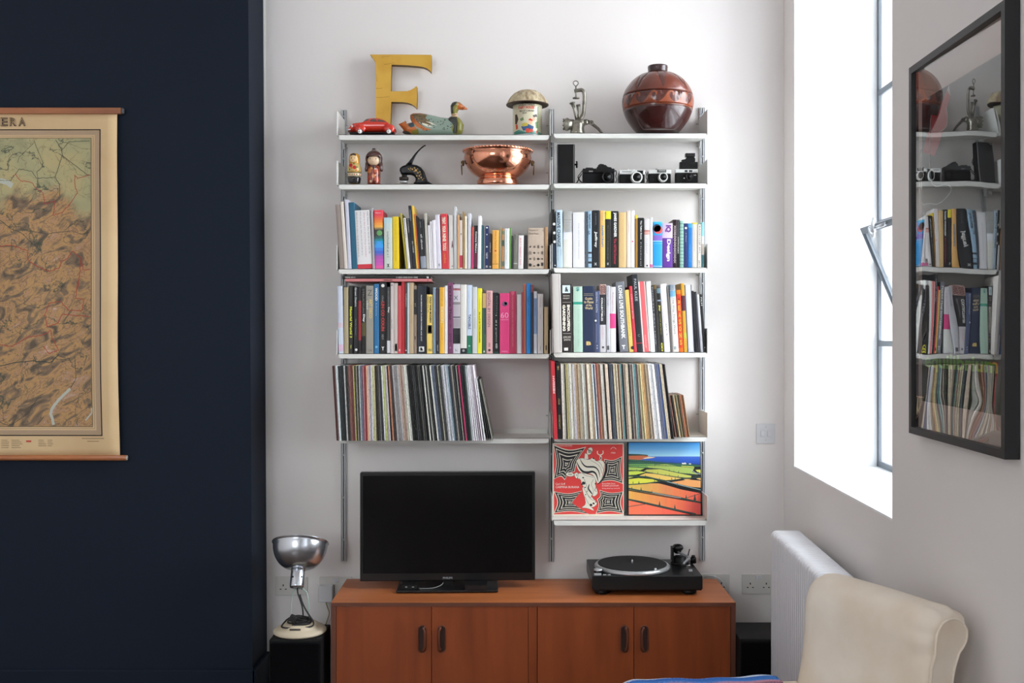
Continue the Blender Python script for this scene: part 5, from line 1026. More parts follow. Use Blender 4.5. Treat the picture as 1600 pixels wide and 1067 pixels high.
mb = MB(); mb.tube(smooth([(cw.X(1094), ZW - .02, hT - .02), (cw.X(1098), ZW - .022, cw.z(898)), (cw.X(1110), ZW - .024, cw.z(897)), (cw.X(1124), ZW - .026, cw.z(902)), (cw.X(1131), ZW - .028, cw.z(912)), (cw.X(1136), ZW - .026, cw.z(930)), (cw.X(1137), ZW - .022, cw.z(990))], False, 2), .002, PLW); tag(mb.build('cable'), 'white cable arching behind the turntable end of the sideboard', 'cable')
# ------------------------------------------------------------------ radiator
RAD = mat((226, 226, 230), .4, key='radiator_enamel')
yf, yn = 4.10, 3.34; hR = H - .797; ns = 24; hb = .12
xf = lambda y: XX(1204, 4.1) + (XX(1277, 3.34) - XX(1204, 4.1)) * (4.1 - y) / .76
rad = thing('radiator', 'white ribbed column radiator under the window', 'radiator', (xf(3.7) + .06, 3.72, hb))
for k in range(ns):
    ya = yn + (yf - yn) * k / ns; yb_ = yn + (yf - yn) * (k + 1) / ns; ym = (ya + yb_) / 2; x0_ = xf(ym); hwid = (yb_ - ya) * .42
    mb = MB(); n = 6; rr = .022
    prof = [(x0_ + rr - rr * math.cos(a), hR - rr + rr * math.sin(a)) for a in [PI / 2 * i / n for i in range(n + 1)]] + [(x0_ + .125 - rr + rr * math.sin(a), hR - rr + rr * math.cos(a)) for a in [PI / 2 * i / n for i in range(n + 1)]]
    prof += [(x0_ + .125, hb + rr), (x0_ + .125 - rr, hb), (x0_ + rr, hb), (x0_, hb + rr)]
    cxm, czm = x0_ + .0625, (hR + hb) / 2
    rings = [(-1, .008), (-.8, .003), (-.4, 0), (.4, 0), (.8, .003), (1, .008)]
    vs, fs = [], []; m_ = len(prof)
    for (t, ins) in rings:
        for (u, v) in prof: vs.append((cxm + (u - cxm) * (1 - ins / .0625), ym + t * hwid, czm + (v - czm) * (1 - ins / .38)))
    for i in range(len(rings) - 1):
        for j in range(m_): fs.append((i * m_ + j, i * m_ + (j + 1) % m_, (i + 1) * m_ + (j + 1) % m_, (i + 1) * m_ + j))
    fs += [tuple(range(m_)), tuple((len(rings) - 1) * m_ + j for j in range(m_))[::-1]]
    mb.add(vs, fs, RAD, True); mb.build('radiator_section', rad)
mb = MB(); mb.add([(xf(yn) + .012, yn + .004, hb + .01), (xf(yn) + .113, yn + .004, hb + .01), (xf(yf) + .113, yf - .004, hb + .01), (xf(yf) + .012, yf - .004, hb + .01), (xf(yn) + .012, yn + .004, hR - .012), (xf(yn) + .113, yn + .004, hR - .012), (xf(yf) + .113, yf - .004, hR - .012), (xf(yf) + .012, yf - .004, hR - .012)],
       [(0, 3, 2, 1), (4, 5, 6, 7), (0, 1, 5, 4), (1, 2, 6, 5), (2, 3, 7, 6), (3, 0, 4, 7)], RAD); mb.build('core', rad)
for yy in (yn + .15, yf - .15): mb = MB(); mb.box(xf(yy) + .1, RWX + RWS * yy - .001, yy - .015, yy + .015, hb + .2, hb + .25, RAD); mb.build('wall_bracket', rad)
for yy in (yn + .02, yf - .02): mb = MB(); mb.tube([(xf(yy) + .06, yy, hb + .01), (xf(yy) + .06, yy, .0005)], .008, SLV); mb.build('pipe', rad)
# ------------------------------------------------------------------ framed print on the right wall
FRM = mat((30, 31, 34), .45, key='frame_black')
ff = .036
def FW(y, off, z): return W(y, -off, z)      # off = into the room
def fbox(mb, y0, y1, o0, o1, z0, z1, m):
    vs = [FW(y, o, z) for z in (z0, z1) for y in (y0, y1) for o in (o0, o1)]
    mb.add(vs, [(0, 2, 3, 1), (4, 5, 7, 6), (0, 1, 5, 4), (2, 6, 7, 3), (0, 4, 6, 2), (1, 3, 7, 5)], m)
def zof(px, off): return F * (RWX - off * rn) / (px - 850.0)
ya, yb_ = zof(1570.3, ff), zof(1420.2, ff); z1_ = H + .7515; z0_ = H - .2915
pic = thing('framed_print', 'tall framed print behind glass hanging on the window wall', 'picture', FW((ya + yb_) / 2, 0, z0_))
mb = MB(); b_ = .0195
fbox(mb, ya, yb_, .002, ff, z1_ - b_, z1_, FRM); fbox(mb, ya, yb_, .002, ff, z0_, z0_ + b_, FRM); fbox(mb, ya, ya + b_, .002, ff, z0_ + b_, z1_ - b_, FRM); fbox(mb, yb_ - b_, yb_, .002, ff, z0_ + b_, z1_ - b_, FRM)
mb.build('frame', pic)
mb = MB(); fbox(mb, ya + b_, yb_ - b_, .008, .0155, z0_ + b_, z1_ - b_, mat((214, 196, 184), .8)); mb.build('mount', pic)
oo = .0159; ay_, by_ = ya + b_ + .040, yb_ - b_ - .028; tz_, bz_ = z1_ - b_ - .085, z0_ + b_ + .075
def A(px, py):      # point of the artwork under a photo pixel
    y = zof(px, oo); return (y, H - (py - HY) * y / F)
m1 = lambda x, y: A(1410 + x / 4.267, y / 4.267); m2_ = lambda x, y: A(1410 + x / 4.267, 240 + y / 4.267)
GRN = mat((44, 64, 40), .7); DRK = mat((52, 54, 56), .7)
red = [m1(*p) for p in [(310, 560), (298, 600), (265, 680), (232, 772), (195, 765), (182, 800), (190, 850), (165, 900), (135, 1015), (215, 1040), (245, 960), (268, 880), (300, 840), (298, 720), (320, 640)]]
V, T, K = cdt([(ay_, bz_), (by_, bz_), (by_, tz_), (ay_, tz_)], [([(ay_, bz_), (by_, bz_), (by_, bz_ + .135), (ay_, bz_ + .135)], GRN), (red, mat((190, 36, 48), .6)), ([m1(*p) for p in [(310, 560), (320, 640), (300, 600)]], mat((220, 220, 220), .6))])
mb = MB(); mb.add([FW(u, oo, v) for u, v in V], [t[::-1] for t in T], [k or DRK for k in K])
gt = mat((126, 186, 66), .6)
yy0 = by_ - .02; mb.text('equilibrium', FW(yy0, oo + .0004, bz_ + .085), -RD, (0, 0, 1), yy0 - ay_ - .02, .05, gt, .03)
mb.text('international festival of graphic culture', FW(yy0 - .05, oo + .0004, bz_ + .05), -RD, (0, 0, 1), .34, .016, mat((70, 104, 50), .6))
mb.text('and visual communication today', FW(yy0 - .05, oo + .0004, bz_ + .025), -RD, (0, 0, 1), .26, .014, mat((70, 104, 50), .6))
wl_ = [m1(195, 765), m1(183, 900), m1(184, 1066), m2_(190, 160), m2_(212, 226), m2_(300, 200), m2_(338, 232), m2_(300, 290), m2_(245, 340), m2_(170, 330), m2_(132, 346), m2_(120, 240), m2_(118, 0), m1(130, 995)]
mb.tube([FW(u, oo + .0006, v) for u, v in smooth(wl_, False, 2)], .0016, mat((200, 202, 204), .5), 4)
wl_ = [m1(298, 720), m1(305, 790), m1(298, 850), m1(250, 880)]; mb.tube([FW(u, oo + .0006, v) for u, v in smooth(wl_, False, 2)], .0012, mat((200, 202, 204), .5), 4)
mb.build('poster', pic)
# acrylic glazing, slightly buckled: the surface itself waves, so reflections bend
mb = MB(); ny, nz = 60, 100; vs, fs = [], []; g0, g1, h0, h1 = ya + b_ - .001, yb_ - b_ + .001, z0_ + b_ - .001, z1_ - b_ + .001
for j in range(nz + 1):
    for i in range(ny + 1):
        u, v = i / ny, j / nz; e_ = min(1, 6 * min(u, 1 - u), 10 * min(v, 1 - v)); lowr = max(0, 1 - v * 1.25)
        wv = .0011 * math.sin(u * 9.5 + 1.2 * math.sin(v * 4)) * (.16 + 1.0 * lowr ** 2) + .0008 * math.sin(v * 7 + u * 3) + .0005 * math.sin(u * 15 + v * 9) * lowr ** 2
        vs.append(FW(g0 + (g1 - g0) * u, .0175 + .0125 * (2 * u - u * u) * .92 + wv * e_, h0 + (h1 - h0) * v))
for j in range(nz):
    for i in range(ny): a = j * (ny + 1) + i; fs.append((a, a + ny + 1, a + ny + 2, a + 1))
mb.add(vs, fs, glassy('acrylic', gain=2.3), True); mb.build('glazing', pic)
# ------------------------------------------------------------------ armchair
CH = noisy('cream_upholstery', (226, 210, 188), (242, 232, 218), (5, 5, 5), .9, 4, .3, .7, bump=.25, spec=.15)
u_ = Vector((-.42, .9075, 0)); fb = Vector((.9075, .42, 0))      # along the back (away), and backwards
N0 = Vector((.995, 2.45, 0)); LB = .455
prof = [(-.13, 1.55), (-.10, 1.2), (-.062, 1.05), (-.020, .92), (-.002, .83), (.000, .77), (.004, .735), (.016, .705), (.036, .684), (.070, .674), (.106, .680), (.134, .698), (.150, .728), (.149, .758), (.134, .782), (.110, .800), (.092, .84), (.084, .92), (.080, 1.1), (.075, 1.55)]
ps = smooth(prof, False, 2)
chair = thing('armchair', 'cream upholstered armchair with a scrolled back, stained and gathered', 'armchair', (N0.x - .2, N0.y + .15, 0))
nst = 30; vs, fs = [], []; m_ = len(ps)
tcs = [0, .006, .018, .036, .056, .075, .1] + [.1 + .8 * k / 18 for k in range(1, 19)] + [.93, .96, .985, 1.0]
czc = (sum(p[0] for p in ps) / m_, .80)
for t in tcs:
    s_ = t * LB; ed = 0
    if t > .88: ed = (t - .88) / .12
    sq = 1 - .0 * ed
    for i, (b, h_) in enumerate(ps):
        rd = 1 - math.sqrt(max(0, 1 - ed * ed * .98)) if ed > 0 else 0
        bb = b + (.045 - b) * rd * .55; hh = h_ + rd * .045 * (1 if h_ < .9 else max(0, 1.3 - h_) / .4)
        if s_ < .034:      # the stuffed edge rolls in to the smaller facing panel
            en = (.034 - s_) / .034; k_ = (1 - math.sqrt(max(0, 1 - en * en))) * .30
            if h_ < .80: bb += (.066 - bb) * k_; hh += (.742 - hh) * k_
            else: bb += (.03 - bb) * k_ * .9
        # gathered folds radiating from the near scroll
        wr = .0036 * math.sin(i * 1.15) * math.exp(-((t - .06) / .09) ** 2) if h_ < .86 else .002 * math.sin(i * 1.3) * math.exp(-((t - .03) / .12) ** 2)
        nx, nz_ = (-1, 0) if h_ > .78 and b < .05 else ((b - .058), -(h_ - .73)); ln = math.hypot(nx, nz_) or 1
        crown = .004 * math.sin(PI * t)
        bb += nx / ln * (wr + crown); hh -= nz_ / ln * (wr + crown)
        p = N0 + u_ * s_ + fb * bb; vs.append((p.x, p.y, H - hh))
for i in range(len(tcs) - 1):
    for j in range(m_ - 1): fs.append((i * m_ + j, (i + 1) * m_ + j, (i + 1) * m_ + j + 1, i * m_ + j + 1))
fs.append(tuple(range(m_))); fs.append(tuple((len(tcs) - 1) * m_ + j for j in range(m_))[::-1])
mb = MB(); mb.add(vs, fs, CH, True); mb.build('backrest', chair)
# piped facing panel at the near end of the scroll
ins = [(b + (.066 - b) * .31, h_ + (.742 - h_) * .31) if h_ < .8 else (b + (.03 - b) * .27, h_) for b, h_ in ps]
def nf(b, h_, o): p = N0 - u_ * o + fb * b; return (p.x, p.y, H - h_)
mb = MB(); mb.prism(ins, lambda u, v, q: nf(u, v, -.006 + .010 * q), CH); mb.build('facing_panel', chair, bev=.004)
mb = MB(); mb.tube([nf(b, h_, .005) for b, h_ in ins], .0028, CH, 6); mb.build('piping', chair)
# seat, far arm, legs
def cb(mb, b0, b1, s0, s1, z0, z1, m):
    vs = [N0 + fb * b + u_ * s_ + Vector((0, 0, z)) for z in (z0, z1) for s_ in (s0, s1) for b in (b0, b1)]
    mb.add(vs, [(0, 2, 3, 1), (4, 5, 7, 6), (0, 1, 5, 4), (2, 6, 7, 3), (0, 4, 6, 2), (1, 3, 7, 5)], m)
mb = MB(); cb(mb, -.60, -.01, .0, LB, .16, .40, CH); mb.build('seat', chair, bev=.04, segs=4)
# arm: follows the slope seen in the photo
a0 = N0 + u_ * (LB - .02) - fb * .02; a1 = Vector((.27, 2.62, 0))
ht0, ht1 = H - .972, H - .913
mb = MB(); d_ = (a1 - a0).normalized(); nrm = Vector((-d_.y, d_.x, 0)) * -1; nn = 14
vs, fs = [], []; cs_ = [(-.045, -.5), (-.045, -.05), (-.038, -.018), (-.02, -.004), (0, 0), (.02, -.004), (.038, -.018), (.045, -.05), (.045, -.5)]
for k in range(nn + 1):
    t = k / nn; p = a0 + (a1 - a0) * t; hz_ = ht0 + (ht1 - ht0) * t - (.02 * max(0, (t - .9) / .1) ** 2)
    for w_, z_ in cs_: q_ = p + nrm * w_; vs.append((q_.x, q_.y, max(.12, hz_ + z_)))
m_ = len(cs_)
for k in range(nn):
    for j in range(m_ - 1): fs.append((k * m_ + j, k * m_ + j + 1, (k + 1) * m_ + j + 1, (k + 1) * m_ + j))
fs += [tuple(range(m_))[::-1], tuple(nn * m_ + j for j in range(m_))]
mb.add(vs, fs, CH, True); mb.build('arm', chair)
for b, s_ in ((-.56, .03), (-.56, LB - .03), (.0, .03), (.0, LB - .03)):
    mb = MB(); c = N0 + fb * b + u_ * s_; mb.lathe([(.014, 0), (.02, .06), (.024, .17)], (c.x, c.y, .0005), TK_D, 16); mb.build('leg', chair)
# striped woven throw over the arm
BL, NN, LL, b4 = nodes('striped_throw')
t = NN.new('ShaderNodeTexCoord'); sx = NN.new('ShaderNodeSeparateXYZ'); r_ = NN.new('ShaderNodeValToRGB'); nz1 = NN.new('ShaderNodeTexNoise'); nz1.inputs['Scale'].default_value = 300
LL.new(t.outputs['UV'], sx.inputs[0]); ad = NN.new('ShaderNodeMath'); ad.operation = 'ADD'; sc2 = NN.new('ShaderNodeMath'); sc2.operation = 'MULTIPLY'; sc2.inputs[1].default_value = .05
LL.new(t.outputs['Object'], nz1.inputs['Vector']); LL.new(nz1.outputs[0], sc2.inputs[0]); LL.new(sx.outputs['Y'], ad.inputs[0]); LL.new(sc2.outputs[0], ad.inputs[1]); LL.new(ad.outputs[0], r_.inputs[0]); LL.new(r_.outputs[0], b4.inputs['Base Color'])
cols = [(0, (224, 230, 234)), (.28, (228, 234, 238)), (.34, (40, 108, 196)), (.41, (70, 140, 214)), (.45, (232, 236, 240)), (.49, (36, 96, 186)), (.57, (60, 130, 208)), (.61, (214, 150, 164)), (.66, (64, 56, 104)), (.74, (38, 92, 176)), (.88, (228, 232, 236))]
e_ = r_.color_ramp.elements; e_[0].position = 0; e_[0].color = lin(cols[0][1]); e_[1].position = 1; e_[1].color = lin((60, 100, 150))
for p_, c_ in cols[1:]: x = e_.new(p_); x.color = lin(c_)
b4.inputs['Roughness'].default_value = .95
bu = NN.new('ShaderNodeBump'); bu.inputs['Distance'].default_value = .004; LL.new(nz1.outputs[0], bu.inputs['Height']); LL.new(bu.outputs[0], b4.inputs['Normal'])
vs, fs, uv = [], [], []; nu, nv = 50, 26
cs2 = smooth([(.062, -.32), (.060, -.06), (.052, -.0), (.03, .018), (.0, .024), (-.03, .016), (-.052, -.004), (-.062, -.07), (-.066, -.34)], False, 2); L2_ = len(cs2)
for k in range(nu + 1):
    t = k / nu; p = a0 + (a1 - a0) * (.13 + .88 * t); tt_ = .13 + .88 * t; hz_ = ht0 + (ht1 - ht0) * tt_ - .03 * max(0, (t - .85) / .15) ** 2 + .0015 * math.sin(t * 22) + .0015 * math.sin(t * 9 + 1) - .008
    for j, (w_, z_) in enumerate(cs2):
        th_ = 1 + .05 * math.sin(t * 14 + j * .4); q_ = p + nrm * w_ * th_; vs.append((q_.x, q_.y, hz_ + z_ + .002 * math.sin(j * 1.9 + t * 5))); uv.append((t, j / (L2_ - 1)))
for k in range(nu):
    for j in range(L2_ - 1): fs.append((k * L2_ + j, k * L2_ + j + 1, (k + 1) * L2_ + j + 1, (k + 1) * L2_ + j))
mb = MB(); mb.add(vs, fs, BL, True); o = mb.build('throw_blanket', label='blue, white and pink striped throw draped over the armchair arm', cat='blanket')
ul = o.data.uv_layers.new(name='UVMap')
for lp in o.data.loops: ul.data[lp.index].uv = uv[lp.vertex_index]
sm_ = o.modifiers.new('thick', 'SOLIDIFY'); sm_.thickness = .008; sm_.offset = 1
# ------------------------------------------------------------------ wall map on the chimney breast
ZM = ZC - .022
def mp_(px, py, dy=0): return Vector((XX(px, ZM), ZM + dy, ZZ(py, ZM)))
MX, N, L, b = nodes('relief_map_print')
tc_ = N.new('ShaderNodeTexCoord')
def nz(scale, detail=6, dist=0., vec=None, mscale=None):
    n = N.new('ShaderNodeTexNoise'); n.inputs['Scale'].default_value = scale; n.inputs['Detail'].default_value = detail; n.inputs['Distortion'].default_value = dist
    mp2 = N.new('ShaderNodeMapping'); mp2.inputs['Rotation'].default_value = (0, math.radians(32), 0); mp3 = N.new('ShaderNodeMapping'); mp3.inputs['Scale'].default_value = mscale or (1, 1, 1)
    L.new(tc_.outputs['Object'], mp2.inputs[0]); L.new(mp2.outputs[0], mp3.inputs[0]); L.new(mp3.outputs[0], n.inputs['Vector']); return n.outputs[0]
def ramp(src, stops):
    r = N.new('ShaderNodeValToRGB'); e = r.color_ramp.elements; e[0].position, e[0].color = stops[0][0], lin(stops[0][1]); e[1].position, e[1].color = stops[-1][0], lin(stops[-1][1])
    for p, c in stops[1:-1]: x = e.new(p); x.color = lin(c)
    L.new(src, r.inputs[0]); return r.outputs[0]
def mixc(f, a, b_, mode='MIX'):
    m = N.new('ShaderNodeMix'); m.data_type = 'RGBA'; m.blend_type = mode
    if isinstance(f, (int, float)): m.inputs[0].default_value = f
    else: L.new(f, m.inputs[0])
    L.new(a, m.inputs[6]); L.new(b_, m.inputs[7]) if not isinstance(b_, tuple) else setattr(m.inputs[7], 'default_value', b_)
    return m.outputs[2]
def fn(op, a, b_=None):
    m = N.new('ShaderNodeMath'); m.operation = op; m.use_clamp = False
    for i, v in enumerate((a, b_)):
        if v is None: continue
        if isinstance(v, (int, float)): m.inputs[i].default_value = v
        else: L.new(v, m.inputs[i])
    return m.outputs[0]
sp_ = N.new('ShaderNodeSeparateXYZ'); L.new(tc_.outputs['Object'], sp_.inputs[0])
hz_ = fn('MULTIPLY', sp_.outputs['Z'], 1 / 1.45)                           # 0 foot .. 1 head of the sheet
mtn = ramp(nz(10, 12, 1.4, mscale=(1, 1, 2.2)), [(.34, (98, 84, 68)), (.44, (136, 112, 88)), (.49, (176, 138, 92)), (.54, (190, 148, 98)), (.57, (142, 112, 86)), (.60, (186, 144, 100)), (.66, (172, 136, 108)), (.72, (200, 172, 150))])
low = ramp(nz(6, 5, .3), [(.35, (150, 148, 112)), (.5, (172, 166, 124)), (.65, (184, 170, 122))])
msk = N.new('ShaderNodeMapRange'); msk.clamp = True; msk.inputs['From Min'].default_value = .80; msk.inputs['From Max'].default_value = .74
L.new(fn('ADD', hz_, fn('MULTIPLY', fn('SUBTRACT', nz(4, 4), .5), .5)), msk.inputs['Value'])
c1 = mixc(msk.outputs[0], low, mtn)
def isoline(src, lvl, wd):
    d = fn('ABSOLUTE', fn('SUBTRACT', src, lvl)); m = N.new('ShaderNodeMapRange'); m.clamp = True; m.inputs['From Min'].default_value = wd; m.inputs['From Max'].default_value = wd * .3; L.new(d, m.inputs['Value']); return m.outputs[0]
c1 = mixc(fn('MULTIPLY', isoline(nz(14, 10, 1.5), .5, .012), .5), c1, lin((84, 70, 58)))
c1 = mixc(fn('MULTIPLY', isoline(nz(5, 8, .4), .47, .006), .8), c1, lin((60, 74, 62)))
L.new(c1, b.inputs['Base Color']); b.inputs['Roughness'].default_value = .75
CAN = noisy('map_canvas', (208, 176, 132), (218, 188, 144), (3, 3, 3), .8); KEY = mat((36, 24, 22), .7); STR = mat((176, 150, 122), .8); STR2 = mat((206, 172, 124), .8)
PXL = -215
wmap = thing('wall_map', 'old school relief map hanging from wooden rods on the navy wall', 'map', mp_(-15, 716))
def wav(px, py):      # gentle buckling of the hanging sheet
    t = (py - 178) / 533; e = max(0, (px - 60) / 125)
    dx = (2.5 * t + 2.2 * math.sin(t * 7.5 + .5) * t) * e
    return mp_(px + dx, py, -.006 * math.sin(t * 9) * e - .004 * math.sin(px * .05) * math.sin(PI * t))
def sheet(mb, x0, x1, y0, y1, m, off, nx=24, ny=48):
    vs = []
    for j in range(ny + 1):
        for i in range(nx + 1): p = wav(x0 + (x1 - x0) * i / nx, y0 + (y1 - y0) * j / ny); vs.append((p.x, p.y - off, p.z))
    fs = [(j * (nx + 1) + i, (j + 1) * (nx + 1) + i, (j + 1) * (nx + 1) + i + 1, j * (nx + 1) + i + 1) for j in range(ny) for i in range(nx)]
    mb.add(vs, fs, m, True)
mb = MB(); sheet(mb, PXL, 183, 176, 712, CAN, .0); o = mb.build('canvas', wmap); so = o.modifiers.new('t', 'SOLIDIFY'); so.thickness = .0012; so.offset = -1
mb = MB()
def ring(x0, x1, y0, y1, wd, m, off):
    sheet(mb, x0, x1, y0, y0 + wd, m, off, 24, 1); sheet(mb, x0, x1, y1 - wd, y1, m, off, 24, 1); sheet(mb, x0, x0 + wd, y0, y1, m, off, 1, 48); sheet(mb, x1 - wd, x1, y0, y1, m, off, 1, 48)
ring(PXL + 27, 157.5, 202, 681, 1.8, KEY, .0006); ring(PXL + 29, 155, 204.5, 678.5, 6.5, STR, .0005); ring(PXL + 38, 146.5, 212.5, 670, 1.0, STR, .0006); ring(PXL + 42, 143, 215.5, 667, .7, KEY, .0006)
m_t = mat((66, 48, 40), .7)
for k, ch in enumerate('SVIZZERA'):
    xx_ = 2 + (k - 5) * 13.8; p0 = mp_(xx_, 197.5); p1 = mp_(xx_ + 11.2, 184)
    mb.text(ch, (p0.x, p0.y - .0056, p0.z), (1, 0, 0), (0, 0, 1), (p1.x - p0.x) * (.4 if ch == 'I' else 1), p1.z - p0.z, m_t, .035)
    mb.text(ch, (p0.x + .002, p0.y - .0060, p0.z + .003), (1, 0, 0), (0, 0, 1), (p1.x - p0.x) * (.3 if ch == 'I' else .86), (p1.z - p0.z) * .82, STR2, -.03)
for r in range(5):
    for c, wd in ((2, 14), (18, 20), (60, 13), (74, 9)):
        if c < 60 or r < 4: sheet(mb, c, c + wd * random.uniform(.6, 1), 687.5 + r * 2.9, 688.1 + r * 2.9, m_t, .0007, 2, 1)
sheet(mb, 41, 49, 688, 690.5, mat((200, 70, 60), .7), .0007, 2, 1); sheet(mb, 126, 160, 684.5, 685.2, m_t, .0007, 4, 1); sheet(mb, 134, 152, 689, 689.6, m_t, .0007, 4, 1)
mb.build('printed_border', wmap)
mb = MB(); sheet(mb, PXL + 43, 142, 216.5, 666, MX, .0008, 30, 60)
K2 = lambda x, y: (x / 3.557, 150 + y / 3.557); K3 = lambda x, y: (x / 3.557, 440 + y / 3.557)
REDL = mat((168, 62, 46), .7); RIV = mat((48, 62, 54), .7); LAKE = mat((186, 190, 176), .6)
def mline(pts, wd, m, jag=1.6):
    q_ = []
    for a, b_ in zip(pts, pts[1:]):
        n = max(2, int(math.hypot(b_[0] - a[0], b_[1] - a[1]) / 2.2))
        for i in range(n): q_.append((a[0] + (b_[0] - a[0]) * i / n + random.uniform(-jag, jag) * .5, a[1] + (b_[1] - a[1]) * i / n + random.uniform(-jag, jag) * .5))
    q_.append(pts[-1]); vs = []
    for i, (x, y) in enumerate(q_):
        a, b_ = q_[max(0, i - 1)], q_[min(len(q_) - 1, i + 1)]; dx, dy = b_[0] - a[0], b_[1] - a[1]; l = math.hypot(dx, dy) or 1
        for s_ in (-1, 1): p = wav(x - dy / l * wd / 2 * s_, y + dx / l * wd / 2 * s_); vs.append((p.x, p.y - .0012, p.z))
    mb.add(vs, [(2 * i, 2 * i + 1, 2 * i + 3, 2 * i + 2) for i in range(len(q_) - 1)], m, True)
mline([K2(75, 450), K2(90, 435), K2(110, 470), K2(175, 480), K2(205, 515), K2(240, 540), K2(250, 600), K2(305, 580), K2(300, 640), K2(290, 662), K2(340, 650), K2(380, 610), K2(430, 540), K2(415, 490), K2(415, 435), K2(430, 460), K2(502, 440)], 1.0, REDL)
mline([K2(0, 835), K2(60, 828), K2(155, 860), K2(160, 915), K2(215, 950), K2(275, 975), K2(330, 950), K2(340, 915), K2(370, 905), K2(400, 860), K2(450, 900), K2(440, 1000), K2(430, 1066)], 1.1, REDL); mline([K2(450, 900), K2(460, 965), K2(500, 965)], 1.0, REDL)
mline([K3(430, 0), K3(420, 90), K3(465, 100), K3(455, 160), K3(380, 160), K3(335, 110), K3(270, 120), K3(250, 180), K3(260, 250), K3(320, 230), K3(345, 180), K3(500, 195)], 1.1, REDL)
mline([K3(0, 350), K3(70, 360), K3(150, 310), K3(240, 295), K3(280, 270), K3(290, 320), K3(325, 380), K3(270, 400), K3(240, 360)], 1.1, REDL)
mline([K2(310, 245), K2(345, 300), K2(345, 330), K2(325, 400), K2(305, 450), K2(330, 490), K2(332, 555)], .9, RIV, .8); mline([K2(345, 330), K2(430, 395), K2(495, 445)], .8, RIV, .8); mline([K2(190, 250), K2(210, 300), K2(240, 370), K2(235, 395)], .7, RIV, .8); mline([K2(0, 470), K2(60, 470), K2(110, 405), K2(180, 420), K2(205, 460), K2(305, 450)], .8, RIV, 1)
mline([K2(0, 690), K2(60, 735), K2(120, 760), K2(165, 805), K2(230, 860)], .9, RIV, 1); mline([K2(130, 745), K2(260, 765), K2(400, 750), K2(450, 768), K2(500, 755)], .8, RIV, 1); mline([K2(345, 300), K2(385, 255), K2(500, 250)], .8, RIV, .8); mline([K2(100, 370), K2(110, 340), K2(190, 260)], .6, RIV, .8)
mline([K3(0, 470), K3(80, 450), K3(180, 440), K3(280, 450), K3(325, 405)], 1.3, RIV, .8); mline([K3(90, 780), K3(150, 735), K3(210, 650), K3(230, 640)], .8, RIV, 1); mline([K3(0, 780), K3(50, 800), K3(90, 780)], .8, RIV, 1); mline([K3(390, 590), K3(420, 540), K3(415, 430)], .9, RIV, 1)
mline([K3(295, 795), K3(290, 760), K3(280, 735), K3(290, 700), K3(330, 650), K3(388, 595)], 4.2, LAKE, .5); mline([K3(505, 700), K3(505, 730), K3(470, 770)], 2.0, LAKE, .5); mline([K2(0, 470), K2(40, 480), K2(70, 500)], 8, LAKE, .5)
mb.build('map_sheet', wmap)
ROD = noisy('rod_wood', (142, 84, 48), (166, 102, 60), (2, 30, 30), .45)
p0, p1 = mp_(PXL - 8, 174), mp_(190, 173.5)
mb = MB(); mb.box(p0.x, p1.x, ZM - .009, ZM + .009, mp_(0, 178.3).z, mp_(0, 168.7).z, ROD); mb.build('top_rod', wmap, bev=.002)
mb = MB(); mb.box(p1.x, mp_(193.5, 0).x, ZM - .0095, ZM + .0095, mp_(0, 177.8).z, mp_(0, 169.2).z, mat((74, 74, 76), .5)); mb.build('rod_cap', wmap, bev=.003)
mb = MB(); zc_ = mp_(0, 715.2).z; mb.tube([(mp_(PXL - 8, 0).x, ZM, zc_), (mp_(198, 0).x, ZM, zc_)], .0115, ROD, 20); mb.build('bottom_rod', wmap)
mb = MB(); mb.tube([(mp_(198, 0).x, ZM, zc_), (mp_(198.8, 0).x, ZM, zc_)], .0105, mat((170, 160, 150), .6), 20); mb.build('rod_cap', wmap)
# ------------------------------------------------------------------ ornaments
c1 = CR(510, 60, 4.4444, 4.545); c2 = CR(780, 80, 4.4444, 4.45); c8 = CR(520, 180, 7.2727, 4.45); c9 = CR(850, 180, 5.926, 4.45)
s1l, s2l, s1r, s2r = zl[0] + .0004, zl[1] + .0004, zr[0] + .0004, zr[1] + .0004
# golden letter F
GO = noisy('gold_leaf_paint', (196, 148, 44), (210, 164, 62), (8, 8, 8), .42, 6, .35, .6, metal=.25, extra=[(.30, (120, 84, 34))]); GE = mat((110, 84, 40), .6)
F_ = [(343, 690), (343, 185), (340, 165), (330, 148), (318, 130), (303, 112), (516, 112), (728, 114), (729, 175), (728, 235), (716, 222), (700, 209), (672, 198), (640, 193), (560, 186), (452, 182), (449, 275), (448, 367), (505, 367), (560, 366), (585, 358), (606, 346), (622, 332), (628, 333), (630, 410), (627, 485), (612, 470), (592, 456), (566, 447), (530, 442), (450, 441), (446, 560), (446, 690)]
V, T, K = cdt([(c1.X(a), max(c1.z(b), s1l)) for a, b in F_])
mb = MB(); y0 = 4.545; n = len(F_); o2 = [(c1.X(a), max(c1.z(b), s1l)) for a, b in F_]
mb.add([(u, y0, v) for u, v in V], T, GO); mb.add([(u, y0 + .035, v) for u, v in V], [t[::-1] for t in T], GO)
mb.add([(u, y0, v) for u, v in o2] + [(u, y0 + .035, v) for u, v in o2], [(i, (i + 1) % n, n + (i + 1) % n, n + i) for i in range(n)], GE)
for a, b, a2, b2 in [(343, 348, 388, 345), (345, 410, 440, 404), (380, 130, 440, 122), (400, 180, 470, 170), (350, 250, 352, 300)]:
    mb.tube([(c1.X(a), y0, c1.z(b)), (c1.X((a + a2) / 2), y0, c1.z((b + b2) / 2 + 2)), (c1.X(a2), y0, c1.z(b2))], .0005, GE, 4)
tag(mb.build('letter_sign'), 'large golden letter F leaning on the wall behind the toy car', 'letter')
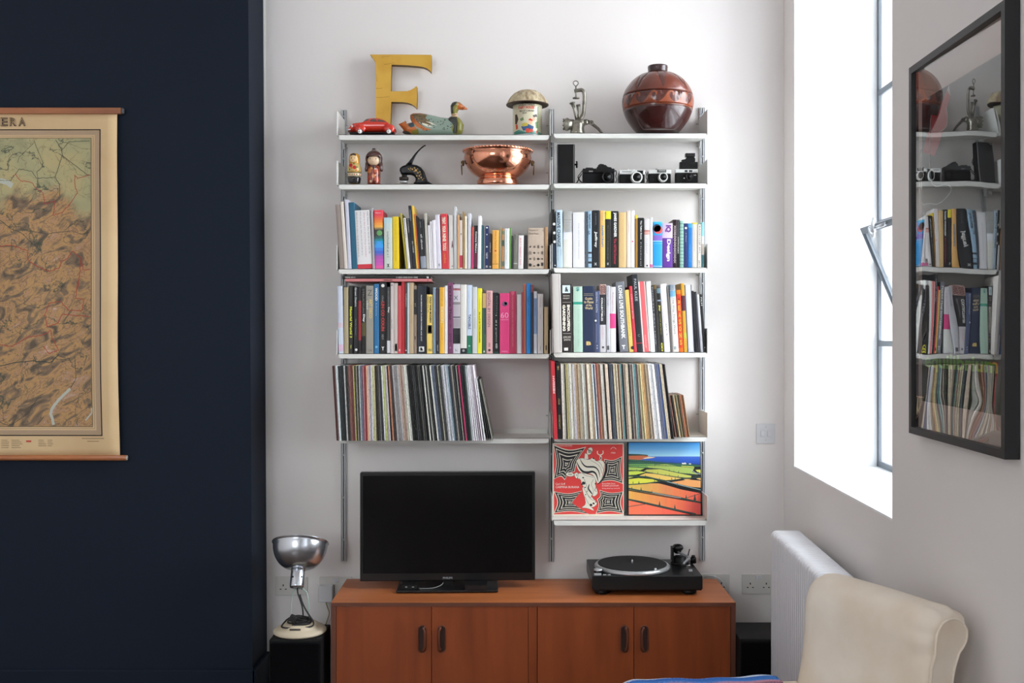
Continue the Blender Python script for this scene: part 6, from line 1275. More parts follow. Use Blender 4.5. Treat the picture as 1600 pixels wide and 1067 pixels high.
# toy car, side view heading to the blue wall
RC = mat((206, 52, 36), .25, key='toy_red', coat=.6); CG = mat((92, 70, 66), .25); CW = mat((232, 228, 222), .4)
cc = CR(520, 180, 7.2727, 4.43); car = thing('toy_car', 'red toy beetle-shaped car at the end of the top shelf', 'toy car', (cc.X(440), 4.43, s1l))
zb0 = s1l
topp = piece([(172, 186), (182, 160), (210, 125), (240, 107), (300, 95), (345, 88), (362, 68), (385, 46), (420, 38), (470, 35), (520, 37), (560, 46), (600, 66), (640, 98), (680, 140), (706, 176), (712, 190)])
botp = piece([(172, 192), (200, 196), (700, 200), (712, 196)]); hw = piece([(172, .018), (190, .026), (240, .033), (300, .036), (600, .037), (660, .033), (700, .022), (712, .014)])
mb = MB(); xs = [172 + (712 - 172) * k / 70 for k in range(71)]; nsg = 36; vs, fs, ms = [], [], []
WIN = [[(362, 88), (374, 62), (398, 48), (420, 48), (412, 84)], [(432, 86), (440, 58), (470, 52), (506, 56), (508, 90)], [(520, 92), (518, 58), (548, 60), (590, 78), (612, 100), (560, 100)]]
for x in xs:
    zt_, zb_ = cc.z(topp(x)), cc.z(botp(x)); zm = cc.z(112) if topp(x) < 108 else (zt_ + zb_) / 2 + (zt_ - zb_) * .1; w_ = hw(x)
    for k in range(nsg):
        a = 2 * PI * k / nsg; ca, sa = math.cos(a), math.sin(a); e = .74
        yy = w_ * math.copysign(abs(ca) ** e, ca); zz = math.copysign(abs(sa) ** e, sa); z_ = zm + zz * ((zt_ - zm) if zz > 0 else (zm - zb_))
        if z_ > cc.z(112): yy *= 1 - .32 * (z_ - cc.z(112)) / (cc.z(35) - cc.z(112))
        vs.append((cc.X(x), 4.43 + yy, z_))
for i in range(70):
    for k in range(nsg):
        f_ = (i * nsg + k, i * nsg + (k + 1) % nsg, (i + 1) * nsg + (k + 1) % nsg, (i + 1) * nsg + k); fs.append(f_)
        cx_ = (xs[i] + xs[i + 1]) / 2; cz_ = sum(vs[q_][2] for q_ in f_) / 4; cyy = sum(vs[q_][1] for q_ in f_) / 4 - 4.43; py = (H - cz_) * F / 4.43 + HY; py = (py - 180) * 7.2727
        g_ = any(inside((cx_, py), w__) for w__ in WIN) and abs(cyy) > .006
        fr_ = abs(cyy) < .024 and ((352 < cx_ < 384 and 50 < py < 88) or (600 < cx_ < 640 and 62 < py < 98))
        ms.append(CG if g_ or fr_ else RC)
fs += [tuple(range(nsg)), tuple(70 * nsg + k for k in range(nsg))]; ms += [RC, RC]
mb.add(vs, fs, ms, True); mb.build('body', car)
for wx in (325, 650):
    for sy in (-1, 1):
        mb = MB(); c = (cc.X(wx), 4.43 + sy * .031, cc.z(168)); mb.ball(c, (cc.L(64), .014, cc.L(50)), RC, 24, 12); fo = mb.build('fender', car)
        mb = MB(); Mw = Matrix.Translation((cc.X(wx), 4.43 + sy * .037, s1l + cc.L(33))) @ Matrix.Rotation(PI / 2, 4, 'X')
        mb.lathe([(0, -.008), (cc.L(26), -.008), (cc.L(33), -.005), (cc.L(33), .005), (cc.L(26), .008), (0, .008)], (0, 0, 0), CORD, 24, Mw)
        mb.lathe([(0, -.0088), (cc.L(22), -.0086), (cc.L(25), -.0078)], (0, 0, 0), CW, 20, Mw); mb.lathe([(cc.L(25), .0078), (cc.L(22), .0086), (0, .0088)], (0, 0, 0), CW, 20, Mw); mb.lathe([(0, .0105), (cc.L(8), .0098), (cc.L(10), .008)][::-1], (0, 0, 0), SLV, 12, Mw); mb.lathe([(0, -.0105), (cc.L(8), -.0098), (cc.L(10), -.008)], (0, 0, 0), SLV, 12, Mw); mb.build('wheel', car)
mb = MB(); mb.box(cc.X(200), cc.X(700), 4.43 - .031, 4.43 + .031, s1l + .006, s1l + .012, BLM); mb.box(cc.X(385), cc.X(590), 4.43 - .042, 4.43 + .042, s1l + .0065, s1l + .0095, BLM); mb.build('chassis', car, bev=.001)
mb = MB(); mb.tube([(cc.X(215), 4.43 - .036, cc.z(180)), (cc.X(178), 4.43 - .03, cc.z(187)), (cc.X(170), 4.43, cc.z(189)), (cc.X(178), 4.43 + .03, cc.z(187)), (cc.X(215), 4.43 + .036, cc.z(180))], .0028, SLV); mb.build('bumper', car)
for sy in (-1, 1): mb = MB(); mb.ball((cc.X(232), 4.43 + sy * .03, cc.z(140)), (.003, .006, .007), SLV, 12, 8); mb.build('headlamp', car)
# tin duck: two pressed halves, painted
DK0 = mat((36, 38, 36), .4); dG = mat((128, 146, 132), .4, coat=.3); dO = mat((182, 98, 36), .4, coat=.3); dB = mat((44, 48, 42), .4, coat=.3); dY = mat((122, 118, 40), .4, coat=.3); dT = mat((206, 176, 140), .4, coat=.3); dBr = mat((104, 82, 46), .4, coat=.3); dW = mat((222, 216, 196), .4); dS = mat((52, 74, 84), .4)
cd = CR(510, 60, 4.4444, 4.44)
out = [(498, 592), (520, 583), (532, 578), (545, 568), (556, 578), (552, 590), (575, 585), (592, 580), (580, 555), (580, 530), (600, 517), (650, 516), (720, 528), (790, 545), (845, 550), (868, 535), (862, 500), (860, 465), (872, 443), (900, 434), (925, 440), (945, 458), (978, 482), (978, 492), (945, 494), (918, 492), (908, 510), (915, 540), (940, 570), (953, 600), (948, 640), (940, 662), (870, 668), (700, 668), (600, 668), (540, 662), (525, 650), (535, 635), (510, 605)]
reg = [([(850, 530), (960, 530), (970, 680), (900, 680), (870, 640), (880, 590), (860, 560)], dY), ([(845, 545), (905, 540), (912, 580), (905, 660), (880, 660), (885, 610), (870, 590), (850, 575)], dB),
 ([(855, 430), (990, 430), (925, 520), (915, 528), (866, 528)], dY), ([(855, 430), (915, 430), (905, 450), (880, 480), (880, 520), (862, 520)], dB), ([(862, 524), (912, 516), (920, 545), (868, 548)], dT), ([(918, 445), (985, 478), (985, 496), (908, 492), (912, 468)], dO),
 ([(490, 570), (600, 570), (600, 600), (640, 640), (635, 670), (520, 670), (490, 620)], dO), ([(570, 590), (605, 585), (615, 615), (590, 625), (572, 612)], dS), ([(528, 640), (570, 648), (600, 670), (520, 670)], dB), ([(590, 650), (640, 630), (640, 670), (590, 670)], dY),
 ([(575, 512), (640, 512), (700, 522), (690, 560), (740, 600), (700, 612), (640, 590), (590, 560)], dBr), ([(580, 530), (600, 540), (640, 590), (690, 625), (735, 640), (680, 645), (630, 620), (590, 575)], dO), ([(690, 580), (730, 590), (770, 612), (735, 602)], dW), ([(640, 585), (700, 600), (742, 622), (700, 618)], dW),
 ([(590, 545), (650, 600), (705, 640), (655, 600)], dB), ([(583, 520), (640, 516), (700, 526), (640, 524), (590, 530)], dO)]
for k in range(34): a, b = random.uniform(650, 880), random.uniform(565, 650); reg.append(([(a - 6, b), (a, b - 3), (a + 7, b + 2), (a, b + 4)], dB))
for k in range(14): a, b = random.uniform(600, 690), random.uniform(525, 575); reg.append(([(a - 6, b), (a, b - 4), (a + 6, b + 2), (a, b + 4)], dB))
ring_ = lambda a, b, r: [(a + r * math.cos(k * PI / 5), b + r * math.sin(k * PI / 5)) for k in range(10)]
reg += [(ring_(912, 464, 7), dW), (ring_(912, 464, 4), dB)]
mb = MB(); mb.puffy(out, lambda u, v, t: (cd.X(u), 4.45 + t, max(cd.z(v), s1l)), dG, .028, 34, reg, 14)
tag(mb.build('duck_ornament', weld=True), 'painted tin duck with an orange beak on the top shelf', 'duck')
# biscuit tin with toadstool lid
ctn = CR(780, 80, 4.4444, 4.46); tx_, ty_ = ctn.X(196), 4.46; rt = ctn.L(102); zt_ = ctn.z(362)
tin = thing('biscuit_tin', 'printed round biscuit tin with a domed toadstool lid', 'tin', (tx_, ty_, zl[0] + .0004))
TC = mat((206, 200, 170), .35, coat=.4); fcol = {'t': mat((70, 138, 124), .35, coat=.4), 'r': mat((200, 70, 50), .4), 'b': mat((50, 84, 130), .4), 'y': mat((196, 176, 60), .4), 'k': mat((60, 46, 40), .4), 'p': mat((224, 178, 146), .4), 'g': mat((110, 140, 90), .4), 'w': mat((232, 226, 206), .4)}
hh_ = zt_ - zl[0] + .012; s1x = zl[0] + .0004     # stands on the wide bay's top shelf
W2 = PI * rt; zs_ = s1x
reg = []
def rp(pts, k): reg.append(([((a - 196) / 102 * rt, (565 - b) / 203 * (zt_ - zs_)) for a, b in pts], fcol[k]))
rp([(80, 540), (130, 532), (180, 545), (230, 538), (320, 545), (320, 572), (80, 572)], 't'); rp([(95, 440), (115, 440), (128, 470), (112, 500), (95, 495)], 'k'); rp([(100, 500), (120, 500), (125, 525), (105, 530)], 'r'); rp([(150, 515), (195, 500), (240, 515), (232, 540), (165, 540)], 'b'); rp([(155, 500), (180, 492), (200, 500), (196, 512), (160, 516)], 'y')
rp(ring_(215, 488, 15), 'p'); rp([(200, 476), (214, 468), (232, 476), (232, 484), (205, 480)], 'r'); rp(ring_(240, 470, 13), 'p'); rp(ring_(196, 540, 15), 'r'); rp(ring_(222, 540, 12), 'r'); rp(ring_(268, 545, 10), 'r'); rp([(250, 490), (275, 480), (275, 520), (255, 525)], 'g'); rp([(230, 450), (262, 440), (268, 455), (240, 462)], 'k'); rp([(140, 470), (165, 460), (170, 478), (148, 484)], 'g'); rp([(270, 395), (278, 395), (278, 560), (270, 560)], 'g')
ol = [(-W2, 0), (W2, 0), (W2, hh_), (-W2, hh_)]
V, T, K = cdt(ol, reg, (W2 / 24, .03)); mb = MB()
fcy = lambda u, v, e=0: (tx_ + (rt + e) * math.sin(u / rt), ty_ - (rt + e) * math.cos(u / rt), zs_ + v)
mb.add([fcy(u, v) for u, v in V], T, [k or TC for k in K], True)
mb.lathe([(rt, 0), (rt * .5, -.0), (0, 0)], (tx_, ty_, zs_), TC, 32); mb.lathe([(rt + .0008, .001), (rt + .0014, .003), (rt + .0006, .005)], (tx_, ty_, zs_), SLV, 32)
tb_ = mb.build('canister', tin)
mb = MB()
def ctext(s, xc, yc, wpx, hpx, m, bo=.02):
    v, f = text_tris(s, bo); W__ = wpx / 102 * rt; Hh = hpx / 203 * (zt_ - zs_); u0 = (xc - 196) / 102 * rt - W__ / 2; v0 = (565 - yc) / 203 * (zt_ - zs_) - Hh / 2
    mb.add([fcy(u0 + a * W__, v0 + b * Hh, .0004) for a, b in v], f, m)
ctext("LUCIE ATTWELL'S", 188, 387, 112, 13, fcol['k']); ctext('FAIRY HOUSE', 186, 404, 116, 18, fcol['r'], .04); ctext('BISCUIT & MONEY', 192, 424, 108, 11, fcol['k']); ctext('BOX', 176, 437, 30, 9, fcol['k'])
mb.build('tin_lettering', tin)
TL = noisy('aged_lid_paint', (150, 130, 100), (196, 182, 150), (60, 60, 9), .5, 5, .38, .58, extra=[(.28, (104, 80, 58))]); TU = mat((82, 62, 48), .5)
mb = MB(); Rl = ctn.L(146); pr = [(rt * .98, ctn.z(352)), (Rl * .97, ctn.z(378)), (Rl, ctn.z(378)), (Rl + .0015, ctn.z(373)), (Rl, ctn.z(369)), (Rl * .93, ctn.z(346)), (Rl * .82, ctn.z(322)), (Rl * .66, ctn.z(298)), (Rl * .45, ctn.z(280)), (Rl * .22, ctn.z(272)), (0, ctn.z(270))]
mb.lathe(pr, (tx_, ty_, 0), [TU, TU, TU] + [TL] * 7, 48); mb.build('lid', tin)
# mincer, standing upside down
MG = noisy('worn_tin_plate', (112, 108, 98), (158, 154, 142), (30, 30, 30), .3, 4, .35, .65, metal=.85)
cm = CR(780, 80, 4.4444, 4.44); mi = thing('meat_mincer', 'silver hand mincer standing clamp up beside the vase', 'mincer', (cm.X(545), 4.44, s1r))
mb = MB(); mb.lathe([(cm.L(54), 0), (cm.L(50), cm.L(20)), (cm.L(46), cm.L(45)), (cm.L(50), cm.L(70)), (cm.L(46), cm.L(88)), (cm.L(30), cm.L(98)), (0, cm.L(100))], (cm.X(543), 4.44, s1r), MG, 28); mb.ball((cm.X(556), 4.44, cm.z(505)), (cm.L(42), cm.L(40), cm.L(38)), MG); mb.build('body', mi)
mb = MB(); Mx = Matrix.Translation((cm.X(480), 4.44, cm.z(508))) @ Matrix.Rotation(PI / 2, 4, 'Y'); mb.lathe([(0, -cm.L(30)), (cm.L(30), -cm.L(30)), (cm.L(42), -cm.L(22)), (cm.L(46), -cm.L(6)), (cm.L(38), cm.L(6)), (cm.L(34), cm.L(40)), (0, cm.L(40))], (0, 0, 0), MG, 28, Mx)
for k in range(8): a = k * PI / 4; mb.ball((cm.X(447), 4.44 + cm.L(36) * math.cos(a), cm.z(508) + cm.L(36) * math.sin(a)), cm.L(6), MG, 8, 6)
mb.build('screw_ring', mi)
mb = MB(); mb.tube(smooth([cm.p(565, 470), cm.p(585, 440), cm.p(588, 400), cm.p(592, 330), cm.p(590, 285), cm.p(575, 268), cm.p(545, 272), cm.p(522, 278)], False, 2), cm.L(13), MG, 10, flat=1.0); mb.build('clamp_arm', mi)
mb = MB(); mb.tube([cm.p(532, 244), cm.p(534, 330)], cm.L(5), MG, 10); mb.tube([cm.p(534, 322), cm.p(534, 330)], cm.L(24), MG, 20); mb.tube(smooth([cm.p(533, 244), cm.p(522, 236), cm.p(513, 222), cm.p(520, 208), cm.p(533, 206), cm.p(546, 210), cm.p(550, 224), cm.p(542, 236)], True, 2), cm.L(3.6), MG, 8, closed=True); mb.build('clamp_screw', mi)
mb = MB()
mb.tube([cm.p(540, 478), cm.p(530, 440), cm.p(522, 400), cm.p(508, 365)], [cm.L(12), cm.L(10), cm.L(11), cm.L(13)], MG, 12); mb.tube([cm.p(508, 364), cm.p(506, 356)], cm.L(20), MG, 18); mb.tube([cm.p(548, 478), cm.p(556, 430), cm.p(552, 400), cm.p(548, 372)], [cm.L(13), cm.L(10), cm.L(12), cm.L(16)], MG, 12); mb.build('bracket_foot', mi)
mb = MB(); mb.tube([cm.p(590, 495), cm.p(615, 490)], cm.L(20), MG, 14); mb.tube([cm.p(612, 488), cm.p(640, 500), cm.p(690, 540), (cm.X(718), 4.44, s1r + .004)], [cm.L(14), cm.L(12), cm.L(10), cm.L(8)], mat((96, 90, 84), .5, .6), 10); mb.tube([(cm.X(640) + cm.L(13) * math.cos(a), 4.435, cm.z(497) + cm.L(13) * math.sin(a)) for a in [k * PI / 8 for k in range(16)]], cm.L(4), MG, 8, closed=True); mb.build('crank', mi)
# vase
cv = CR(780, 80, 4.4444, 4.44); vx, vy = cv.X(1101), 4.44; zv = s1r
pv = smooth([(cv.L(146), 566), (cv.L(176), 535), (cv.L(214), 480), (cv.L(238), 425), (cv.L(247), 370), (cv.L(246), 325), (cv.L(226), 265), (cv.L(180), 205), (cv.L(128), 168), (cv.L(74), 152), (cv.L(68), 146)], False, 3)
pv = [(r, max(0, cv.z(y) - zv)) for r, y in pv]; pv += [(cv.L(69), cv.z(120) - zv), (cv.L(71), cv.z(108) - zv), (cv.L(68), cv.z(104) - zv), (cv.L(58), cv.z(106) - zv), (cv.L(56), cv.z(150) - zv)]
pv = [(0, 0)] + pv; ln = [0]
for a, b in zip(pv, pv[1:]): ln.append(ln[-1] + math.hypot(a[0] - b[0], a[1] - b[1]))
LT = ln[-1]
def prof_at(s_):
    for i in range(len(ln) - 1):
        if s_ <= ln[i + 1] + 1e-9: t = (s_ - ln[i]) / max(1e-9, ln[i + 1] - ln[i]); return (pv[i][0] + (pv[i + 1][0] - pv[i][0]) * t, pv[i][1] + (pv[i + 1][1] - pv[i][1]) * t)
    return pv[-1]
def s_at(py):     # arc length at a photo row of the big view
    z_ = cv.z(py) - zv
    for i in range(1, len(pv) - 5):
        if pv[i][1] <= z_ <= pv[i + 1][1]: t = (z_ - pv[i][1]) / (pv[i + 1][1] - pv[i][1]); return ln[i] + (ln[i + 1] - ln[i]) * t
    return LT * .9
VR = noisy('vase_red_brown', (94, 42, 29), (108, 50, 35), (5, 5, 5), .27, 4, .3, .7, spec=.5, coat=.35); VM = noisy('vase_band', (74, 33, 26), (86, 40, 30), (6, 6, 6), .22, 4, .3, .7, coat=.35); VD = noisy('vase_dark', (46, 20, 20), (62, 27, 24), (6, 6, 6), .2, 4, .3, .7, coat=.35); VO = noisy('vase_orange', (128, 60, 36), (146, 74, 44), (6, 6, 6), .24, 4, .3, .7, coat=.35); VN = mat((52, 28, 28), .25, coat=.4)
reg = []; s0_ = s_at(408)
reg.append(([(-PI, 0), (PI, 0), (PI, s0_), (-PI, s0_)], VD)); reg.append(([(-PI, s_at(412)), (PI, s_at(412)), (PI, s_at(400)), (-PI, s_at(400))], VO)); reg.append(([(-PI, s_at(400)), (PI, s_at(400)), (PI, s_at(318)), (-PI, s_at(318))], VM))
nw = 13; sh = (1130 - 1101) / 247
for k in range(nw):
    u0 = -PI + 2 * PI * k / nw + .12; wv = 2 * PI / nw; B, Tp = s_at(402), s_at(324); Hh = Tp - B
    pts = [(0, 0), (.18, .16), (.36, .42), (.50, .78), (.64, .97), (.80, 1.0), (.93, .86), (.95, .66), (.86, .54), (.80, .60), (.84, .72), (.78, .84), (.68, .80), (.62, .62), (.66, .34), (.80, .14), (1.0, 0)]
    reg.append(([(u0 + a * wv, B + b * Hh) for a, b in smooth(pts, False, 1)], VO))
for k in range(8):
    u0 = -PI + 2 * PI * k / 8 + .01; reg.append(([(u0 - .22, s_at(158)), (u0 + .22, s_at(158)), (u0 + .012, s_at(300)), (u0 - .012, s_at(300))], VM))
reg.append(([(-PI, s_at(150)), (PI, s_at(150)), (PI, LT), (-PI, LT)], VN))
V, T, K = cdt([(-PI, 0), (PI, 0), (PI, LT), (-PI, LT)], reg, (PI / 40, .006)); mb = MB()
def vf(u, s_): r, z_ = prof_at(s_); return (vx + r * math.sin(u), vy - r * math.cos(u), zv + z_)
mb.add([vf(u, v) for u, v in V], T, [k or VR for k in K], True); tag(mb.build('vase'), 'round red-brown vase with an orange wave band on the top shelf', 'vase')
# wooden nesting doll
def painted_lathe(name, lab, cat, cr, xc, y, zs_, profile, base, reg_px, step=(PI / 20, .006), build=True):
    """profile [(half width, py)] foot to head; reg_px polygons in view coordinates around xc"""
    pf = [(cr.L(a), cr.z(b) - zs_) for a, b in smooth(profile, False, 2)]; pf[0] = (pf[0][0], 0); pf = [(0, 0)] + pf + [(0, pf[-1][1])]
    ll = [0]
    for a, b in zip(pf, pf[1:]): ll.append(ll[-1] + math.hypot(a[0] - b[0], a[1] - b[1]))
    def at(s_):
        for i in range(len(ll) - 1):
            if s_ <= ll[i + 1] + 1e-9: t = (s_ - ll[i]) / max(1e-9, ll[i + 1] - ll[i]); return (pf[i][0] + (pf[i + 1][0] - pf[i][0]) * t, pf[i][1] + (pf[i + 1][1] - pf[i][1]) * t)
        return pf[-1]
    def sa(py):
        z_ = cr.z(py) - zs_
        for i in range(1, len(pf) - 2):
            if pf[i][1] <= z_ <= pf[i + 1][1]: return ll[i] + (ll[i + 1] - ll[i]) * (z_ - pf[i][1]) / max(1e-9, pf[i + 1][1] - pf[i][1])
        return ll[-2] if z_ > pf[-2][1] else ll[1]
    def U(x, py):
        r = at(sa(py))[0]; return math.asin(max(-.98, min(.98, cr.L(x - xc) / max(r, 1e-4))))
    reg = []
    for pts, m in reg_px:
        if len(pts) == 2: reg.append(([(-PI, sa(pts[1])), (PI, sa(pts[1])), (PI, sa(pts[0])), (-PI, sa(pts[0]))], m))
        else: reg.append(([(U(a, b), sa(b)) for a, b in pts], m))
    V, T, K = cdt([(-PI, 0), (PI, 0), (PI, ll[-1]), (-PI, ll[-1])], reg, step); mb = MB()
    X0 = cr.X(xc)
    def f(u, s_): r, z_ = at(s_); return (X0 + r * math.sin(u), y - r * math.cos(u), zs_ + z_)
    mb.add([f(u, v) for u, v in V], T, [k or base for k in K], True)
    return mb
lq = lambda c: mat(c, .22, coat=.6)
cd8 = CR(520, 180, 7.2727, 4.43); NG, NK, NRd, NF, NY = lq((196, 164, 92)), lq((24, 22, 24)), lq((190, 44, 40)), lq((232, 196, 140)), lq((214, 150, 44))
reg = [((700, 790), NK), ((655, 664), NRd), ((664, 700), lq((214, 196, 160))), ([(185, 440), (310, 440), (314, 545), (300, 552), (180, 545)], NY), ([(202, 468), (240, 458), (280, 468), (286, 500), (276, 532), (240, 545), (206, 532), (196, 500)], NF), ([(208, 452), (240, 440), (270, 452), (272, 470), (240, 462), (208, 470)], NK)]
reg += [(ring_(222, 496, 6), NK), (ring_(258, 496, 6), NK), (ring_(238, 520, 6), NRd), (ring_(215, 578, 22), NRd), (ring_(258, 604, 22), NRd), (ring_(228, 608, 14), lq((210, 110, 60))), (ring_(200, 628, 12), lq((100, 120, 60))), (ring_(285, 600, 12), lq((100, 120, 60))), (ring_(250, 560, 10), lq((100, 120, 60))), (ring_(276, 640, 10), lq((210, 110, 60)))]
for k in range(6): reg.append((ring_(180 + k * 26, 684, 7), NRd if k % 2 else lq((90, 110, 60))))
mb = painted_lathe('', '', '', cd8, 246, 4.43, s2l, [(64, 786), (74, 735), (83, 690), (84, 650), (76, 600), (66, 560), (62, 545), (64, 510), (62, 470), (50, 444), (28, 434), (6, 432)], NG, reg)
tag(mb.build('nesting_doll'), 'small painted wooden nesting doll with a black foot and red flowers', 'doll')
# kokeshi-like figure with long hair
KH, KF, KR = lq((84, 56, 52)), mat((226, 196, 164), .4), lq((136, 56, 34))
reg = [(ring_(424, 640, 26), lq((200, 110, 50))), (ring_(450, 610, 16), lq((220, 150, 70))), (ring_(500, 640, 20), lq((190, 80, 40))), (ring_(420, 720, 24), lq((170, 60, 40))), (ring_(470, 700, 22), lq((210, 120, 70))), (ring_(510, 740, 22), lq((190, 70, 36))), (ring_(440, 760, 14), lq((214, 190, 150))), (ring_(495, 690, 8), lq((220, 200, 170))), (ring_(490, 620, 9), lq((220, 210, 190))), (ring_(530, 690, 12), lq((90, 36, 30))), (ring_(405, 680, 12), lq((90, 36, 30))), ([(440, 575), (500, 575), (472, 625)], lq((60, 34, 34)))]
fig = thing('kokeshi_figure', 'doll figure with brown bobbed hair and a floral robe', 'doll', (cd8.X(468), 4.43, s2l))
mb = painted_lathe('', '', '', cd8, 468, 4.43, s2l, [(73, 786), (74, 740), (73, 660), (72, 600), (64, 580), (40, 572)], KR, reg); mb.build('robe', fig)
mb = MB(); mb.ball((cd8.X(468), 4.427, cd8.z(515)), (cd8.L(74), cd8.L(66), cd8.L(62)), KF, 28, 18)
for xx_ in (433, 500): mb.ball((cd8.X(xx_), 4.427 - cd8.L(60), cd8.z(506)), cd8.L(5), mat((40, 26, 24), .4), 8, 6)
mb.ball((cd8.X(466), 4.427 - cd8.L(62), cd8.z(536)), cd8.L(4), mat((200, 90, 80), .4), 8, 6); mb.build('face', fig)
mb = MB(); vs, fs = [], []; nA, nB = 40, 20; R1, R2, R3 = cd8.L(94), cd8.L(84), cd8.L(96)
for i in range(nB + 1):
    for k in range(nA):
        a = 2 * PI * k / nA; front = -math.sin(a); t = i / nB      # hood of hair: fringe high at the front, bob low at the sides
        low_ = .86 * PI if front < .30 else (.42 * PI if front > .60 else .86 * PI - .44 * PI * ((front - .30) / .30) ** 2)
        th = t * low_; vs.append((cd8.X(468) + R1 * math.sin(th) * math.cos(a), 4.43 + R2 * math.sin(th) * math.sin(a), cd8.z(500) + R3 * math.cos(th)))
for i in range(nB):
    for k in range(nA): fs.append((i * nA + k, (i + 1) * nA + k, (i + 1) * nA + (k + 1) % nA, i * nA + (k + 1) % nA))
mb.add(vs, fs, KH, True)
for s_ in (-1, 1): mb.tube([cd8.p(468 + s_ * 78, 540, 0), cd8.p(468 + s_ * 76, 590, -.002), cd8.p(468 + s_ * 84, 625, -.004), cd8.p(468 + s_ * 92, 640, -.004)], [cd8.L(18), cd8.L(20), cd8.L(18), cd8.L(4)], KH, 10)
mb.ball((cd8.X(468), 4.43, cd8.z(402)), (cd8.L(26), cd8.L(20), cd8.L(10)), lq((150, 130, 120)), 12, 8); mb.ball((cd8.X(468), 4.428, cd8.z(388)), (cd8.L(18), cd8.L(16), cd8.L(9)), NK, 12, 8)
o = mb.build('hair', fig); so = o.modifiers.new('t', 'SOLIDIFY'); so.thickness = .0015; so.offset = 1
# embossing seal press
IRN = mat((12, 12, 14), .32, key='black_enamel', spec=.3); GLD = mat((190, 150, 70), .4)
pe = thing('embossing_press', 'black cast-iron embossing press with gold flowers and raised lever', 'press', (cd8.X(920), 4.44, s2l))
body = [(755, 625), (760, 596), (790, 572), (830, 560), (860, 545), (905, 556), (950, 562), (1000, 588), (1040, 640), (1060, 700), (1078, 745), (1110, 765), (1130, 776), (1130, 790), (915, 790), (915, 768), (935, 748), (938, 715), (920, 690), (890, 678), (850, 676), (800, 680), (775, 672)]
reg = []
for (a, b, r) in [(862, 612, 9), (885, 604, 9), (905, 615, 12), (930, 600, 12), (945, 628, 20), (968, 655, 13), (990, 645, 11), (955, 690, 12), (985, 690, 12), (1005, 710, 12), (978, 722, 9), (1020, 735, 8), (1000, 672, 8), (965, 610, 7), (925, 640, 8), (1035, 720, 7), (880, 625, 6)]:
    reg.append(([(a + r * (1 if k % 2 else .45) * math.cos(k * PI / 6), b + r * (1 if k % 2 else .45) * math.sin(k * PI / 6)) for k in range(12)], GLD))
mb = MB(); mb.puffy(body, lambda u, v, t: (cd8.X(u), 4.44 + t, max(cd8.z(v), s2l + .004)), IRN, .014, 20, reg, 16); mb.build('body', pe, weld=True)
lev = [(870, 552), (900, 556), (910, 520), (940, 455), (985, 395), (1035, 352), (1058, 342), (1055, 333), (1036, 334), (990, 368), (930, 430), (880, 500), (840, 545), (820, 560)]
mb = MB(); mb.puffy(smooth(lev, True, 1), lambda u, v, t: (cd8.X(u), 4.44 + t, cd8.z(v)), IRN, .009, 14, (), 14); mb.build('lever', pe, weld=True)
mb = MB(); mb.tube([cd8.p(815, 676), cd8.p(812, 710)], cd8.L(30), IRN, 16); mb.tube([cd8.p(808, 706), cd8.p(808, 738)], cd8.L(54), mat((54, 44, 40), .45, .4), 24); mb.build('die_head', pe)
mb = MB(); mb.tube([cd8.p(808, 750), cd8.p(808, 770)], cd8.L(46), SLV, 24); mb.build('counter_die', pe)
mb = MB(); mb.prism([(cd8.X(700), 4.42), (cd8.X(1135), 4.415), (cd8.X(1135), 4.465), (cd8.X(700), 4.46)], lambda u, v, q: (u, v, s2l + q * .005), IRN); mb.box(cd8.X(702), cd8.X(1000), 4.417, 4.4185, s2l + .001, s2l + .004, GLD); mb.build('base', pe, bev=.001)
# copper bowl
CU = noisy('hammered_copper', (226, 152, 122), (236, 166, 136), (60, 60, 60), .14, 2, .3, .7, bump=.12, metal=1.0); BRS = mat((112, 88, 56), .4, .7, key='old_brass')
cbw = CR(510, 60, 4.4444, 4.46); bx, by = cbw.X(1190), 4.46
bowl = thing('copper_bowl', 'polished copper bowl with ring handles on the second shelf', 'bowl', (bx, by, s2l))
zb_ = lambda y: cbw.z(y) - s2l
pr = [(0, 0), (cbw.L(140), 0), (cbw.L(146), .004), (cbw.L(145), zb_(985)), (cbw.L(130), zb_(975)), (cbw.L(136), zb_(966)), (cbw.L(155), zb_(955)), (cbw.L(190), zb_(930)), (cbw.L(222), zb_(885)), (cbw.L(236), zb_(840)), (cbw.L(232), zb_(812)), (cbw.L(228), zb_(802)), (cbw.L(236), zb_(796)), (cbw.L(240), zb_(788)), (cbw.L(238), zb_(782)), (cbw.L(230), zb_(782))]
inn = [(cbw.L(222), zb_(800)), (cbw.L(228), zb_(840)), (cbw.L(210), zb_(895)), (cbw.L(150), zb_(945)), (0, zb_(955))]
p_ = [(0, 0), (cbw.L(140), 0)] + smooth(pr[2:], False, 1) + inn
mb = MB(); mb.lathe(p_, (bx, by, s2l), CU, 72); bb_ = mb.build('vessel', bowl)
mb = MB(); nb = 60
for k in range(nb): a = 2 * PI * k / nb; mb.ball((bx + cbw.L(238) * math.cos(a), by + cbw.L(238) * math.sin(a), s2l + zb_(786)), cbw.L(7.5), CU, 8, 6)
mb.build('beaded_rim', bowl)
for s_ in (-1, 1):
    xh = bx + s_ * cbw.L(240); mb = MB(); mb.ball((xh, by - .004, s2l + zb_(868)), (.006, .012, .013), BRS, 14, 10); mb.ball((xh + s_ * .004, by - .004, s2l + zb_(862)), (.006, .007, .007), BRS, 12, 8); mk = mb.build('handle_mask', bowl)
    mb = MB(); mb.tube([(xh + s_ * .006 + s_ * .001 * math.sin(a), by - .004 + .016 * math.cos(a), s2l + zb_(915) + .021 * math.sin(a)) for a in [k * PI / 12 for k in range(24)]], .0022, BRS, 8, closed=True); mb.build('ring_handle', bowl)
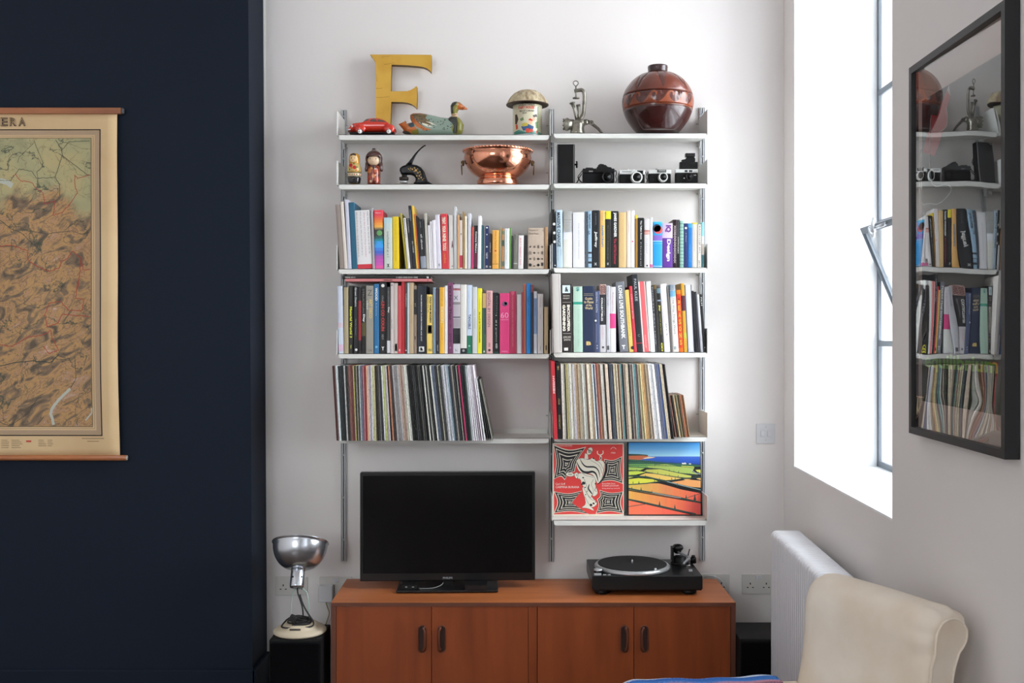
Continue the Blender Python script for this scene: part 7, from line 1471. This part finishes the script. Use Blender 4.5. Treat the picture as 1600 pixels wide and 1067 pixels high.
# ------------------------------------------------------------------ cameras
LEA = noisy('leatherette', (11, 11, 12), (19, 19, 20), (500, 500, 500), .65, bump=.3, spec=.2); CBK = mat((12, 12, 13), .3, key='camera_black', spec=.35); CSV = mat((224, 225, 222), .3, .3, key='camera_chrome')
LNS = mat((60, 40, 66), .08, key='lens_coating', spec=.8, coat=1); LNK = mat((10, 10, 12), .08, coat=1)
def camera(name, lab, x0, x1, ytop, yplate, ybot, Z_, dep, lensx, lensy, lr, top_m, body_m, extras=None, lens_m=LNK, ring_m=CSV):
    k9 = c9.at(Z_); xa, xb_ = k9.X(x0), k9.X(x1); t = thing(name, lab, 'camera', ((xa + xb_) / 2, Z_ + dep / 2, s2r))
    zb1 = max(s2r, k9.z(ybot)) if ybot else s2r
    mb = MB(); mb.box(xa + .001, xb_ - .001, Z_ + .001, Z_ + dep - .001, s2r + .004, k9.z(yplate), body_m); mb.build('body', t, bev=.004)
    mb = MB(); mb.box(xa, xb_, Z_, Z_ + dep, k9.z(yplate), k9.z(ytop), top_m); mb.build('top_plate', t, bev=.003)
    mb = MB(); mb.box(xa, xb_, Z_, Z_ + dep, s2r, s2r + .0045, top_m); mb.build('base_plate', t, bev=.001)
    L_ = k9.L; Mx = Matrix.Translation((k9.X(lensx), Z_, k9.z(lensy))) @ Matrix.Rotation(PI / 2, 4, 'X'); mb = MB()
    mb.lathe([(L_(lr * 1.05), -.002), (L_(lr * 1.05), .006), (L_(lr * .98), .008), (L_(lr * .98), .020), (L_(lr * .92), .022), (L_(lr * .78), .022), (L_(lr * .72), .019)], (0, 0, 0), ring_m, 36, Mx)
    mb.lathe([(L_(lr * .80), .0215), (L_(lr * .60), .0205), (L_(lr * .56), .017)], (0, 0, 0), CBK, 36, Mx); ln_ = mb.build('lens', t)
    mb = MB(); mb.lathe([(L_(lr * .58), .0150), (L_(lr * .45), .0180), (L_(lr * .25), .0198), (0, .0205)], (0, 0, 0), lens_m, 32, Mx); mb.build('lens_glass', ln_)
    if extras: extras(t, k9, Z_, dep)
    return t
def ex_slr(t, k, Z_, d):
    mb = MB(); mb.prism([(k.X(478), k.z(522)), (k.X(490), k.z(482)), (k.X(510), k.z(462)), (k.X(570), k.z(462)), (k.X(590), k.z(480)), (k.X(622), k.z(485)), (k.X(640), k.z(522))], lambda u, v, q: (u, Z_ - .006 + q * (d + .004), v), CBK); mb.build('prism_housing', t, bev=.003)
    mb = MB(); mb.box(k.X(388), k.X(392) + .018, Z_ + .006, Z_ + .022, k.z(496), k.z(482), CBK); mb.lathe([(.009, 0), (.009, .005), (0, .006)], (k.X(440), Z_ + .015, k.z(494)), CBK, 18); mb.build('dial', t, bev=.001)
    mb = MB(); mb.tube([k.p(500, 470, .0), k.p(520, 455, -.002), k.p(548, 458, -.002), k.p(565, 468, 0)], .0022, CBK); mb.build('accessory_shoe', t)
    mb = MB(); mb.text('NIKON FM', (k.X(415), Z_ - .0008, k.z(522)), (1, 0, 0), (0, 0, 1), k.L(42), k.L(12), CSV, .02) if False else mb.box(k.X(416), k.X(452), Z_ - .0008, Z_ - .0002, k.z(524), k.z(514), mat((150, 150, 150), .5)); mb.build('badge', t)
    mb = MB()
    mb.tube(smooth([k.p(356, 510, .01), k.p(335, 540, .008), k.p(318, 560, .0), k.p(312, 580, -.006), (k.X(345), Z_ - .012, s2r + .003), (k.X(380), Z_ - .01, s2r + .003)], False, 2), .0036, CORD, 8, flat=.5); mb.tube(smooth([k.p(352, 540, .01), k.p(330, 570, 0), (k.X(312), Z_ - .004, s2r + .01), (k.X(300), Z_ + .01, s2r + .003)], False, 2), .0034, CORD, 8, flat=.5); mb.build('strap', t); mb = MB()
    mb.tube(smooth([k.p(650, 520, .01), k.p(668, 505, .004), k.p(672, 540, 0), k.p(662, 570, -.004), k.p(676, 600, -.004), (k.X(660), Z_ - .008, s2r + .003)], False, 2), .0036, CORD, 8, flat=.5); mb.build('strap', t)
camera('film_camera', 'black single-lens reflex camera with a violet lens and strap', 358, 655, 492, 535, None, 4.42, .042, 582, 577, 52, CBK, LEA, ex_slr, LNS, CBK)
def ex_c1(t, k, Z_, d):
    mb = MB(); mb.box(k.X(862), k.X(918), Z_ - .001, Z_ + .004, k.z(545), k.z(512), CBK); mb.build('viewfinder', t, bev=.001)
    mb = MB(); mb.lathe([(.004, 0), (.004, .006), (0, .0065)], (k.X(780), Z_ + .015, k.z(506)), CSV, 14); mb.lathe([(.009, 0), (.009, .003), (0, .0035)], (k.X(828), Z_ + .018, k.z(506)), CSV, 18); mb.build('shutter_button', t)
    mb = MB(); mb.box(k.X(722), k.X(810), Z_ - .0006, Z_ + .001, k.z(528), k.z(518), mat((150, 152, 150), .5)); mb.build('name_strip', t)
    mb = MB(); mb.tube(smooth([k.p(938, 520, .01), k.p(950, 545, .004), k.p(942, 580, -.002), k.p(962, 610, -.004), (k.X(968), Z_ - .002, s2r + .003)], False, 2), .0026, CORD, 8, flat=.5); mb.build('strap', t); mb = MB(); mb.tube(smooth([k.p(700, 520, .01), k.p(686, 560, .004), k.p(690, 600, 0), (k.X(684), Z_, s2r + .003)], False, 2), .0026, CORD, 8, flat=.5); mb.build('strap', t)
camera('film_camera', 'silver-topped compact camera with a large lens, between two other cameras', 697, 936, 506, 547, None, 4.425, .035, 855, 580, 52, CSV, LEA, ex_c1)
def ex_c2(t, k, Z_, d):
    mb = MB(); mb.box(k.X(1048), k.X(1132), Z_ - .002, Z_ + .01, k.z(530), k.z(504), mat((60, 62, 62), .4)); mb.box(k.X(1062), k.X(1122), Z_ - .0026, Z_ - .001, k.z(520), k.z(508), mat((150, 150, 146), .2)); mb.build('viewfinder_hood', t, bev=.001)
    mb = MB(); mb.lathe([(.004, 0), (.004, .004), (0, .0045)], (k.X(1044), Z_ + .012, k.z(503)), CBK, 14); mb.build('shutter_button', t)
    mb = MB(); mb.tube(smooth([k.p(966, 520, .008), k.p(956, 545, .003), k.p(962, 570, -.002), (k.X(950), Z_, s2r + .004)], False, 2), .0024, CORD, 8, flat=.5); mb.build('strap', t)
camera('film_camera', 'small silver and black compact camera with a grey-ringed lens', 966, 1178, 503, 541, None, 4.425, .035, 1099, 578, 42, CSV, LEA, ex_c2)
def ex_c3(t, k, Z_, d):
    for a, b in ((1302, 1330), (1342, 1374)): mb = MB(); mb.box(k.X(a), k.X(b), Z_ - .001, Z_ + .003, k.z(526), k.z(508), mat((52, 54, 56), .2)); mb.build('window', t, bev=.0008)
    for a, r in ((1298, 4),): mb = MB(); mb.lathe([(.003, 0), (.003, .001), (0, .001)], (0, 0, 0), CSV, 10, Matrix.Translation((k.X(a), Z_, k.z(583))) @ Matrix.Rotation(PI / 2, 4, 'X')); mb.build('self_timer', t)
    mb = MB(); mb.text('35', (k.X(1386), Z_ - .0006, k.z(560)), (1, 0, 0), (0, 0, 1), k.L(24), k.L(10), CSV, .02); mb.text('RICOH', (k.X(1384), Z_ - .0006, k.z(530)), (1, 0, 0), (0, 0, 1), k.L(28), k.L(9), CBK, .02); mb.build('badge', t)
camera('film_camera', 'silver-topped camera carrying a black flash at the window end', 1217, 1428, 498, 533, None, 4.42, .032, 1339, 574, 32, CSV, LEA, ex_c3, LNK, CBK)
k = c9.at(4.428); fl = thing('camera_flash', 'black folding flash unit mounted on top of the end camera', 'flash', (k.X(1340), 4.44, k.z(497)))
mb = MB(); mb.box(k.X(1257), k.X(1425), 4.428, 4.452, k.z(497.5), k.z(432), CBK); mb.build('housing', fl, bev=.002)
mb = MB(); mb.prism([(k.X(1276), k.z(432)), (k.X(1276), k.z(412)), (k.X(1310), k.z(406)), (k.X(1325), k.z(385)), (k.X(1390), k.z(385)), (k.X(1402), k.z(400)), (k.X(1400), k.z(432))], lambda u, v, q: (u, 4.43 + q * .02, v), CBK); mb.build('hinge', fl, bev=.0015)
mb = MB(); mb.box(k.X(1310), k.X(1398), 4.424, 4.450, k.z(384), k.z(352), CBK); mb.box(k.X(1318), k.X(1390), 4.4232, 4.4242, k.z(380), k.z(357), mat((30, 30, 32), .15, coat=.8)); mb.build('flash_head', fl, bev=.0015)
# folded bellows camera standing on end
k = c9.at(4.42); fc = thing('folding_camera', 'tall folded black plate camera standing on end beside the centre upright', 'camera', (k.X(205), 4.45, s2r))
mb = MB(); mb.box(k.X(124), k.X(286), 4.42, 4.47, s2r, k.z(268), LEA); mb.build('case', fc, bev=.003)
mb = MB(); mb.box(k.X(136), k.X(272), 4.417, 4.421, s2r + .004, k.z(280), mat((10, 10, 11), .35, spec=.3)); mb.build('front_flap', fc, bev=.001)
mb = MB(); mb.box(k.X(122), k.X(128), 4.419, 4.471, s2r, k.z(270), mat((120, 120, 120), .3, .8)); mb.build('edge_trim', fc)
mb = MB(); mb.box(k.X(272), k.X(279), 4.4165, 4.4195, s2r, k.z(272), mat((130, 130, 130), .3, .8)); mb.build('edge_trim', fc)
mb = MB(); mb.tube([(k.X(286), 4.445, k.z(448)), (k.X(300), 4.445, k.z(448))], .004, CBK, 12); Mk = Matrix.Translation((k.X(306), 4.445, k.z(448))) @ Matrix.Rotation(PI / 2, 4, 'Y')
mb.lathe([(0, -.003), (.012, -.003), (.013, 0), (.012, .003), (0, .003)], (0, 0, 0), CBK, 18, Mk)
for q_ in range(4): a = q_ * PI / 2; mb.ball((k.X(306), 4.445 + .011 * math.cos(a), k.z(448) + .011 * math.sin(a)), .0045, CBK, 10, 8)
mb.build('winding_knob', fc)
